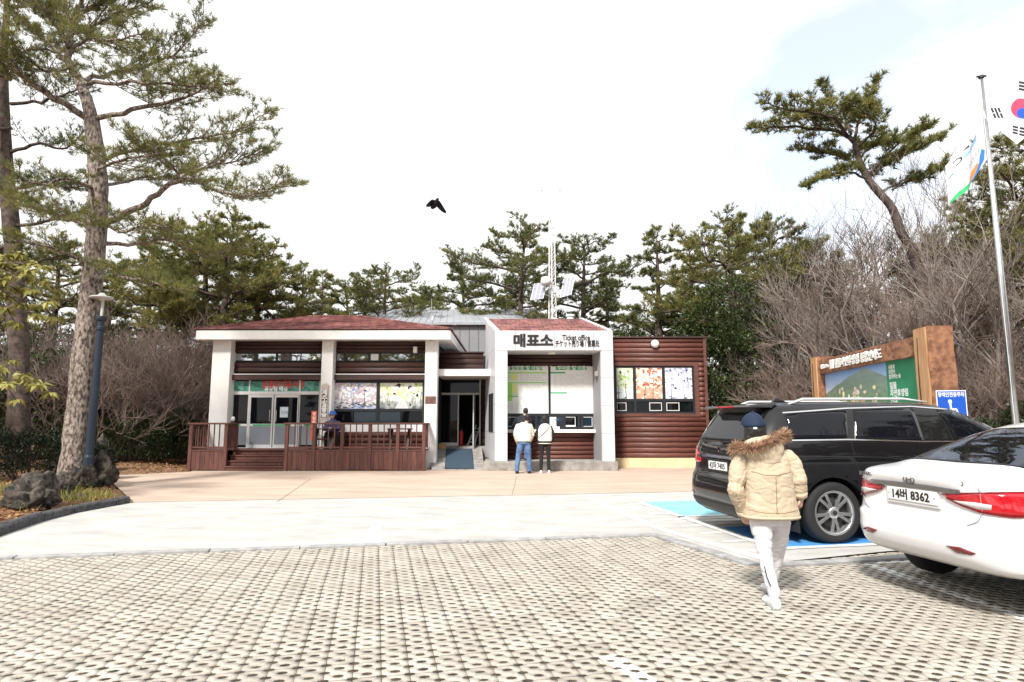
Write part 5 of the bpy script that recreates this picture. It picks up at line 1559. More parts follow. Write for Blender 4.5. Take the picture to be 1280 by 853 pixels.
MB().box(.75, 4.4, -.58, .58, .20, .29).build('underbody', M_plastic, sed_root, local=True)
for s_ in (-1, 1):
    sed.patch('headlamp', [(s_*.50, .66), (s_*.82, .70), (s_*.82, .80), (s_*.50, .74)], 'F', M_lampclear, .006, step=.05)
sed.patch('grille', [(-.40, .55), (.40, .55), (.45, .72), (-.45, .72)], 'F', M_chrome, .006, step=.06)

# ================================================================== STREET FURNITURE, SIGNS, FLAGS
from mathutils import noise as mnoise
# ---------------------------------------------------------------- map board
bl0, br0 = at(1030, 480, 16.6), at(1171, 470, 11.3)
bl0.z = br0.z = 0
bd = br0 - bl0; BL = bd.length
mbd = thing('map_board', 'large wooden framed map board with forest picture and green text panel', 'information board', (bl0.x, bl0.y, 0), math.atan2(bd.y, bd.x))
M_rough = mat('rough_timber', (.34, .165, .09), .9, col2=(.16, .07, .04), vscale=7, bump=1.0, bscale=16, lo=.38, hi=.6)
M_cutwood = mat('cut_timber', (.56, .34, .18), .85, col2=(.40, .20, .09), vscale=4, bump=.4, bscale=20, stretch=(3, 3, .4))
M_boardgreen = mat('green_board', (.02, .25, .12), .5, var=.08)
def rough_beam(name, a, b, w, h, m_, parent, amp=.02, seed=0, n=14):
    a, b = Vector(a), Vector(b); d = (b-a).normalized()
    sx = d.cross(Vector((0,0,1)))
    if sx.length < .1: sx = Vector((1,0,0))
    sx.normalize(); u = sx.cross(d).normalized()
    V = []; F = []; per = []
    k = 5
    for i in range(k): per.append((-w/2+w*i/k, -h/2))
    for i in range(k): per.append((w/2, -h/2+h*i/k))
    for i in range(k): per.append((w/2-w*i/k, h/2))
    for i in range(k): per.append((-w/2, h/2-h*i/k))
    P = len(per)
    for j in range(n+1):
        c = a.lerp(b, j/n)
        for x, y in per:
            p = c + sx*x + u*y
            q = mnoise.noise(p*3.1 + Vector((seed, 0, 0)))*amp + mnoise.noise(p*9+Vector((seed,3,0)))*amp*.5
            o_ = (sx*x+u*y).normalized()
            V.append(p + o_*q)
    for j in range(n):
        for i in range(P): F.append((j*P+i, j*P+(i+1) % P, (j+1)*P+(i+1) % P, (j+1)*P+i))
    F.append(tuple(range(P))); F.append(tuple(n*P+i for i in range(P)))
    return MB().add(V, F).build(name, m_, parent, local=True, smooth=False)
H_ = 3.16
p = rough_beam('post', (0, .0, -.05), (0, .0, H_), .42, .42, M_rough, mbd, .018, 1.0)
rough_beam('cut_face', (0, -.215, 0), (0, -.215, H_-.02), .38, .05, M_cutwood, p, .008, 2.0)
p = rough_beam('post', (BL, .0, -.05), (BL, .0, H_+.02), .44, .44, M_rough, mbd, .02, 4.0)
rough_beam('cut_face', (BL, -.225, 0), (BL, -.225, H_), .40, .05, M_cutwood, p, .008, 5.0)
M_crack = mat('timber_crack', (.03, .012, .008), .95)
for xx in (-.05, BL-.08):
    MB().tube([(xx, -.252, .3), (xx+.02, -.255, 1.2), (xx-.015, -.255, 2.1), (xx+.01, -.252, 3.0)], [.006, .012, .010, .006], 5).build('crack', M_crack, mbd, local=True)
zb0, zb1 = H_-.46, H_-.10
rough_beam('header_beam', (.22, 0, (zb0+zb1)/2), (BL-.22, 0, (zb0+zb1)/2), .34, zb1-zb0, M_rough, mbd, .02, 7.0, 24)
rough_beam('foot_beam', (.22, 0, 1.16), (BL-.22, 0, 1.16), .26, .24, M_rough, mbd, .02, 9.0, 20)
px0_, px1_ = .23, BL-.23; xs_ = px0_ + (px1_-px0_)*.685
def map_mat():
    m, nt, bs = _nt('map_print'); L = nt.links
    t = N(nt, 'ShaderNodeTexCoord'); sp = N(nt, 'ShaderNodeSeparateXYZ'); L.new(t.outputs['Generated'], sp.inputs[0])
    n = N(nt, 'ShaderNodeTexNoise', Scale=14, Detail=8, Roughness=.7); L.new(t.outputs['Generated'], n.inputs['Vector'])
    n1 = N(nt, 'ShaderNodeTexNoise', Scale=3.0, Detail=6, Roughness=.5); L.new(t.outputs['Generated'], n1.inputs['Vector'])
    def mth(op, a, b, c=None):
        k = N(nt, 'ShaderNodeMath'); k.operation = op
        for i, x in enumerate((a, b) if c is None else (a, b, c)):
            if isinstance(x, float): k.inputs[i].default_value = x
            else: L.new(x, k.inputs[i])
        return k.outputs[0]
    # ridge height: peak right of the middle
    dx = mth('ABSOLUTE', mth('SUBTRACT', sp.outputs[0], .66), 0.0)
    ridge = mth('ADD', mth('MULTIPLY_ADD', dx, -.50, .95), mth('MULTIPLY_ADD', n1.outputs['Fac'], .16, -.08))
    below = mth('LESS_THAN', sp.outputs[2], ridge)
    sk = N(nt, 'ShaderNodeValToRGB'); sk.color_ramp.elements[0].position=.55; sk.color_ramp.elements[0].color=(.62,.74,.88,1); sk.color_ramp.elements[1].color=(.16,.36,.75,1); L.new(sp.outputs[2], sk.inputs['Fac'])
    gr = N(nt, 'ShaderNodeValToRGB'); gr.color_ramp.elements[0].position=.35; gr.color_ramp.elements[0].color=(.03,.09,.04,1); gr.color_ramp.elements[1].position=.65; gr.color_ramp.elements[1].color=(.16,.30,.10,1); L.new(n.outputs['Fac'], gr.inputs['Fac'])
    hz = N(nt, 'ShaderNodeMix', data_type='RGBA'); L.new(mth('MULTIPLY', mth('MULTIPLY', sp.outputs[2], sp.outputs[2]), .8), hz.inputs['Factor']); L.new(gr.outputs['Color'], hz.inputs[6]); hz.inputs[7].default_value=(.34,.46,.50,1)
    mx_ = N(nt, 'ShaderNodeMix', data_type='RGBA'); L.new(below, mx_.inputs['Factor']); L.new(sk.outputs['Color'], mx_.inputs[6]); L.new(hz.outputs[2], mx_.inputs[7])
    L.new(mx_.outputs[2], bs.inputs['Base Color']); bs.inputs['Roughness'].default_value = .3
    return m
mp1 = MB().box(px0_, xs_, -.05, .05, 1.30, zb0+.02).build('map_picture', map_mat(), mbd, local=True)
gp2 = MB().box(xs_+.003, px1_, -.05, .05, 1.30, zb0+.02).build('green_panel', M_boardgreen, mbd, local=True)
Ht = zb0-1.30
rr = random.Random(5)
marks = [((.78,.60,.52), 9, .50, .62), ((.85,.78,.40), 6, .40, .55), ((.80,.82,.80), 10, .45, .42), ((.35,.55,.80), 5, .32, .30), ((.70,.40,.36), 8, .66, .45), ((.45,.65,.30), 8, .5, .4)]
for j, (c, k, u, v) in enumerate(marks):
    mm = mat('map_mark_%s' % 'abcdef'[j], c, .5)
    for i in range(k):
        x = px0_ + (xs_-px0_)*min(.95, max(.06, u+rr.gauss(0, .15))); z = 1.30 + Ht*min(.68, max(.06, v+rr.gauss(0, .11)))
        w_ = .04+rr.random()*.09; h_ = .03+rr.random()*.05
        a0 = rr.random()*.8
        MB().prism([(x+w_*math.cos(a0+q*math.pi/3)*(.7+.3*rr.random()), z+h_*math.sin(a0+q*math.pi/3)) for q in range(6)], -.054, -.0505, 'y').build('map_mark', mm, mp1, local=True)
pts = [(px0_+(xs_-px0_)*u, 1.30+Ht*v) for u, v in ((.52,.60),(.55,.48),(.53,.36),(.60,.30),(.68,.38),(.76,.36),(.80,.48),(.78,.22),(.74,.12))]
m = MB()
for i in range(len(pts)-1): m.bar((pts[i][0], -.0525, pts[i][1]), (pts[i+1][0], -.0525, pts[i+1][1]), .022, .003, (0, 1, 0))
m.build('trail_line', mat('map_mark_a', (1,1,1)), mp1, local=True)
text('header_lettering', '절물자연휴양림 종합안내도', .235, M_paper, mbd, (1.30, -.205, zb0+.085), depth=.012, bold=.007, sx=.92)
text('header_lettering', '해발 697m', .12, M_paper, mbd, (.40, -.205, zb0+.12), depth=.012, bold=.003)
MB().box(1.00, 1.24, -.212, -.19, zb0+.06, zb0+.29).build('header_logo', M_paper, mbd, local=True, bevel=.01)
gx_ = xs_+.10
for i, (s, sz, z) in enumerate((('사람과', .10, .93), ('자연이', .10, .86), ('함께하는 숲', .10, .79), ('절물', .16, .64), ('자연휴양림', .16, .53), ('안내', .16, .42))):
    text('panel_lettering', s, sz, M_paper, gp2, (gx_, -.052, 1.30+Ht*z-.06), depth=.001, bold=.004)
for i in range(9):
    text('panel_lettering', '숲길 산책로 약수터 연못 전망대 주차장 매표소'[: 18-(i % 4)*2], .045, M_paper, gp2, (gx_, -.052, 1.30+Ht*(.32-.034*i)), depth=.0008)
# ---------------------------------------------------------------- blue parking sign
ps = at(1189, 500, 10.3)
psn = thing('parking_sign', 'small blue parking sign with white symbol on a steel post', 'sign', (ps.x, ps.y, 0), R(-14))
w_, h_ = .27, .20
zc = ps.z
psn.scale = (.8, .8, 1)
MB().box(-.26, .26, -.012, .0, zc-.30, zc+.145).build('sign_plate', mat('sign_blue', (.01, .09, .50), .4), psn, local=True, bevel=.004)
m = MB().box(-.27, .27, -.014, .003, zc+.14, zc+.155).box(.255, .27, -.014, .003, zc-.30, zc+.139).box(-.27, -.255, -.014, .003, zc-.30, zc+.139).box(-.27, .27, -.014, .003, zc-.315, zc-.30)
m.build('sign_rim', M_paper, psn, local=True)
text('lettering', '장애인전용주차', .085, M_paper, psn, (0, -.0145, zc+.055), depth=.001, bold=.002, align='CENTER', sx=.88)
m = MB().lathe([(0, 0), (.035, 0), (.035, -.004), (0, -.004)], 16, (-.03, -.0135, zc-.03), 'y').bar((-.03, -.0155, zc-.06), (-.02, -.0155, zc-.16), .035, .004, (0,1,0)).bar((-.02, -.0155, zc-.155), (.08, -.0155, zc-.155), .03, .004, (0,1,0)).bar((.075, -.0155, zc-.155), (.10, -.0155, zc-.23), .03, .004, (0,1,0))
m.build('wheelchair_symbol', M_paper, psn, local=True)
MB().tube([(0, .03, -.05), (0, .03, zc+.10)], .03, 12).build('pole', M_steel, psn, local=True)
# ---------------------------------------------------------------- flag poles and flags
def cloth(name, origin, fly, hoist, decals, label, group_mat=M_paper, wave=.07, seed=0.0, ripple=2.2):
    """flag sheet: u along the fly (0 at the pole), v up the hoist; decals are polygons in (u, v)"""
    fly, hoist = Vector(fly), Vector(hoist)
    nrm = fly.cross(hoist).normalized()
    def S(u, v):
        d = wave*math.sin(ripple*math.pi*u + seed + v*1.1)*min(1, u*2.2) + wave*.4*math.sin(5*math.pi*u+2*v+seed)*min(1, u*2)
        return Vector(origin) + fly*u + hoist*v + nrm*d - Vector((0,0,1))*(.05*math.sin(math.pi*u))
    nu, nv = 30, 18
    V = [S(i/nu, j/nv) for j in range(nv+1) for i in range(nu+1)]
    F = [(j*(nu+1)+i, j*(nu+1)+i+1, (j+1)*(nu+1)+i+1, (j+1)*(nu+1)+i) for j in range(nv) for i in range(nu)]
    root = thing(name, label, 'flag', Vector(origin))
    sh = MB().add(V, F).build('cloth', group_mat, root, smooth=True)
    for nm, poly, m_ in decals:
        P = []
        for i in range(len(poly)):
            a, b = Vector(poly[i]), Vector(poly[(i+1) % len(poly)]); k = max(1, int((b-a).length/.04))
            P += [a.lerp(b, q/k) for q in range(k)]
        E = [(i, (i+1) % len(P)) for i in range(len(P))]; pl = [(p.x, p.y) for p in P]
        x0, x1 = min(x for x, y in pl), max(x for x, y in pl); y0, y1 = min(y for x, y in pl), max(y for x, y in pl)
        gx_ = x0+.04
        while gx_ < x1:
            gy_ = y0+.04
            while gy_ < y1:
                if inside((gx_, gy_), pl) and seg_dist((gx_, gy_), pl) > .012: P.append(Vector((gx_, gy_)))
                gy_ += .04
            gx_ += .04
        r = delaunay_2d_cdt(P, E, [], 0, 1e-6)
        ff = [f for f in r[2] if inside((sum(r[0][i].x for i in f)/3, sum(r[0][i].y for i in f)/3), pl)]
        for s_ in (-.006, .006):
            MB().add([S(p.x, p.y)+nrm*s_ for p in r[0]], [tuple(f) for f in ff]).build(nm, m_, root, smooth=True, fix=False)
    return root
def flagpole(px_b, px_t, py_t, Y, label):
    b = at(px_b, 525, Y); t = at(px_t, py_t, Y)
    r_ = thing('flag_pole', label, 'flag pole', (b.x, Y, 0))
    x = (b.x+t.x)/2
    MB().tube([(x, Y, 0), (x, Y, t.z*.45), (x, Y, t.z)], [.065, .055, .032], 14).build('pole', M_steel, r_, smooth=True)
    MB().lathe([(0, 0), (.16, 0), (.15, .03), (.09, .05), (.08, .12), (0, .12)], 16, (x, Y, 0)).build('base_flange', M_steel, r_)
    MB().tube([(x-.09, Y, t.z+.03), (x+.10, Y, t.z+.05)], .02, 8).lathe([(0,0),(.05,0),(.05,.05),(0,.08)], 10, (x, Y, t.z)).build('finial', M_dark, r_)
    MB().tube([(x-.06, Y-.04, t.z-.05), (x-.075, Y-.07, 1.1)], .006, 5).build('halyard', M_white, r_)
    return x, t.z
FPY = 12.0
fx1_, _ = flagpole(1268, 1228, 98, FPY, 'tall steel flag pole flying the flag with green orange and blue swoosh')
fx2_, _ = flagpole(1364, 1326, 70, FPY, 'tall steel flag pole flying the flag with red and blue disc')
M_fblue = mat('flag_blue', (.04, .22, .72), .7); M_fgreen = mat('flag_green', (.02, .50, .14), .7); M_forange = mat('flag_orange', (.85, .32, .10), .7)
M_fsky = mat('flag_sky_blue', (.22, .52, .80), .7); M_fgrey = mat('flag_grey', (.45, .45, .62), .7); M_fblack = mat('flag_black', (.02, .025, .04), .7)
M_fcloth = mat('flag_cloth', (.76, .76, .80), .8, var=.04)
hb, ht_ = at(1237, 200, FPY), at(1232, 152, FPY)
e_ = at(1176, 216, FPY)
flyv = Vector((e_.x-ht_.x, -.25, e_.z-ht_.z+.05)); hov = Vector((.0, 0, ht_.z-hb.z))
def arcband(cx, cy, r0, r1, a0, a1, n=10, sq=1.0):
    return [(cx+r0*math.cos(R(a0+(a1-a0)*i/n)), cy+r0*sq*math.sin(R(a0+(a1-a0)*i/n))) for i in range(n+1)] + [(cx+r1*math.cos(R(a1-(a1-a0)*i/n)), cy+r1*sq*math.sin(R(a1-(a1-a0)*i/n))) for i in range(n+1)]
dec = [('blue_swoosh', [(.03,.30),(.10,.42),(.16,.30),(.20,.16),(.34,.06),(.52,.02),(.40,.0),(.20,.02),(.06,.10)], M_fblue),
       ('orange_swoosh', [(.20,.17),(.28,.26),(.46,.24),(.58,.12),(.50,.06),(.34,.08)], M_forange),
       ('green_swoosh', [(.44,.05),(.60,.11),(.78,.12),(.96,.04),(.97,.00),(.72,.00),(.56,.0)], M_fgreen),
       ('blue_bar', [(.22,.80),(.24,.88),(.62,.84),(.62,.77)], M_fsky),
       ('dark_mark', arcband(.30, .96, .06, .085, 200, 380), M_fblack), ('dark_mark', arcband(.72, .82, .055, .08, 30, 290), M_fblack), ('dark_mark', [(.50,.93),(.52,.99),(.60,.98),(.59,.95)], M_fblack),
       ('green_rule', [(.80,.62),(.80,.65),(.95,.62),(.95,.60)], M_fgreen)]
for i in range(7):
    u = .20+.085*i; dec.append(('grey_letter', arcband(u, .47, .020, .034, 60, 300, 6, 1.6), M_fgrey))
cloth('regional_flag', (fx1_-.05, FPY, hb.z), flyv, hov, dec, 'white flag with green orange and blue swoosh and dark marks', M_fcloth, .06, .6)
# national flag, flown from the neighbouring pole
def ipx(px, py): return at(px, py, FPY)
c0 = ipx(1277, 134)
kx = ipx(1278, 134).x - c0.x
flv = Vector((-68*kx, -.15, -61*kx)); hv = Vector((-40*kx, 0.02, 40*kx))
o0 = c0 - flv*.5 - hv*.5
AR = hv.length/flv.length
def tri(cu, cv, pat, ang):
    out = []
    for k in range(3):
        segs = [(-.5, .5)] if pat[k] else [(-.5, -.06), (.06, .5)]
        for a, b in segs:
            L_ = .165; t_ = .030; g = (k-1)*.052
            P = [(a*L_, g-t_/2), (b*L_, g-t_/2), (b*L_, g+t_/2), (a*L_, g+t_/2)]
            ca, sa = math.cos(ang), math.sin(ang)
            out.append(('trigram_bar', [(cu + (x*ca-y*sa), cv + (x*sa+y*ca)/AR) for x, y in P], M_fblack))
    return out
rad = .25*AR; tl = R(-33)
def rotp(x, y):
    return (.5 + x*math.cos(tl)-y*math.sin(tl), .5 + (x*math.sin(tl)+y*math.cos(tl))/AR)
redp = [rotp(rad*math.cos(R(a)), rad*math.sin(R(a))) for a in range(0, 181, 12)] + [rotp(-rad/2+rad/2*math.cos(R(a)), rad/2*math.sin(R(a))) for a in range(192, 361, 12)] + [rotp(rad/2-rad/2*math.cos(R(a)), rad/2*math.sin(R(a))) for a in range(12, 180, 12)]
bluep = [rotp(rad*math.cos(R(a)), rad*math.sin(R(a))) for a in range(180, 361, 12)] + [rotp(rad/2-rad/2*math.cos(R(a)), rad/2*math.sin(R(a))) for a in range(168, -1, -12)] + [rotp(-rad/2+rad/2*math.cos(R(a)), rad/2*math.sin(R(a))) for a in range(348, 180, -12)]
dec = [('red_lobe', redp, mat('flag_red', (.78, .06, .14), .7)), ('blue_lobe', bluep, mat('flag_deep_blue', (.02, .10, .62), .7))]
dec += tri(.20, .80, (1,1,1), R(56)) + tri(.80, .80, (0,1,0), R(-56)) + tri(.20, .20, (1,0,1), R(-56)) + tri(.80, .20, (0,0,0), R(56))
cloth('national_flag', o0, flv, hv, dec, 'white flag with red and blue disc and black bars', M_fcloth, .035, 2.0, 1.8)
# the two ties to its pole
for r_ in [x for x in COL.objects if x.name.startswith('national_flag')]:
    MB().tube([o0, Vector((fx2_-.05, FPY, o0.z+.05))], .006, 5).tube([o0+hv, Vector((fx2_-.05, FPY, o0.z+hv.z+.25))], .006, 5).build('tie', M_white, r_)
# ---------------------------------------------------------------- lamp post by the big pine
lb_ = gp(108, 607, .1); LY = lb_.y
lm = thing('lamp_post', 'dark blue round lamp post with flat disc head beside the big pine', 'lamp post', (lb_.x, LY, 0))
tz = at(127, 396, LY).z
xt = at(127, 396, LY).x; xb = lb_.x
def lx(z): return xb + (xt-xb)*z/tz
M_lampblue = mat('lamp_paint', (.010, .021, .040), .5, var=.15)
MB().tube([(lx(-.1),LY,-.1),(lx(.7),LY,.7),(lx(.75),LY,.75),(lx(tz-.3),LY,tz-.3),(lx(tz),LY,tz)], [.105,.10,.085,.072,.072], 18).build('post', M_lampblue, lm, smooth=False)
MB().lathe([(.072,-.32),(.09,-.30),(.09,-.24),(.076,-.22),(.076,-.12),(.10,-.09),(.11,-.05),(.11,0),(0,.01)], 20, (xt, LY, tz)).build('collar', M_lampblue, lm)
MB().lathe([(.03,0),(.03,.46)], 10, (xt, LY, tz)).build('stem', mat('clear_stem', (.55,.58,.60), .15), lm)
MB().lathe([(0,.34),(.05,.36),(.09,.40),(.22,.405),(.25,.425),(.22,.445),(.10,.465),(.05,.53),(0,.54)], 28, (xt-.03, LY, tz)).build('lamp_head', mat('lamp_head_white', (.55,.56,.57), .3), lm, smooth=True)
# ---------------------------------------------------------------- volcanic rocks
def rock(px, py, w, h, dep, label, seed, name='volcanic_rock'):
    g = gp(px, py, .06)
    bm = bmesh.new(); bmesh.ops.create_icosphere(bm, subdivisions=5, radius=1.0)
    sv = Vector((seed*3.7, seed*1.9, seed))
    for v in bm.verts:
        d = v.co.normalized()
        f = 1 + .34*mnoise.noise(d*1.5+sv) + .24*mnoise.noise(d*3.4+sv) - .26*abs(mnoise.noise(d*6.0+sv)) + .10*mnoise.noise(d*13+sv)
        p = d*f
        v.co = Vector((p.x*w/2, p.y*dep/2, p.z*h/2*(1.0 if p.z > 0 else .5)))
    for f in bm.faces: f.smooth = True
    me = bpy.data.meshes.new(name); bm.to_mesh(me); bm.free()
    me.materials.append(M_basaltrock)
    o = link(name, me, None, (g.x, g.y, .06 + h*.16), (0, 0, seed))
    tag(o, label, 'rock', 'volcanic rocks in the planting bed')
    return o
rock(40, 637, .80, .85, .7, 'large dark jagged rock at the foot of the hedge', 1.3)
rock(68, 623, .65, .7, .55, 'rough brown rock leaning behind the flat grey slab', 2.6)
rock(100, 612, .60, .75, .6, 'dark pitted rock against the base of the lamp post', 7.9)
rock(122, 607, .75, .95, .6, 'tall upright rock beside the lamp post and kerb end', 4.4)
rock(128, 590, .55, 1.3, .5, 'moss capped pointed rock standing right behind the lamp post', 5.2)
rock(95, 626, .42, .22, .35, 'small pale grey stone lying by the grass tuft near the kerb', 6.1)
# ---------------------------------------------------------------- crow
BY = 25.0
bc = at(545.5, 255, BY)
S_ = BY/FPX*1.02
def bp(px, py, dy=0): 
    q = at(px, py, BY); return Vector((q.x, BY+dy, q.z))
m = MB()
m.tube([bp(538.5, 258.2, .18), bp(541, 257.6, .12), bp(544, 256, .03), bp(546.5, 253.5, -.1), bp(547.2, 251.8, -.18), bp(548.3, 251.2, -.24), bp(549.6, 251.6, -.29)], [.05, .07, .11, .10, .065, .045, .006], 10)
def wing(pts_f, pts_b, th=.02):
    n = len(pts_f); V = []; F = []
    for a, b in zip(pts_f, pts_b): V += [a+Vector((0,0,th)), b+Vector((0,0,th*.4)), b-Vector((0,0,th*.4)), a-Vector((0,0,th))]
    for i in range(n-1):
        for j in range(4): F.append((i*4+j, i*4+(j+1) % 4, i*4+4+(j+1) % 4, i*4+4+j))
    F += [(0,1,2,3), tuple((n-1)*4+j for j in range(4))]
    m.add(V, F)
wing([bp(545.5,252.5,-.12), bp(541,252,-.2), bp(538,253.2,-.15), bp(535.2,254.6,-.05), bp(531.8,256.6,.1)], [bp(544.5,256.5,.15), bp(540.5,255.6,.2), bp(537.8,256,.22), bp(535.2,256.8,.2), bp(532,256.9,.14)])
wing([bp(547,252.8,-.12), bp(550.5,254.6,-.25), bp(553,258,-.2), bp(555,261,-.1), bp(557.8,264.6,.05)], [bp(545.5,257,.15), bp(548.5,259.8,.2), bp(551,262,.22), bp(553.6,263.8,.2), bp(556.5,266,.1)])
wing([bp(541.5,257,.1), bp(537.8,257.2,.3)], [bp(544.8,258.9,.1), bp(539,258.9,.3)])
crow = m.build('crow', mat('crow_black', (.008,.008,.010), .6), None, smooth=False)
off_ = bc; 
for v in crow.data.vertices: v.co -= off_
crow.location = off_
tag(crow, 'black crow gliding with bent wings above the red roof', 'bird')
# ---------------------------------------------------------------- on the deck
for i, (pxc, lab) in enumerate(((408, 'brown picnic table on the deck before the white column'), (501, 'brown picnic table on the deck under the forest path picture'))):
    Yt = 19.22; xc = PX(pxc, Yt)
    t = thing('picnic_table', lab, 'table', (xc, Yt, ZD), group='picnic tables on the deck')
    for k in range(3):
        MB().box(-.36, .36, -.21+.145*k, -.21+.135+.145*k, .60, .63).build('table_board', M_logdark, t, local=True)
    for s_ in (-1, 1):
        m = MB().bar((s_*.26, -.20, 0), (s_*.26, .10, .60), .05, .07, (1,0,0)).build('leg', M_logdark, t, local=True)
        m = MB().bar((s_*.31, .20, 0), (s_*.31, -.10, .60), .05, .07, (1,0,0)).build('leg', M_logdark, t, local=True)
    MB().box(-.33, .33, -.02, .02, .28, .33).build('stretcher', M_logdark, t, local=True)
xs2 = PX(393.5, 19.5)
rs = thing('standing_banner', 'narrow orange red banner stand by the glass doors on the deck', 'banner', (xs2, 19.5, ZD))
MB().box(-.085, .085, -.01, .0, .25, PZ(514, 19.5)-ZD).build('banner_sheet', mat('orange_red_banner', (.62, .10, .05), .6), rs, local=True)
MB().tube([(0, .02, .02), (0, .02, PZ(514, 19.5)-ZD)], .012, 8).build('stem', M_steel, rs, local=True)
MB().box(-.12, .12, -.10, .12, 0, .03).build('base', M_black, rs, local=True)
for i, ch_ in enumerate('영업중'):
    text('lettering', ch_, .11, M_paper, rs, (0, -.012, PZ(518.5, 19.5)-ZD-.02-.13*i), depth=.001, bold=.003, align='CENTER')
hl = thing('post_lamp', 'small white lamp head on the railing post at the deck steps', 'lamp', (PX(291.5, YD+.6), YD+.66, zrail+.02))
MB().box(-.05, .05, -.05, .05, .0, .04).build('mount', M_dark, hl, local=True)
MB().lathe([(.03,.04),(.055,.06),(.06,.14),(.04,.18),(0,.19)], 14).build('lamp_head', M_white, hl, local=True, smooth=True)

# ================================================================== PEOPLE
M_skin = mat('skin', (.55, .33, .24), .5, var=.06)
M_hair = mat('black_hair', (.012, .010, .010), .45, bump=.5, bscale=60, stretch=(4,4,.6))
def ell(m, c, rx, ry, rz, n=14, k=9, rot=None):
    V = []; F = []
    for i in range(k+1):
        a = math.pi*i/k
        for j in range(n):
            b = 2*math.pi*j/n
            p = Vector((rx*math.sin(a)*math.cos(b), ry*math.sin(a)*math.sin(b), rz*math.cos(a)))
            if rot: p = rot @ p
            V.append(Vector(c)+p)
    for i in range(k):
        for j in range(n): F.append((i*n+j, (i+1)*n+j, (i+1)*n+(j+1) % n, i*n+(j+1) % n))
    m.add(V, F)
def loft(m, secs, n=18, pw=2.4):
    """secs: (centre, rx, ry) horizontal rounded sections from bottom to top"""
    V = []; F = []
    for c, rx, ry in secs:
        for j in range(n):
            b = 2*math.pi*j/n; cb, sb = math.cos(b), math.sin(b)
            V.append((c[0]+rx*math.copysign(abs(cb)**(2/pw), cb), c[1]+ry*math.copysign(abs(sb)**(2/pw), sb), c[2]))
    for i in range(len(secs)-1):
        for j in range(n): F.append((i*n+j, i*n+(j+1) % n, (i+1)*n+(j+1) % n, (i+1)*n+j))
    F.append(tuple(range(n))[::-1]); F.append(tuple((len(secs)-1)*n+j for j in range(n)))
    m.add(V, F)
def limb(m, pts, rad, n=12):
    m.tube(pts, rad, n)
    for p, r in zip(pts, rad): ell(m, p, r, r, r, 10, 6)
def organic(name, m, m_, parent, voxel=.012, it=4, disp=0.0, dsc=8.0, crease=0.0):
    o = m.build('tmp', m_, None)
    r = o.modifiers.new('r', 'REMESH'); r.mode = 'VOXEL'; r.voxel_size = voxel
    if it:
        s = o.modifiers.new('s', 'SMOOTH'); s.factor = .5; s.iterations = it
    bpy.context.view_layer.update()
    me = evaluated_mesh(o); bpy.data.objects.remove(o)
    me.name = name
    if disp:
        n = len(me.vertices); co = np.empty(n*3); me.vertices.foreach_get('co', co); no = np.empty(n*3); me.vertices.foreach_get('normal', no)
        co = co.reshape(-1, 3); no = no.reshape(-1, 3)
        d = np.array([mnoise.noise(Vector((c[0]*dsc, c[1]*dsc, c[2]*dsc*1.7))) + .5*mnoise.noise(Vector((c[0]*dsc*2.3, c[1]*dsc*2.3, c[2]*dsc*4))) for c in co])
        if crease:
            e = np.array([abs(mnoise.noise(Vector((c[0]*dsc*.55+c[2]*2.2, c[1]*dsc*.5, c[2]*dsc*.8)))) for c in co]); d = d*.55 - crease*np.clip(1-e*9, 0, 1)
            e = np.array([abs(mnoise.noise(Vector((c[0]*dsc*.8-c[2]*3.0+7, c[1]*dsc*.6, c[2]*dsc*1.1)))) for c in co]); d = d - crease*.7*np.clip(1-e*10, 0, 1)
        co += no*(d*disp)[:, None]
        me.vertices.foreach_set('co', co.ravel())
    me.polygons.foreach_set('use_smooth', np.ones(len(me.polygons), dtype=bool))
    me.materials.clear(); me.materials.append(m_)
    me.update()
    return link(name, me, parent)
def hand(m, wrist, dr, side, palm_dir, sc=1.0, curl=.5):
    """palm + five bent fingers; dr points from wrist to fingertips, palm_dir is where the fingers curl to"""
    w = Vector(wrist); d = Vector(dr).normalized(); pd = Vector(palm_dir).normalized()
    across = d.cross(pd).normalized()*side
    limb(m, [w, w+d*.045*sc, w+d*.085*sc], [.022*sc, .03*sc, .028*sc])
    for s_ in (-.020, .0, .020): limb(m, [w+d*.03*sc+across*s_*sc, w+d*.085*sc+across*s_*1.25*sc], [.017*sc, .015*sc])
    for i, (o_, L) in enumerate(((-.031, .066), (-.011, .078), (.010, .073), (.029, .058))):
        b = w + d*.088*sc + across*o_*sc
        p1 = b + (d*math.cos(curl*.6)+pd*math.sin(curl*.6))*L*.45*sc
        p2 = p1 + (d*math.cos(curl*1.4)+pd*math.sin(curl*1.4))*L*.33*sc
        p3 = p2 + (d*math.cos(curl*2.1)+pd*math.sin(curl*2.1))*L*.25*sc
        limb(m, [b, p1, p2, p3], [.0095*sc, .009*sc, .0082*sc, .007*sc], 8)
    b = w + d*.03*sc - across*.028*sc
    p1 = b + (d*.7-across*.7).normalized()*.038*sc; p2 = p1 + (d*.9-across*.25+pd*.35).normalized()*.032*sc
    limb(m, [b, p1, p2], [.014*sc, .011*sc, .009*sc], 8)
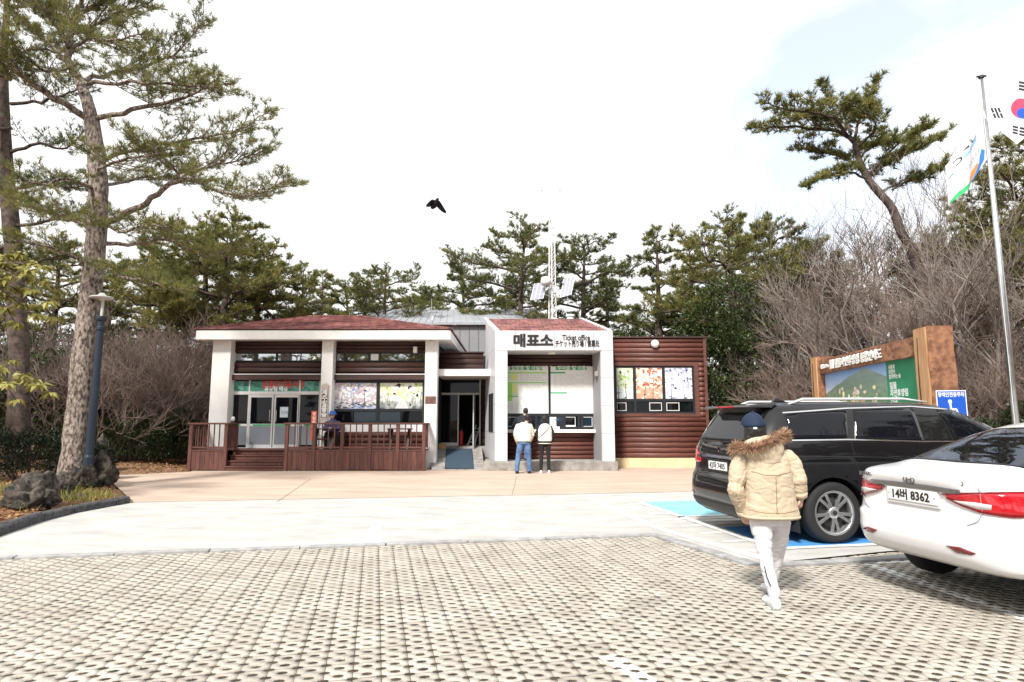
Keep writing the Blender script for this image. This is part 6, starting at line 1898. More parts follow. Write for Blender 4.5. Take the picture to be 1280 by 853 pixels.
def head(m, c, fwd=(0,1,0), s=1.0):
    c = Vector(c); f = Vector(fwd).normalized(); r = Vector((f.y, -f.x, 0)).normalized()
    rot = Matrix((r, f, Vector((0,0,1)))).transposed()
    ell(m, c, .074*s, .092*s, .112*s, 18, 12, rot)
    ell(m, c+f*.03*s-Vector((0,0,.05*s)), .055*s, .062*s, .06*s, 14, 8, rot)         # jaw
    ell(m, c+f*.095*s-Vector((0,0,.012*s)), .014*s, .02*s, .026*s, 8, 6, rot)        # nose
    for s_ in (-1, 1): ell(m, c+r*s_*.076*s-f*.005*s-Vector((0,0,.01*s)), .010*s, .022*s, .032*s, 8, 6, rot)
    ell(m, c+f*.082*s-Vector((0,0,.058*s)), .026*s, .012*s, .010*s, 8, 6, rot)       # lips
    return r, f
def face_parts(parent, c, fwd, s, skinm):
    c = Vector(c); f = Vector(fwd).normalized(); r = Vector((f.y, -f.x, 0)).normalized()
    for s_ in (-1, 1):
        e = MB(); ell(e, c+r*s_*.031*s+f*.080*s+Vector((0,0,.008*s)), .013*s, .012*s, .009*s, 10, 6); e.build('eye', M_ink, parent, smooth=True, local=True)
    lp_ = MB(); ell(lp_, c+f*.088*s-Vector((0,0,.058*s)), .024*s, .010*s, .009*s, 10, 6); lp_.build('lips', mat('lips', (.45,.16,.14), .5), parent, smooth=True, local=True)
def shoe(name, heel, toe, w, h, m_, parent, sole=None):
    a, b = Vector(heel), Vector(toe); d = (b-a).normalized()
    m = MB()
    L = (b-a).length
    for t, rw, rh in ((.08, .80, 1.0), (.25, .85, 1.05), (.45, .9, .85), (.65, 1.05, .62), (.85, .95, .45), (.96, .6, .34)):
        p = a + d*L*t; ell(m, p+Vector((0,0,h*rh*.5)), w*rw/2, w*rw/2, h*rh*.55, 12, 8)
    limb(m, [a+d*.05*L+Vector((0,0,h*.3)), b-d*.06*L+Vector((0,0,h*.2))], [w*.38, w*.34])
    o = organic(name, m, m_, parent, .008, 3)
    s = MB(); n_ = Vector((-d.y, d.x, 0))
    P = [a+n_*w*.38, a-d*.01, a-n_*w*.38, a+d*L*.5-n_*w*.42, a+d*L*.75-n_*w*.5, b-n_*w*.25, b+d*.01, b+n_*w*.25, a+d*L*.75+n_*w*.5, a+d*L*.5+n_*w*.42]
    s.add([p+Vector((0,0,0)) for p in P]+[p+Vector((0,0,.022)) for p in P], [tuple(range(10))[::-1], tuple(range(10,20))]+[(i,(i+1)%10,10+(i+1)%10,10+i) for i in range(10)]).build('sole', sole or m_, o, local=True)
    return o

# ---------------------------------------------------------------- walker in the parka (seen from behind)
g0 = gp(968, 757)
WY = g0.y + .10
kW = (at(969, 600, WY).x - at(968, 600, WY).x)
def lp_(px, py, dy=0.0):                       # photo pixel -> local point in the walker's plane, pushed dy deeper
    q = at(px, py, WY+dy); return Vector((q.x-g0.x, q.y-g0.y, q.z))
m = MB()
hc_ = lp_(942, 536, .04)
head(m, hc_, (-.12, 1, -.05), 1.0)
sh_c = lp_(954, 568, .0); hip_c = lp_(962, 637, .02)
limb(m, [hc_-Vector((0,.01,.06)), (hc_+sh_c)/2+Vector((0,0,-.01)), sh_c], [.055, .052, .09])
loft(m, [(hip_c-Vector((0,0,.05)), .14, .10), (hip_c, .155, .11), (hip_c.lerp(sh_c, .5), .13, .09), (sh_c-Vector((0,0,.08)), .16, .10), (sh_c, .12, .08)])
sL, sR = lp_(925, 577), lp_(988, 575)
eL, eR = lp_(919.5, 612, -.03), lp_(998, 600, -.05)
wL, wR = lp_(930, 641, .06), lp_(1000, 620, -.02)
for a, b, c in ((sL, eL, wL), (sR, eR, wR)): limb(m, [sh_c.lerp(a, .6), a, b, c], [.05, .045, .036, .026])
hand(m, wL, (.25, .35, -.8), -1, (.5, .6, .1), .95, .7)
hand(m, wR, (-.05, .15, -1), 1, (-.7, .4, 0), .95, .6)
kn1 = lp_(957, 697, -.02); an1 = lp_(968, 744, -.05)
kn2 = lp_(972, 693, .22); an2 = lp_(964.5, 732, .34)
limb(m, [lp_(952, 648), kn1, an1, lp_(968, 752, .02)], [.075, .05, .036, .035])
limb(m, [lp_(974, 648, .03), kn2, an2, lp_(964, 737, .40)], [.075, .05, .036, .03])
walker = organic('person', m, M_skin, None, .009, 2)
walker.location = (g0.x, g0.y, 0)
tag(walker, 'person walking away in beige fur hooded parka, navy cap and white trousers', 'person')
face_parts(walker, hc_, (-.12, 1, 0), 1.0, M_skin)
M_parka = mat('beige_parka', (.55, .455, .335), .85, var=.06, vscale=5, bump=.25, bscale=70, stretch=(1,1,1.5))
m = MB()
hem = lp_(962, 646, .02)
loft(m, [(hem-Vector((0,0,.012)), .222, .165), (hem+Vector((0,0,.02)), .235, .178), (lp_(961, 630, .02), .226, .175), (lp_(960, 612, .01), .212, .170), (lp_(958, 594, .0), .202, .162), (lp_(956, 580, .0), .20, .152), (lp_(955, 570, .0), .19, .135), (lp_(952, 562, .01), .16, .11), (lp_(948, 555, .02), .095, .09), (lp_(946, 550, .03), .075, .075)], 22, 2.6)
sleeves_ = []
for a, b, c in ((sL, eL, wL), (sR, eR, wR)):
    a2 = sh_c.lerp(a, .88)
    ms_ = MB()
    limb(ms_, [a2, a.lerp(b, .30), a.lerp(b, .65), b, b.lerp(c, .5), c+Vector((0,0,.012))], [.085, .080, .076, .073, .066, .055])
    sleeves_.append(ms_)
pk = organic('parka', m, M_parka, walker, .0075, 5, .008, 11, .55)
for ms_ in sleeves_: organic('sleeve', ms_, M_parka, pk, .0075, 5, .008, 13, .7)
# drawstring hem, quilting lines and cuffs
def bandring(name, c, rx, ry, r, m_, parent, n=40, tilt=None):
    P = []
    for i in range(n+1):
        a = 2*math.pi*i/n; ca, sa = math.cos(a), math.sin(a)
        P.append(Vector((c[0]+rx*math.copysign(abs(ca)**(2/2.6), ca), c[1]+ry*math.copysign(abs(sa)**(2/2.6), sa), c[2])))
    return MB().tube(P, r, 6, cap=False).build(name, m_, parent, smooth=True, local=True)
bandring('hem_band', hem+Vector((0,0,.008)), .232, .175, .012, M_parka, pk)
bmk = bmesh.new(); bmk.from_mesh(pk.data); pkb = BVHTree.FromBMesh(bmk); bmk.free()
def seam_on_back(name, pts2, r_=.0028):
    P = []
    for i in range(len(pts2)-1):
        for k_ in range(8):
            q = Vector(pts2[i]).lerp(Vector(pts2[i+1]), k_/8); h, n_, _, _ = pkb.ray_cast(Vector((q.x, -1.5, q.y)), Vector((0, 1, 0)))
            if h is not None: P.append(h+n_*.0006)
    if len(P) > 2: MB().tube(P, r_, 5).build(name, M_seam, pk, smooth=True, local=True)
M_seam = mat('parka_seam', (.25, .17, .10), .9)
def xz(px, py): q = lp_(px, py); return (q.x, q.z)
seam_on_back('back_seam', [xz(933, 588), xz(946, 592), xz(962, 592.5), xz(984, 588)])
seam_on_back('back_seam', [xz(960, 593), xz(961, 615), xz(962, 643)])
seam_on_back('back_seam', [xz(932, 636), xz(948, 638.5), xz(970, 638.5), xz(992, 635)])
for c, e in ((wL, eL), (wR, eR)):
    d = (c-e).normalized()
    MB().tube([c-d*.035, c+d*.010], [.062, .058], 16).build('cuff', M_parka, pk, smooth=True, local=True)
# hood bag hanging on the back and the fur edge
m = MB()
rot = Euler((R(-18), R(-10), 0)).to_matrix()
ell(m, lp_(956, 563, -.085), .165, .085, .105, 18, 10, rot)
ell(m, lp_(962, 573, -.10), .11, .06, .07, 16, 8, rot)
ell(m, lp_(950, 556, -.03), .17, .10, .07, 16, 8, rot)
organic('hood', m, M_parka, walker, .011, 3, .006, 16)
M_fur = leaf_mat('fur', [(.16, .085, .05), (.44, .27, .17), (.75, .58, .44)], .8, .2)
ring = [lp_(921, 570, .10), lp_(917, 561, .02), lp_(922, 557, -.06), lp_(932, 560, -.15), lp_(946, 558.5, -.19), lp_(960, 553, -.19), lp_(972, 546.5, -.14), lp_(980, 541.5, -.06), lp_(982, 544, .03), lp_(975, 552, .10)]
fv = []; ff = []; ft = []
frn = random.Random(3)
for i in range(2600):
    t = frn.random()*(len(ring)-1.001); k = int(t); p = ring[k].lerp(ring[k+1], t-k)
    d = Vector((frn.gauss(0,1), frn.gauss(0,1), frn.gauss(0,1))).normalized()
    L = .038+frn.random()*.028; s_ = d.cross(Vector((frn.random(), frn.random(), frn.random()))).normalized()*.0035
    b = p + d*.018; tip = p + d*(.02+L) + Vector((0, -.004, -.010))
    n0 = len(fv); fv += [b-s_, b+s_, tip]; ff.append((n0, n0+1, n0+2)); q = frn.random(); ft += [q*.7, q*.7, min(1, q*.7+.35)]
me = mesh_np('fur_trim', [tuple(v) for v in fv], ff, M_fur, False, ft)
fo = link('fur_trim', me, walker)
MB().tube(ring, .026, 8).build('fur_roll', mat('fur_base', (.22,.12,.075), .9), fo, smooth=True, local=True)
# trousers
M_trouser = mat('white_trousers', (.76, .75, .80), .8, var=.05, vscale=5, bump=.5, bscale=12)
m = MB()
loft(m, [(lp_(962, 655, .02), .150, .125), (lp_(962, 640, .02), .165, .135), (lp_(961, 622, .02), .155, .125)])
limb(m, [lp_(951, 652), lp_(954, 675, -.01), kn1, lp_(962, 722, -.04), lp_(967.5, 743, -.05)], [.098, .077, .059, .053, .052])
limb(m, [lp_(974, 652, .03), lp_(974, 675, .12), kn2, lp_(967, 716, .29), lp_(964, 730, .34)], [.095, .075, .058, .051, .049])
tr = organic('trousers', m, M_trouser, walker, .009, 4, .006, 12, 1.0)
MB().tube([lp_(955.5, 708, -.108), lp_(959, 722, -.108), lp_(963.5, 733, -.112)], .0045, 5).build('side_stripe', M_ink, tr, local=True)
M_trainer = mat('white_trainer', (.66, .66, .67), .6, var=.10, vscale=18, bump=.3, bscale=50)
M_sole = mat('grey_sole', (.40, .40, .42), .8)
def gl(p, z=.0): return Vector((p.x, p.y, z))
hA = gl(lp_(968, 757, -.13)); shoe('shoe', Vector((.0, -.06, -.018)), Vector((.012, .20, -.018)), .10, .085, M_trainer, walker, M_sole)
q = lp_(962.5, 738, .38); shoe('shoe', Vector((q.x, .335, -.018)), Vector((q.x-.01, .60, -.018)), .098, .085, M_trainer, walker, M_sole)
# cap and hair
M_cap = mat('navy_cap', (.006, .018, .052), .8, var=.15, vscale=20)
cc_ = hc_ + Vector((0, .0, .045))
m = MB()
V = []; F = []; n = 28; kk = 8
for i in range(kk+1):
    a = (math.pi/2)*i/kk
    for j in range(n):
        b = 2*math.pi*j/n
        V.append(cc_ + Vector((.098*math.cos(a)*math.cos(b), .112*math.cos(a)*math.sin(b), .098*math.sin(a) - .03*math.cos(a)*(1 if math.sin(b) < -.2 else .2))))
F = [(i*n+j, i*n+(j+1) % n, (i+1)*n+(j+1) % n, (i+1)*n+j) for i in range(kk) for j in range(n)]
cap = MB().add(V, F).build('cap', M_cap, walker, smooth=True, local=True)
so = cap.modifiers.new('s', 'SOLIDIFY'); so.thickness = .006
MB().prism([(cc_.x-.075, cc_.y+.09), (cc_.x+.055, cc_.y+.09), (cc_.x+.04, cc_.y+.165), (cc_.x-.01, cc_.y+.185), (cc_.x-.06, cc_.y+.165)], cc_.z-.012, cc_.z-.004).build('cap_peak', M_cap, cap, local=True)
MB().lathe([(0, .012), (.010, .008), (.012, 0)], 10, tuple(cc_+Vector((0, 0, .095)))).build('cap_button', M_cap, cap, local=True)
MB().bar(cc_+Vector((-.045, -.112, -.04)), cc_+Vector((-.015, -.114, -.04)), .012, .016, (0,0,1)).build('cap_strap', M_white, cap, local=True)
m = MB()
ell(m, hc_+Vector((0, -.028, -.02)), .094, .085, .105, 18, 12)
ell(m, hc_+Vector((.02, -.04, -.09)), .082, .06, .06, 16, 8)
ell(m, hc_+Vector((-.05, -.03, -.08)), .05, .06, .06, 14, 8)
organic('hair', m, M_hair, walker, .009, 2, .004, 30)

# ---------------------------------------------------------------- people at the counter
def stander(label, foot_px, Y, zf, H, spec, facing=(0, 1, 0)):
    """upright figure seen from behind; all lengths scale with H"""
    fx = at(foot_px, 590, Y).x
    s = H/1.70
    def P(x, y, z): return Vector((x*s, y*s, z*s))
    m = MB()
    hd = P(spec.get('hx', 0), spec.get('hy', .05), 1.575)
    head(m, hd, facing, s)
    limb(m, [hd-P(0,.015,.07), P(spec.get('hx',0)*.5, .01, 1.42), P(0, 0, 1.36)], [.052*s, .05*s, .09*s])
    loft(m, [(P(0,0,.86), .15*s, .10*s), (P(0,0,.98), .155*s, .11*s), (P(0,0,1.12), .13*s, .095*s), (P(0,0,1.30), .16*s, .10*s), (P(0,0,1.40), .11*s, .075*s)])
    arms = spec['arms']
    for a, b, c in arms: limb(m, [P(*a)*.6+P(0,0,1.36)*.4, P(*a), P(*b), P(*c)], [.05*s, .045*s, .036*s, .026*s])
    for i, (a, b, c) in enumerate(arms): hand(m, P(*c), P(*c)-P(*b)+P(0,.02,-.04), -1 if i == 0 else 1, (0, 1, 0), s*.95, .6)
    for hp, kn, an in spec['legs']: limb(m, [P(*hp), P(*kn), P(*an), P(an[0], an[1]+.04, .05)], [.075*s, .05*s, .036*s, .034*s])
    body = organic('person', m, M_skin, None, .012, 2)
    body.location = (fx, Y, zf)
    tag(body, label, 'person')
    face_parts(body, hd, facing, s, M_skin)
    # top
    m = MB(); w = spec.get('w', .215)*s; hz = spec.get('hem', .88)
    loft(m, [(P(0,0,hz), w*.98, .145*s), (P(0,0,hz+.06), w*1.02, .155*s), (P(0,0,1.10), w*1.0, .15*s), (P(0,0,1.25), w*1.02, .15*s), (P(0,0,1.35), w*.92, .125*s), (P(0,0,1.41), w*.62, .10*s), (P(0,0,1.45), .075*s, .075*s)], 20, 2.6)
    def sleeves(mm, r0=.072):
        for a, b, c in arms: limb(mm, [P(*a)*.86+P(0,0,1.36)*.14, (P(*a)+P(*b))/2, P(*b), (P(*b)+P(*c))/2, P(*c)], [r0*s*1.08, r0*s, r0*s*.93, r0*s*.86, r0*s*.72])
    if spec.get('sleeve_mat') is None: sleeves(m)
    organic(spec.get('top_name', 'jacket'), m, spec['top'], body, .013, 3, .008*s, 12, .8)
    if spec.get('sleeve_mat') is not None:
        m = MB(); sleeves(m, .062); organic('sleeves', m, spec['sleeve_mat'], body, .013, 3, .006*s, 14)
    m = MB()
    loft(m, [(P(0,0,.82), .150*s, .12*s), (P(0,0,.92), .165*s, .13*s), (P(0,0,1.02), .15*s, .12*s)])
    lr = spec.get('lr', 1.0)
    for hp, kn, an in spec['legs']: limb(m, [P(*hp), P(*hp).lerp(P(*kn), .5), P(*kn), P(*kn).lerp(P(*an), .5), P(an[0], an[1], .07)], [.098*s, .088*s*lr, .072*s*lr, .066*s*lr, .060*s*lr])
    organic('trousers', m, spec['bottom'], body, .013, 3, .008*s, 12, .8)
    for hp, kn, an in spec['legs']:
        tx = spec.get('toe', .0)*(1 if an[0] > 0 else -1)
        shoe('shoe', P(an[0], an[1]-.06, 0), P(an[0]+tx, an[1]+.19, 0), .095*s, .085*s, spec['shoe'], body, spec.get('sole'))
    m = MB()
    hs_ = spec.get('hair', 1.0)
    ell(m, hd+P(0,-.022,.018), .086*s, .092*s, .108*s, 16, 10)
    ell(m, hd+P(0,-.045,-.03*hs_), .078*s, .062*s, .075*s*hs_, 16, 8)
    organic('hair', m, M_hair, body, .011, 2, .004, 30)
    return body, P
M_cream_j = mat('cream_jacket', (.74, .68, .60), .85, var=.08, vscale=6, bump=.5, bscale=14, stretch=(1,1,2.5))
M_jeans = mat('blue_jeans', (.12, .21, .38), .9, col2=(.055, .11, .24), vscale=8, bump=.4, bscale=30)
M_vest = mat('white_vest', (.78, .75, .71), .85, var=.05, bump=.4, bscale=10)
M_blackcloth = mat('black_cloth', (.012, .012, .014), .85, var=.3)
M_navycloth = mat('dark_jacket', (.012, .015, .025), .8, var=.3)
man, Pm = stander('person in cream padded jacket and blue jeans standing at the ticket counter', 655.2, gp(655, 592).y, 0, 1.68,
    dict(hx=.10, hy=.07, arms=[((-.20,0,1.33), (-.25,.02,1.10), (-.20,.10,.90)), ((.20,0,1.33), (.24,.06,1.09), (.20,.20,.95))],
         legs=[((-.09,0,.86), (-.17,.01,.48), (-.21,-.03,.06)), ((.09,0,.86), (.13,.02,.48), (.16,.0,.06))], top=M_cream_j, bottom=M_jeans, shoe=M_blackcloth, sole=M_blackcloth, hem=.90, toe=-.03, lr=1.08, hair=1.0))
wom, Pw = stander('person in white vest with black sleeves, cross strap and black leggings', 681.5, gp(681, 591.5).y, 0, 1.63,
    dict(hx=-.02, hy=.05, arms=[((-.19,0,1.33), (-.26,.04,1.08), (-.20,.14,.94)), ((.19,0,1.33), (.25,.03,1.08), (.24,.16,.93))],
         legs=[((-.085,0,.86), (-.11,.01,.48), (-.125,0,.06)), ((.085,0,.86), (.10,.02,.48), (.115,.02,.06))], top=M_vest, sleeve_mat=M_blackcloth, bottom=M_blackcloth, shoe=M_trainer, sole=M_white, hem=.93, lr=.82, top_name='vest', hair=1.8, w=.21))
MB().tube([Pw(.13, -.13, 1.40), Pw(.06, -.165, 1.28), Pw(-.08, -.165, 1.13), Pw(-.20, -.10, 1.02)], .007, 6).build('bag_strap', M_ink, wom, smooth=True, local=True)
bandm = MB()
loft(bandm, [(Pw(0,0,.885), .205, .14), (Pw(0,0,.925), .206, .142)], 20, 2.6)
bandm.build('black_hem', M_blackcloth, wom, local=True, smooth=True)
bandm = MB(); loft(bandm, [(Pw(0,0,.855), .195, .135), (Pw(0,0,.884), .196, .136)], 20, 2.6)
bandm.build('white_hem', M_vest, wom, local=True, smooth=True)
th_, Pt = stander('person in dark jacket leaning on the ticket counter beside the cream jacket', 653.5, 19.22, zpl+.006, 1.60,
    dict(hx=.10, hy=.06, arms=[((-.20,0,1.33), (-.30,.12,1.10), (-.24,.34,.96)), ((.20,0,1.33), (.27,.08,1.10), (.20,.30,1.0))],
         legs=[((-.09,0,.86), (-.10,.01,.48), (-.11,-.02,.06)), ((.09,0,.86), (.10,.02,.48), (.11,.0,.06))], top=M_navycloth, bottom=M_jeans, shoe=M_blackcloth, sole=M_blackcloth, hem=.88, hair=.7))

# ---------------------------------------------------------------- person seated on the deck
SY = 19.62; sxp = PX(417, SY)
m = MB(); zt_ = PZ(519.5, SY)-ZD
head(m, (0, -.06, zt_-.0), (.0, -1, -.2), .95)
limb(m, [(0,-.04,zt_-.07), (0,-.01,zt_-.15), (0,0,zt_-.20)], [.05, .05, .08])
loft(m, [((0,.02,.40), .15, .12), ((0,.02,.52), .14, .11), ((0,.01,.66), .14, .10), ((0,0,zt_-.24), .15, .10), ((0,0,zt_-.17), .10, .075)])
arms = [((-.18,0,zt_-.24), (-.23,-.10,zt_-.42), (-.06,-.26,zt_-.42)), ((.18,0,zt_-.24), (.23,-.10,zt_-.42), (.06,-.26,zt_-.40))]
for a, b, c in arms: limb(m, [a, b, c], [.045, .037, .028])
for i, (a, b, c) in enumerate(arms): hand(m, c, (-.5 if i else .5, -.6, .1), 1 if i == 0 else -1, (0, -.3, -1), .9, .6)
for s_ in (-1, 1): limb(m, [(s_*.09,.02,.42), (s_*.10,-.30,.44), (s_*.10,-.30,.08), (s_*.10,-.34,.05)], [.075,.055,.04,.035])
sit = organic('person', m, M_skin, None, .012, 2)
sit.location = (sxp, SY, ZD)
tag(sit, 'person in blue bucket hat and purple jacket seated at the deck table', 'person')
face_parts(sit, (0, -.06, zt_), (0, -1, 0), .95, M_skin)
m = MB()
loft(m, [((0,.02,.42), .19, .15), ((0,.02,.60), .18, .14), ((0,.01,zt_-.26), .19, .135), ((0,0,zt_-.17), .13, .10), ((0,0,zt_-.11), .07, .07)])
for a, b, c in arms: limb(m, [a, b, c], [.072, .064, .052])
organic('jacket', m, mat('purple_jacket', (.05, .04, .10), .85, var=.2), sit, .014, 3, .006, 14)
m = MB()
for s_ in (-1, 1): limb(m, [(s_*.09,.02,.43), (s_*.10,-.28,.45), (s_*.10,-.30,.40), (s_*.10,-.30,.09)], [.09,.075,.07,.055])
organic('trousers', m, M_blackcloth, sit, .014, 3)
for s_ in (-1, 1): shoe('shoe', (s_*.10, -.26, 0), (s_*.10, -.48, 0), .09, .08, M_blackcloth, sit)
m = MB(); ell(m, (0,-.035,zt_-.02), .082, .085, .10, 14, 9); ell(m, (0,.0,zt_-.07), .075, .06, .07, 14, 8)
organic('hair', m, M_hair, sit, .012, 2)
MB().lathe([(.155,.03),(.10,.055),(.095,.10),(.075,.135),(0,.145)], 24, (0,-.05,zt_)).build('bucket_hat', mat('blue_hat', (.03,.10,.38), .85), sit, smooth=True, local=True)
st = thing('deck_stool', 'dark low stool under the seated person on the deck', 'stool', (sxp, SY+.03, ZD))
MB().box(-.19, .19, -.15, .15, .36, .40).build('seat', M_logdark, st, local=True)
for a in (-1, 1):
    for b in (-1, 1): MB().box(a*.15-.02, a*.15+.02, b*.11-.02, b*.11+.02, 0, .36).build('leg', M_logdark, st, local=True)

# ================================================================== VEGETATION
class Plant:
    """collects straight wood segments, needle tufts and leaves, and turns each into one mesh"""
    def __init__(s, seed):
        s.r = random.Random(seed); s.ng = np.random.default_rng(seed)
        s.seg = []; s.tuft = []; s.leaf = []
    def path(s, pts, r0, r1):
        n = len(pts)-1
        for i in range(n):
            a = r0+(r1-r0)*i/n; b = r0+(r1-r0)*(i+1)/n
            s.seg.append((*pts[i], *pts[i+1], a, b))
    def seg_mesh(s, name, m_, n=3):
        A = np.array(s.seg, dtype=np.float32)
        P0, P1, R0, R1 = A[:, :3], A[:, 3:6], A[:, 6], A[:, 7]
        D = P1-P0; L = np.linalg.norm(D, axis=1, keepdims=True)+1e-9; D = D/L
        U = np.where(np.abs(D[:, 2:3]) < .9, np.array([[0, 0, 1.]]), np.array([[1., 0, 0]]))
        X = np.cross(D, U); X /= np.linalg.norm(X, axis=1, keepdims=True); Y = np.cross(D, X)
        V = []
        for P, Rr in ((P0-D*R0[:, None]*.3, R0), (P1, R1)):
            for k in range(n):
                a = 2*math.pi*k/n
                V.append(P + (X*math.cos(a)+Y*math.sin(a))*Rr[:, None])
        V = np.stack(V, axis=1).reshape(-1, 3)
        m = len(A); base = (np.arange(m)*2*n)[:, None]
        F = np.concatenate([base + np.array([[k, n+k, n+(k+1) % n, (k+1) % n]]) for k in range(n)])
        return mesh_np(name, V, F, m_, smooth=True)
    def tuft_mesh(s, name, m_, K=12, width=.011, spread=.75):
        T = np.array(s.tuft, dtype=np.float32)      # pos3 dir3 size tint
        n = len(T); g = s.ng
        P = np.repeat(T[:, :3], K, 0); D = np.repeat(T[:, 3:6], K, 0); S = np.repeat(T[:, 6], K); Q = np.repeat(T[:, 7], K)
        D = D + g.normal(0, spread, (n*K, 3)).astype(np.float32)
        D /= np.linalg.norm(D, axis=1, keepdims=True)+1e-9
        W = np.cross(D, g.normal(0, 1, (n*K, 3))); W /= np.linalg.norm(W, axis=1, keepdims=True)+1e-9
        L = S*g.uniform(.65, 1.15, n*K)
        B = P + g.normal(0, .018, (n*K, 3))
        w = (width*S/.13)[:, None]
        V = np.stack([B-W*w*.5, B+W*w*.5, B+D*L[:, None]], axis=1).reshape(-1, 3)
        F = np.arange(n*K*3).reshape(-1, 3)
        tint = np.repeat(np.clip(Q+g.normal(0, .10, n*K), 0, 1), 3)
        return mesh_np(name, V, F, m_, False, tint)
    def leaf_mesh(s, name, m_, ratio=.42, fold=.25):
        T = np.array(s.leaf, dtype=np.float32)      # pos3 dir3 len tint
        n = len(T); g = s.ng
        P, D, L, Q = T[:, :3], T[:, 3:6], T[:, 6:7], T[:, 7]
        D = D/(np.linalg.norm(D, axis=1, keepdims=True)+1e-9)
        W = np.cross(D, g.normal(0, .35, (n, 3)) + np.array([0, 0, 1.])); W /= np.linalg.norm(W, axis=1, keepdims=True)+1e-9
        Nn = np.cross(W, D)
        a = P; b = P+D*L*.5+W*L*ratio*.5+Nn*L*fold*.3; c = P+D*L-Nn*L*fold*.3; d = P+D*L*.5-W*L*ratio*.5+Nn*L*fold*.3
        V = np.stack([a, b, c, d], axis=1).reshape(-1, 3)
        F = np.arange(n*4).reshape(-1, 4)
        tint = np.repeat(np.clip(Q, 0, 1), 4)
        return mesh_np(name, V, F, m_, False, tint)
def vn(v): return v/(v.length+1e-9)
def rv(r, s=1.0): return Vector((r.gauss(0, s), r.gauss(0, s), r.gauss(0, s)))
UP = Vector((0, 0, 1))
def smooth_path(P, n):
    P = [Vector(p) for p in P]; out = []
    for i in range(len(P)-1):
        p0, p1, p2, p3 = P[max(i-1, 0)], P[i], P[i+1], P[min(i+2, len(P)-1)]
        for k in range(n):
            t = k/n
            out.append(.5*((2*p1)+(p2-p0)*t+(2*p0-5*p1+4*p2-p3)*t*t+(3*p1-p0-3*p2+p3)*t**3))
    out.append(P[-1]); return out
def foliate(pl, pts, start=.3, sec=1.0, step=.26, tsize=.13, tint=.45, thick=.012, lift=.3, dens=1.0, flat=.5):
    """side branches, twigs and needle tufts along a limb"""
    r = pl.r
    L = sum((pts[i+1]-pts[i]).length for i in range(len(pts)-1))
    cum = 0; nxt = L*start; side = 1
    for i in range(len(pts)-1):
        d = pts[i+1]-pts[i]; l = d.length; d = vn(d)
        while nxt <= cum+l:
            p = pts[i]+d*(nxt-cum); t = nxt/L
            for s_ in (1, -1):
                if r.random() > .93*dens: continue
                sd = vn(d.cross(UP)+rv(r, .15))*s_
                sl = sec*(1.05-.62*t)*r.uniform(.55, 1.15)
                sdir = vn(d*r.uniform(.35, .9)+sd*r.uniform(.6, 1.0)+UP*r.uniform(-.15, lift)*1.0)
                q1 = p+sdir*sl*.5; q2 = q1+vn(sdir+UP*lift*.9+rv(r, .15))*sl*.5
                pl.path([p, q1, q2], thick, thick*.45)
                nt = max(2, int(sl/.17))
                for k in range(nt):
                    f = (k+.6)/nt
                    b = p.lerp(q1, f*2) if f < .5 else q1.lerp(q2, f*2-1)
                    for s2 in (1, -1):
                        if r.random() > .88: continue
                        s2d = vn(sdir.cross(UP)+rv(r, .3))*s2
                        td = vn(sdir*.7+s2d*r.uniform(.4, .9)+UP*r.uniform(.0, .7)*(lift+.3)+rv(r, .12))
                        tl = r.uniform(.12, .30)*min(1, sl+.35)
                        e = b+td*tl
                        pl.path([b, e], thick*.45, thick*.3)
                        tn = tint+r.gauss(0, .13)
                        dd = vn(td+UP*.75)
                        pl.tuft.append((*e, *dd, tsize*r.uniform(.8, 1.2), tn))
                        if r.random() < .75: 
                            m_ = b.lerp(e, .5); pl.tuft.append((*m_, *vn(td*.6+UP+rv(r,.3)), tsize*r.uniform(.7, 1.0), tn-.05))
                tn = tint+r.gauss(0, .1)
                pl.tuft.append((*q2, *vn(sdir+UP*.8), tsize*1.1, tn)); pl.tuft.append((*q1.lerp(q2, .6), *vn(sdir+UP), tsize, tn))
            nxt += step*r.uniform(.7, 1.3)
        cum += l
    for k in range(3): pl.tuft.append((*(pts[-1]+rv(r, .04)), *vn(pts[-1]-pts[-2]+UP*.6+rv(r, .3)), tsize*1.1, tint))
def tree_root(name, label, cat, loc, group=None, rz=0.0):
    return thing(name, label, cat, loc, rz, group)
def make_pine(name, label, trunk, radii, limbs, seed, bark, loc, fol=None, K=12, width=.011, tsize=.13, tint=.45, group=None, thick=.012, dens=1.0, step=.26, lift=.3):
    """trunk / limbs given in local coordinates; limbs: (points, r0, r1, start, sec)"""
    root = tree_root(name, label, 'tree', loc, group)
    pl = Plant(seed)
    tp = smooth_path(trunk, 4)
    tr = list(np.interp(np.linspace(0, 1, len(tp)), np.linspace(0, 1, len(radii)), radii))
    # uneven bark outline
    m = MB().tube(tp, tr, 14)
    m.v = [Vector(p)+vn(rv(pl.r))*tr[min(i//14, len(tr)-1)]*.07 for i, p in enumerate(m.v)]
    m.build('trunk', bark, root, smooth=True, local=True)
    mb = MB()
    for pts, r0, r1, start, sec in limbs:
        sp = smooth_path(pts, 4)
        sp = [p+rv(pl.r, .02) if 0 < i < len(sp)-1 else p for i, p in enumerate(sp)]
        mb.tube(sp, list(np.linspace(r0, r1, len(sp))), 7)
        foliate(pl, sp, start, sec, step, tsize, tint, thick, lift, dens)
    mb.build('limb', bark, root, smooth=True, local=True)['kind'] = 'stuff'
    link('twigs', pl.seg_mesh('twigs', bark, 3), root)['kind'] = 'stuff'
    link('crown', pl.tuft_mesh('crown', M_needle, K, width), root)
    return root, pl
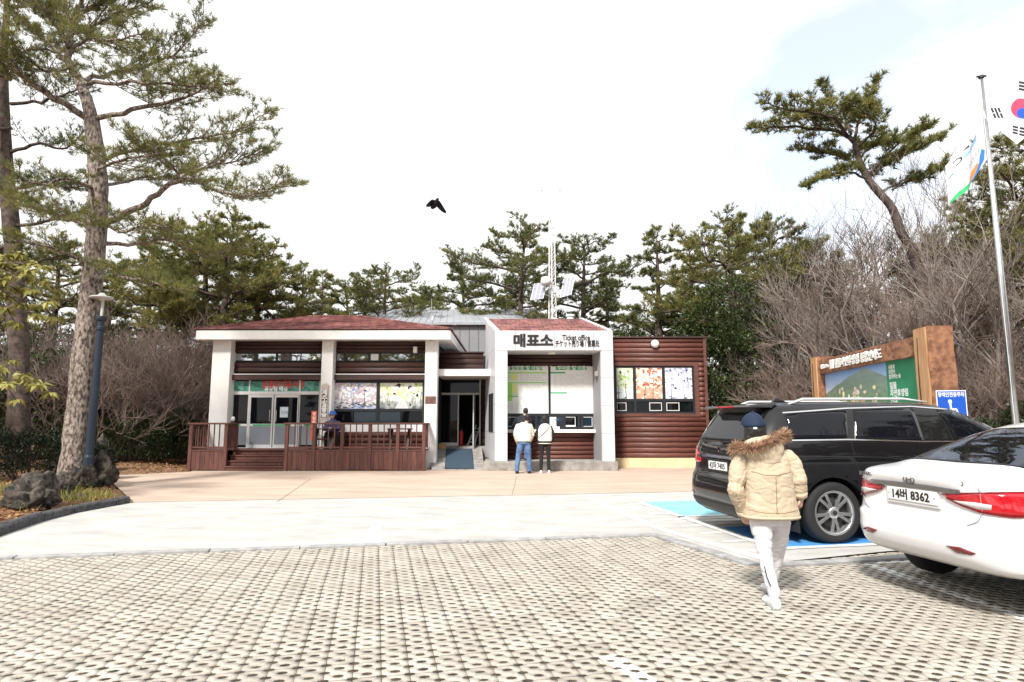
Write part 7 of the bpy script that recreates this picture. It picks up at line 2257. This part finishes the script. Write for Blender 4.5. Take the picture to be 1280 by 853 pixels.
def auto_limbs(r, H, base, spread, n, tip=.5, shape='cone', lean=None, up=.18):
    """whorls of limbs for a free-standing pine; returns limb list for make_pine"""
    out = []
    for i in range(n):
        t = (i+.5)/n
        z = base + (H*.97-base)*t
        a = i*2.399+r.uniform(-.4, .4)
        if shape == 'cone': L = spread*(1-.78*t)*r.uniform(.65, 1.15)
        elif shape == 'round': L = spread*math.sin(math.pi*min(.97, .22+.74*t))*r.uniform(.7, 1.15)
        else: L = spread*(.35+.65*math.sin(math.pi*(t*.8+.12)))*r.uniform(.45, 1.2)
        d = Vector((math.cos(a), math.sin(a), 0))
        p0 = Vector((0, 0, z)) + (lean(z) if lean else Vector())
        p1 = p0 + d*L*.45 + UP*L*r.uniform(.02, up)
        p2 = p0 + d*L*.8 + UP*L*r.uniform(up*.3, up*1.4) + rv(r, .1)
        p3 = p0 + d*L + UP*L*r.uniform(up*.8, up*2.2)
        out.append(([p0, p1, p2, p3], .045*(L/spread)+.018, .010, .28, L*.42))
    return out

# ---------------------------------------------------------------- the big pine on the left, limbs traced
TB = gp(92, 606, .1)
HY = TB.y
def hp(px, py, dy=0.0):
    q = at(px, py, HY+dy); return Vector((q.x-TB.x, q.y-TB.y, q.z))
trunk = [Vector((0, 0, -.1)), hp(94.5, 560), hp(99, 510), hp(105.5, 440), hp(113, 380), hp(119, 310), hp(123, 250), hp(121, 200), hp(116, 160), hp(110, 130), hp(99, 101, .2), hp(86, 78, .3)]
radii = [.34, .265, .245, .235, .225, .21, .20, .185, .165, .13, .11, .09]
limbs = [
 ([hp(86,78,.3), hp(88,45,.2), hp(93,20,0), hp(110,-10,-.2), hp(120,-50,-.3)], .085, .03, .25, 1.56),
 ([hp(90,84,.3), hp(66,60,.7), hp(45,40,1.0), hp(20,25,1.3)], .06, .015, .2, 1.43),
 ([hp(86,60,.2), hp(60,20,-.3), hp(30,-10,-.6), hp(0,-30,-.9)], .06, .02, .2, 1.56),
 ([hp(88,45,.1), hp(120,30,.5), hp(160,15,.9), hp(205,-5,1.2)], .05, .012, .2, 1.43),
 ([hp(112,150), hp(68,124,-.4), hp(34,99,-.7), hp(0,77,-1.0), hp(-45,50,-1.2)], .085, .03, .25, 1.49),
 ([hp(121,148), hp(165,138,-.3), hp(210,129,-.5), hp(244,116,-.6), hp(272,100,-.7)], .065, .014, .45, 1.10),
 ([hp(99,101,.2), hp(140,92,.9), hp(188,80,1.4), hp(225,62,1.6), hp(258,24,1.7)], .06, .012, .25, 1.43),
 ([hp(99,101,.2), hp(150,104,-.6), hp(210,104,-1.0), hp(274,109,-1.3)], .055, .012, .35, 1.17),
 ([hp(122,205), hp(160,190,.7), hp(215,178,1.2), hp(270,170,1.4), hp(305,160,1.4), hp(338,138,1.4)], .055, .010, .35, 1.23),
 ([hp(129,282), hp(165,264,-.3), hp(198,243,-.5), hp(229,224,-.7), hp(281,240,-1.0), hp(320,243,-1.2), hp(362,224,-1.4)], .085, .012, .42, 1.23),
 ([hp(229,224,-.7), hp(214,206,-1.0), hp(190,188,-1.3), hp(165,178,-1.5)], .035, .010, .2, 1.04),
 ([hp(229,224,-.7), hp(262,208,-.2), hp(300,200,.1), hp(335,186,.3)], .035, .010, .15, 1.10),
 ([hp(125,235), hp(165,225,.9), hp(205,222,1.4), hp(240,214,1.7)], .045, .010, .25, 1.17),
 ([hp(120,300), hp(160,306,1.0), hp(210,300,1.7), hp(255,318,2.2), hp(300,308,2.5)], .06, .010, .3, 1.30),
 ([hp(118,320), hp(150,345,-.6), hp(190,352,-1.0), hp(232,366,-1.3)], .045, .010, .3, 0.91),
 ([hp(120,290), hp(85,270,.8), hp(50,262,1.3), hp(10,240,1.7)], .06, .012, .25, 1.30),
 ([hp(122,240), hp(88,225,-.7), hp(55,232,-1.2), hp(20,222,-1.5)], .05, .012, .3, 1.04),
 ([hp(117,340), hp(88,318,-.4), hp(55,308,-.8), hp(15,300,-1.0)], .05, .012, .35, 0.91),
 ([hp(92,60,.2), hp(110,48,-.5), hp(140,50,-.9), hp(180,42,-1.2)], .045, .012, .15, 1.3),
 ([hp(90,84,.3), hp(60,88,-.6), hp(30,70,-1.0), hp(5,40,-1.2)], .05, .012, .15, 1.4),
 ([hp(88,45,.1), hp(70,30,.5), hp(40,5,.9), hp(15,-10,1.2)], .05, .012, .15, 1.4),
 ([hp(93,20,0), hp(130,0,.3), hp(160,-15,.4), hp(190,-30,.5)], .05, .012, .15, 1.3),
 ([hp(122,215), hp(150,200,-.8), hp(185,196,-1.2), hp(215,186,-1.5)], .04, .010, .2, 1.1),
 ([hp(121,275), hp(150,290,-.5), hp(185,282,-.9), hp(215,285,-1.1)], .04, .010, .2, 1.0),
]
make_pine('pine_tree', 'big pine with thick flaking trunk beside the lamp post', trunk, radii, limbs, 11, M_bark, (TB.x, TB.y, 0), K=15, width=.0115, tsize=.15, tint=.52, thick=.014, step=.20, lift=.28)
hb_ = MB()
# ---------------------------------------------------------------- second pine behind it
TB2 = gp(24, 568, .15); TB2.y = 17.0; TB2.x = PX(24, 17.0, 560)
HY2 = 17.0
def hp2(px, py, dy=0.0):
    q = at(px, py, HY2+dy); return Vector((q.x-TB2.x, q.y-TB2.y, q.z))
trunk = [Vector((0,0,-.1)), hp2(24,500), hp2(23,420), hp2(18,330), hp2(10,240), hp2(5,160), hp2(4,90), hp2(8,20), hp2(10,-40)]
limbs = []
r5 = random.Random(21)
for i, (y, L) in enumerate(((330,75),(310,95),(285,110),(262,80),(240,105),(215,85),(190,90),(160,75),(130,95),(100,70),(70,80),(40,70),(10,60),(-15,50))):
    s_ = 1 if i % 2 == 0 else -1
    x0 = 14; dep = r5.uniform(-2.0, 2.0)
    limbs.append(([hp2(x0, y), hp2(x0+s_*L*.4, y-4+r5.uniform(-8,8), dep*.4), hp2(x0+s_*L*.75, y-12+r5.uniform(-8,8), dep*.8), hp2(x0+s_*L, y-22+r5.uniform(-10,10), dep)], .055, .012, .25, .95))
make_pine('pine_tree', 'dark pine standing behind the big flaking pine', trunk, [.30,.26,.24,.22,.19,.16,.12,.08,.05], limbs, 12, M_barkdark, (TB2.x, TB2.y, 0), K=11, width=.014, tsize=.14, tint=.36, step=.22)
# ---------------------------------------------------------------- sculptural pine on the right
SX = at(1156, 420, 21.0)
HY3 = 21.0
def hp3(px, py, dy=0.0):
    q = at(px, py, HY3+dy); return Vector((q.x-SX.x, q.y-SX.y, q.z))
trunk = [Vector((.1,0,-.1)), hp3(1158,480), hp3(1156,420), hp3(1152,360), hp3(1140,315), hp3(1126,290), hp3(1116,262), hp3(1098,240), hp3(1084,222), hp3(1074,200), hp3(1068,178)]
limbs = [
 ([hp3(1068,178), hp3(1050,165,.3), hp3(1010,160,.5), hp3(975,158,.7), hp3(945,160,.8)], .09, .014, .15, 1.15),
 ([hp3(1060,172), hp3(1040,148,-.4), hp3(1010,140,-.7), hp3(978,136,-.9), hp3(955,130,-1.0)], .07, .012, .2, 1.0),
 ([hp3(1068,178), hp3(1075,150,.2), hp3(1085,128,.3), hp3(1098,100,.3)], .06, .012, .15, .9),
 ([hp3(1064,168), hp3(1050,135,.5), hp3(1032,118,.7), hp3(1025,105,.8)], .05, .012, .2, .9),
 ([hp3(1070,185), hp3(1095,160,-.5), hp3(1080,140,-.9), hp3(1060,128,-1.1)], .05, .012, .2, .9),
 ([hp3(1086,224), hp3(1060,215,-.5), hp3(1030,222,-.8), hp3(1010,234,-1.0)], .05, .010, .2, .8),
 ([hp3(1080,212), hp3(1050,196,.6), hp3(1020,190,.9), hp3(998,186,1.1)], .05, .010, .2, .85),
 ([hp3(1086,222), hp3(1110,205,.4), hp3(1140,190,.6), hp3(1180,170,.7)], .06, .010, .2, .95),
 ([hp3(1084,220), hp3(1112,190,-.4), hp3(1135,172,-.6), hp3(1162,160,-.7)], .05, .010, .25, .9),
 ([hp3(1098,240), hp3(1130,228,.6), hp3(1160,222,.8), hp3(1180,205,.9)], .05, .010, .3, .7),
 ([hp3(1074,200), hp3(1090,182,.8), hp3(1115,178,1.2), hp3(1140,180,1.4)], .05, .010, .2, .9),
]
sp_root, _ = make_pine('pine_tree', 'leaning pine with flat cloud shaped pads above the bare trees', trunk, [.20,.19,.18,.17,.155,.145,.135,.13,.12,.10,.08], limbs, 13, M_barkdark, (SX.x, SX.y, 0), K=12, width=.020, tsize=.20, tint=.62, thick=.015, step=.20, lift=.34)
# ---------------------------------------------------------------- pine prototypes for the wood behind
def auto_pine(name, label, seed, H, base, spread, n, shape, loc, tint, group, bend=.4, tsize=.17, width=.018, K=12):
    r = random.Random(seed)
    ax, ay = r.uniform(-bend, bend), r.uniform(-bend, bend)
    def lean(z): return Vector((ax*math.sin(z/H*2.6), ay*math.sin(z/H*2.2+.4)-ay*math.sin(.4), 0))
    trunk = [Vector((lean(H*t).x, lean(H*t).y, H*t - (.2 if t == 0 else 0))) for t in (0, .15, .3, .45, .6, .75, .86, .93)]
    radii = [H*.026*(1-.86*t) for t in (0, .15, .3, .45, .6, .75, .9, 1.0)]
    limbs = auto_limbs(r, H, base, spread, n, shape=shape, lean=lean)
    limbs.append(([trunk[-2], trunk[-1], trunk[-1]+Vector((.05, .03, H*.07))], .04, .012, .1, .75))
    root, pl = make_pine(name, label, trunk, radii, limbs, seed, M_barkdark, loc, K=K, width=width, tsize=tsize, tint=tint, group=group, thick=.016, step=.27, lift=.30)
    return root
def put(proto, px, py_base, Y, label, scale=1.0, rz=0.0, group=None, x=None):
    c = copy_tree(proto)
    xx = PX(px, Y) if x is None else x
    c.location = (xx, Y, ground_h(xx, Y)-.05); c.rotation_euler = (0, 0, rz); c.scale = (scale, scale, scale)
    c['label'] = label
    if group: c['group'] = group
    return c
def top_scale(py_top, Y, H): return (PZ(py_top, Y)-.3)/H
GP = 'pines of the wood behind the buildings'
PA = auto_pine('pine_tree', 'layered pine behind the hip roof, its crown nearest the bare bushes', 31, 9.0, 3.4, 2.9, 30, 'round', (PX(290, 25), 25, .2), .66, GP)
PB = auto_pine('pine_tree', 'broad open pine crown just left of the lattice mast', 32, 11.0, 5.0, 3.4, 28, 'umbrella', (PX(668, 31), 31, .3), .52, GP, .8)
PC = auto_pine('pine_tree', 'conical pine rising behind the log annex', 33, 9.5, 2.2, 2.6, 36, 'cone', (PX(826, 27), 27, .3), .58, GP, .3)
for o_, py, Y, H in ((PA, 262, 25, 9.0), (PB, 284, 31, 11.0), (PC, 286, 27, 9.5)):
    s_ = top_scale(py, Y, H); o_.scale = (s_, s_, s_)
spots = [
 (PA, 242, 268, 26.5, 2.0, 'pine with olive crown between the big pine and the hip roof'),
 (PC, 372, 330, 30, .6, 'small dark pine peeping over the ridge of the hip roof'),
 (PB, 482, 336, 31, 1.1, 'wide topped pine above the joint of red and grey roofs'),
 (PB, 566, 341, 34, 3.0, 'small round pine directly over the grey metal roof'),
 (PB, 734, 296, 32, 4.4, 'broad open pine crown just right of the lattice mast'),
 (PB, 420, 356, 35, 2.7, 'low broad pine in the dip over the hip roof ridge'),
 (PC, 398, 345, 33, 4.1, 'slim pine beside the low broad pine over the hip roof'),
 (PB, 530, 362, 38, 5.0, 'low far pine between the two small pines over the grey roof'),
 (PC, 640, 352, 36, 2.2, 'low pine filling the gap behind the solar panels'),
 (PC, 762, 345, 33, 1.4, 'low pine showing behind the right end of the ticket office'),
 (PC, 868, 300, 29, 5.1, 'pine squeezed between the annex pine and the tall green pine'),
 (PA, 918, 262, 25, 1.0, 'tall full green pine at the right corner of the log annex'),
 (PA, 972, 268, 27, 3.9, 'full green pine with bare branches against its right flank'),
 (PC, 940, 300, 30, .3, 'dark pine filling in behind the two full green pines'),
 (PA, 1305, 150, 20, 2.9, 'tall pine beside the flag poles, mostly out of sight'),
 (PA, 1225, 300, 30, 4.0, 'far pine seen through the bare branches behind the flag poles'),
 (PC, 1020, 318, 29, 5.5, 'green pine seen through the bare tree left of the map board'),
 (PA, 1180, 290, 29, 2.6, 'green pine seen through bare branches behind the blue sign'),
 (PC, 1060, 320, 32, 2.0, 'far pine seen through bare branches under the leaning pine'),
 (PA, 180, 300, 29, 5.0, 'far pine seen through the limbs of the big pine'),
 (PC, 130, 340, 33, 3.3, 'far small pine behind the lamp post'),
 (PA, 60, 300, 27, 1.7, 'pine behind the dark pine at the edge of the wood'),
 (PC, -60, 250, 24, 1.2, 'pine at the far edge of the wood beyond the hedge'),
 (PA, 318, 300, 29, 1.4, 'olive pine rising behind the middle of the hip roof'),
]
for i, (pr, px, py, Y, rz, lab) in enumerate(spots):
    H = {PA: 9.0, PB: 11.0, PC: 9.5}[pr]
    put(pr, px, 0, Y, lab, top_scale(py, Y, H), rz, GP)
# trees beyond the car park behind the camera: seen only as reflections in the glass and paint
GB = 'trees along the far side of the car park'
for i, (x, y, s_, pr) in enumerate(((-14, -14, 1.3, PA), (-7, -15, 1.35, PC), (0, -14, 1.35, PA), (7, -14, 1.35, PC), (13, -12, 1.3, PA), (-19, -6, 1.1, PC), (20, -9, 1.15, PA), (-11, -24, 1.3, PA), (4, -25, 1.4, PC), (11, -24, 1.3, PA), (-3, -26, 1.4, PA), (18, -22, 1.3, PC), (-18, -24, 1.3, PC))):
    put(pr, 0, 0, y, 'pine along the far side of the car park behind the viewer', s_*1.15, i*1.3, GB, x=x)
# ---------------------------------------------------------------- bare trees
def grow(pl, p, d, L, r, depth, maxd, spread=.55, up=.12, nchild=(2, 4), gnarl=.22):
    n = 3 if depth < 2 else 2
    pts = [p]
    for i in range(n):
        d = vn(d+rv(pl.r, gnarl*.5)+UP*up*.4)
        p = p+d*L/n; pts.append(p)
    pl.path(pts, r, r*.62)
    if depth >= maxd: return
    k = pl.r.randint(*nchild)
    for j in range(k):
        f = pl.r.uniform(.35, 1.0) if j < k-1 else 1.0
        idx = min(n-1, int(f*n)); q = pts[idx].lerp(pts[idx+1], f*n-idx) if f < 1 else pts[-1]
        nd = vn(d+vn(rv(pl.r))*spread*1.3+UP*up)
        grow(pl, q, nd, L*pl.r.uniform(.58, .85), max(.0045, r*.56), depth+1, maxd, spread, up, nchild, gnarl)
def bare(name, label, cat, seed, stems, L, r, maxd, m_, loc, group, spread=.55, up=.12, nchild=(2,4), fan=.5, part='branches'):
    pl = Plant(seed)
    for i in range(stems):
        a = 2*math.pi*i/stems+pl.r.random()
        d = vn(Vector((math.cos(a)*fan, math.sin(a)*fan, 1))) if stems > 1 else vn(Vector((pl.r.gauss(0,.1), pl.r.gauss(0,.1), 1)))
        grow(pl, Vector((math.cos(a)*.1*(stems > 1), math.sin(a)*.1*(stems > 1), -.1)), d, L*pl.r.uniform(.8, 1.15), r, 0, maxd, spread, up, nchild)
    root = tree_root(name, label, cat, loc, group)
    n0 = sum(1 for s_ in pl.seg if max(s_[6], s_[7]) > r*.30)
    thick_ = [s_ for s_ in pl.seg if s_[6] > r*.30]; thin = [s_ for s_ in pl.seg if s_[6] <= r*.30]
    pl.seg = thick_; link('trunk', pl.seg_mesh('trunk', m_, 6), root)['kind'] = 'stuff'
    pl.seg = thin; link('crown', pl.seg_mesh('crown', m_, 3), root)['kind'] = 'stuff'
    return root
GBT = 'bare trees behind the map board'; GTH = 'bare bushes of the wood edge'
BT1 = bare('bare_tree', 'bare pale stemmed tree leaning over the map board header', 'tree', 41, 2, 2.4, .085, 6, M_twigpale, (PX(1080, 20), 20, .2), GBT, .55, .16, (2, 4), .35)
BT2 = bare('bare_tree', 'bare tree with dark trunk behind the flag pole', 'tree', 42, 1, 2.3, .14, 6, M_twig, (PX(1222, 18), 18, .2), GBT, .6, .13, (3, 4))
BB = bare('bare_bush', 'bare pinkish bush of the thicket left of the pavilion', 'bush', 43, 7, 1.05, .028, 5, M_twig, (PX(170, 21), 21, .2), GTH, .6, .14, (2, 4), .7)
for px, Y, s_, rz, pr, lab in ((1010, 22, 1.3, .7, BT1, 'bare grey tree between the full green pine and the map board'), (1140, 19, 1.3, 2.1, BT1, 'bare tree with pale stems right behind the map board post'), (1190, 24, 1.7, 3.3, BT1, 'tall bare tree far behind the blue sign'), (1260, 21, 1.5, 4.2, BT2, 'bare tree with spreading limbs behind the saloon car'), (1060, 25, 1.75, 1.1, BT2, 'tall bare tree below the leaning pine'), (1120, 23, 1.55, 5.3, BT2, 'tall bare tree beside the trunk of the leaning pine'),
                          (1290, 16, 1.25, 2.4, BT1, 'bare tree at the wood edge beyond the flag poles'), (985, 26, 1.35, 3.7, BT2, 'bare tree against the full green pines'), (1225, 26, 1.8, .6, BT1, 'tall bare grey tree between the flag pole and the leaning pine'), (1165, 17, 1.0, .9, BT2, 'bare tree just behind the cut post of the map board'), (1040, 20, 1.1, 4.5, BT2, 'bare tree over the left post of the map board'), (150, 24, .85, 1.9, BT2, 'bare tree in the wood behind the lamp post'), (215, 26, .9, .4, BT2, 'bare tree behind the left end of the hip roof'), (410, 30, 1.0, 2.2, BT1, 'bare tree top showing over the hip roof ridge'), (440, 33, 1.05, .2, BT2, 'bare dark tree over the right slope of the hip roof'), (340, 31, 1.15, .9, BT1, 'bare pale tree behind the hip roof among the pines')):
    put(pr, px, 0, Y, lab, s_, rz, GBT if px > 700 else 'bare trees behind the pavilion')
for x, y, s_, rz, pr in ((14, 1.5, 1.5, .3, 'bt'), (17, -2, 1.7, 2.0, 'bt'), (12.5, -4, 1.5, 4.0, 'bt'), (19, 3, 1.25, 1.0, 'pa'), (22, -5, 1.4, 2.5, 'pa'), (16, 6, 1.4, 5.0, 'bt')):
    put(BT2 if pr == 'bt' else PA, 0, 0, y, 'bare tree beyond the parked cars, mirrored in the van windows' if pr == 'bt' else 'pine beyond the parked cars, mirrored in the van windows', s_, rz, 'trees beside the car park', x=x)
bb_spots = [(130, 19.5, 1.35), (150, 22, 1.7), (188, 20.6, 1.4), (212, 23, 1.6), (185, 23, 1.9), (112, 21, 1.6), (60, 20, 1.4), (250, 24, 2.0), (165, 20.5, 1.55), (215, 23.5, 1.9), (140, 24, 2.0), (90, 23, 1.8), (222, 22.6, 1.2)]
for i, (px, Y, s_) in enumerate(bb_spots):
    put(BB, px, 0, Y, 'bare pinkish bush of the thicket left of the pavilion', s_, i*.9, GTH)
bb2 = [(950, 23, 1.35), (985, 21, 1.25), (1010, 19, 1.2), (1035, 21, 1.3), (1100, 22, 1.4), (1150, 20, 1.3), (1185, 16, 1.2), (1215, 19, 1.45), (1245, 15.5, 1.2), (1280, 18, 1.5), (1310, 14.5, 1.2), (1085, 26, 1.7)]
for i, (px, Y, s_) in enumerate(bb2):
    put(BB, px, 0, Y, 'bare tangled bush of the thicket around the map board', s_, i*1.1+.4, 'bare bushes round the map board')
# ---------------------------------------------------------------- evergreen shrubs
def leafy(name, label, cat, seed, blobs, n, ll, m_, loc, group, tint=.4, shell=.55, stemm=None, ratio=.45, droop=-.1):
    pl = Plant(seed); g = pl.ng
    vol = np.array([b[3]*b[4]*b[5] for b in blobs])**.67; cnt = (vol/vol.sum()*n).astype(int)
    for b, k in zip(blobs, cnt):
        d = g.normal(0, 1, (k, 3)); d /= np.linalg.norm(d, axis=1, keepdims=True)
        d[:, 2] = np.where(d[:, 2] < -.55, -d[:, 2], d[:, 2])
        rr_ = g.uniform(shell**3, 1.12, k)**(1/3)
        clump = np.array([mnoise.noise(Vector((x[0]*3.1+b[0], x[1]*3.1+b[1], x[2]*3.1+seed))) for x in d])
        rr_ = rr_*(1+.28*clump)
        p = np.array(b[:3]) + d*rr_[:, None]*np.array(b[3:6])
        q = d*.7 + g.normal(0, .6, (k, 3)) + np.array([0, 0, droop])
        t = tint + .25*clump + g.normal(0, .14, k)
        L = ll*g.uniform(.7, 1.25, k)
        pl.leaf += [(*p[i], *q[i], L[i], t[i]) for i in range(k) if p[i][2] > .02]
    root = tree_root(name, label, cat, loc, group)
    link('foliage', pl.leaf_mesh('foliage', m_, ratio), root)
    pl.seg = []
    for b in blobs:
        for j in range(3):
            e = Vector(b[:3])+rv(pl.r, .35*b[3])
            pl.path([Vector((b[0]*.35, b[1]*.35, -.1)), Vector((b[0]*.7, b[1]*.7, b[2]*.55)), e], .035, .012)
    link('stems', pl.seg_mesh('stems', stemm or M_barkdark, 5), root)['kind'] = 'stuff'
    return root
GE = 'evergreen shrubs of the wood edge'
rb = random.Random(9)
ES = leafy('evergreen_shrub', 'dark evergreen shrub in the understorey left of the deck', 'shrub', 51, [(0,0,1.2,1.2,1.1,1.2), (.7,.2,2.2,.8,.8,.8), (-.6,-.1,2.0,.8,.8,.9), (.1,.3,3.0,.7,.7,.7)], 6500, .115, M_leafdark, (PX(158, 25.5), 25.5, .2), GE, .28)
ET = leafy('evergreen_tree', 'dense broadleaf evergreen tree against the log annex corner', 'tree', 52, [(0,0,3.0,1.5,1.4,1.5), (.8,.2,4.2,1.1,1.1,1.0), (-.7,.1,4.4,1.1,1.0,1.1), (.1,0,5.4,1.1,1.0,.9), (.9,-.2,2.0,1.0,1.0,1.1), (-.9,-.2,1.8,1.0,1.0,1.2), (0,-.5,.9,1.2,1.0,1.0)], 11000, .125, M_leafdark, (PX(912, 21.6), 21.6, .2), 'broadleaf evergreens behind the annex', .42)
es_spots = [(100, 19.5, .6), (205, 19.8, .42), (232, 20.4, .5), (130, 19.3, .4), (175, 19.6, .45), (80, 21, 1.0), (40, 19.5, .9), (10, 21, 1.1), (-40, 20, 1.1), (-90, 18, 1.0), (-140, 15, 1.0), (60, 25, 1.3), (120, 27, 1.4), (200, 28, 1.4), (255, 26, 1.2), (0, 26, 1.4)]
for i, (px, Y, s_) in enumerate(es_spots):
    put(ES, px, 0, Y, 'dark evergreen shrub in the understorey left of the deck', s_, i*1.7, GE)
es2 = [(905, 21.0, .62), (950, 20.5, .6), (985, 19, .5), (1200, 13.6, .42), (1228, 13.0, .45), (1255, 13.8, .5), (1290, 13.2, .55), (1120, 20.5, 1.0), (1060, 22.5, 1.15), (1000, 23, 1.1), (1205, 22, 1.2), (1180, 21, .9), (1240, 20, .95), (1330, 16, 1.0), (1390, 13, 1.0), (1000, 27, 1.3), (1090, 29, 1.4), (1180, 28, 1.4), (1270, 26, 1.4)]
for i, (px, Y, s_) in enumerate(es2):
    put(ES, px, 0, Y, 'evergreen shrub growing among the bare bushes near the map board', s_, i*2.1+.5, 'evergreen shrubs round the map board')
for px, Y, s_, rz, lab in ((955, 23.5, 1.0, 2.2, 'broadleaf evergreen tree below the full green pine'), (880, 25.5, 1.05, 4.0, 'broadleaf evergreen tree showing over the log annex roof edge'), (800, 29, 1.0, 1.0, 'broadleaf evergreen far behind the annex roof')):
    put(ET, px, 0, Y, lab, s_, rz)
# far wood closing the view: one mass nobody could count
pl = Plant(60); g = pl.ng
n = 42000
ang = g.uniform(R(-62), R(62), n); dist = g.uniform(36, 50, n)
hgt = 3.6 + 1.8*np.array([mnoise.noise(Vector((a*6, 0, 0))) for a in ang])
p = np.stack([np.sin(ang)*dist, np.cos(ang)*dist, .3+g.uniform(0, 1, n)**.8*hgt], axis=1)
clump = np.array([mnoise.noise(Vector((q[0]*.5, q[1]*.5, q[2]*.6))) for q in p])
q = g.normal(0, 1, (n, 3)); t = .25+.3*clump+g.normal(0, .12, n); L = g.uniform(.22, .42, n)
pl.leaf = np.concatenate([p, q, L[:, None], t[:, None]], axis=1)
fw = link('far_wood', pl.leaf_mesh('far_wood', M_leafdark, .6), None); tag(fw, 'far dark understorey of the wood behind everything', 'wood', kind='stuff')
# ---------------------------------------------------------------- clipped hedge by the planting bed
hx0 = gp(30, 606, .1)
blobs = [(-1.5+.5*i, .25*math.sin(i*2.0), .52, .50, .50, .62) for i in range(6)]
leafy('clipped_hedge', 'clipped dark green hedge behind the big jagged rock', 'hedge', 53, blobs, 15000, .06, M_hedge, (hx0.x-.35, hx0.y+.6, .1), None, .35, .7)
leafy('low_shrub', 'low dark shrub between the hedge and the big pine trunk', 'shrub', 54, [(0,0,.4,.45,.4,.5), (.35,.2,.35,.35,.35,.4)], 4200, .07, M_hedge, (gp(82, 598, .1).x, gp(82, 598, .1).y+.5, .1), None, .5, .6)
# dark core so that no light shines through the hedge
# ---------------------------------------------------------------- yellow green broadleaf branch at the left edge
YB_ = 11.0
b0 = at(-70, 520, YB_); b0.z = .1
yr = tree_root('broadleaf_sapling', 'broadleaf sapling with drooping yellow green leaf whorls at the wood edge', 'tree', (b0.x, b0.y, 0))
pl = Plant(61)
def yp(px, py, dy=0): 
    q = at(px, py, YB_+dy); return Vector((q.x-b0.x, q.y-b0.y, q.z))
main = smooth_path([Vector((0,0,0)), yp(-66,460), yp(-58,400), yp(-48,340), yp(-40,300)], 4)
MB().tube(main, list(np.linspace(.06, .025, len(main))), 8).build('trunk', M_barkdark, yr, smooth=True, local=True)
tips = [(8,330), (22,318), (38,338), (52,352), (60,378), (30,362), (12,372), (44,395), (66,398), (20,405), (4,350), (-10,320), (-20,390), (10,480), (30,472), (48,482), (62,492), (20,500), (-5,470), (-15,505), (40,330), (14,345), (-30,350), (-40,430), (-30,470), (55,335)]
for i, (px, py) in enumerate(tips):
    e = yp(px, py, pl.r.uniform(-.5, .6)); base = main[min(len(main)-1, (6 if py > 440 else 10)+i % 5)]
    mid = base.lerp(e, .55)+UP*.10
    pl.path([base, mid, e], .014, .006)
    for w in range(2):
        c = e if w == 0 else mid.lerp(e, .6)
        k = 18
        for j in range(k):
            a = 2*math.pi*j/k+pl.r.random()*.4
            d = Vector((math.cos(a), math.sin(a), pl.r.uniform(-.75, .15)))
            pl.leaf.append((*c, *d, pl.r.uniform(.15, .24), pl.r.uniform(.25, 1.0)))
link('branches', pl.seg_mesh('branches', M_barkdark, 5), yr)['kind'] = 'stuff'
link('foliage', pl.leaf_mesh('foliage', M_yleaf, .34, .5), yr)
# ---------------------------------------------------------------- grass and fallen leaves in the bed
pl = Plant(62)
def bedpt(px, py): 
    q = gp(px, py, .08); return Vector((q.x, q.y, ground_h(q.x, q.y)))
for px, py, n, sp in ((6, 622, 500, .5), (-20, 618, 400, .6), (86, 620, 260, .22), (100, 628, 160, .22), (120, 623, 220, .3), (75, 612, 160, .25), (-30, 640, 150, .5)):
    c = bedpt(px, py)
    for i in range(n):
        x, y = c.x+pl.r.gauss(0, sp), c.y+pl.r.gauss(0, sp*.5)
        if inside((x, y), paved): continue
        d = vn(Vector((pl.r.gauss(0,.35), pl.r.gauss(0,.35), 1)))
        pl.leaf.append((x, y, ground_h(x, y)-.01, *d, pl.r.uniform(.10, .24), pl.r.uniform(0, 1)))
gme = pl.leaf_mesh('bed_grass', M_grass, .07, .1)
tag(link('bed_grass', gme), 'yellow green grass tufts between the rocks', 'grass', kind='stuff')
pl = Plant(63)
for i in range(9000):
    px = pl.r.uniform(-60, 250); py = pl.r.uniform(574, 690) if px < 165 else pl.r.uniform(574, 598)
    c = gp(px, py, .06)
    if c.y > 24 or inside((c.x, c.y), paved): continue
    pl.leaf.append((c.x, c.y, ground_h(c.x, c.y)+.012, *vn(Vector((pl.r.gauss(0,1), pl.r.gauss(0,1), .25))), pl.r.uniform(.05, .10), pl.r.random()))
tag(link('leaf_litter', pl.leaf_mesh('leaf_litter', leaf_mat('litter_leaves', [(.16,.07,.035), (.34,.17,.08), (.48,.30,.16)], .8, .1), .5, .3)), 'brown fallen leaves scattered over the planting bed', 'leaves', kind='stuff')
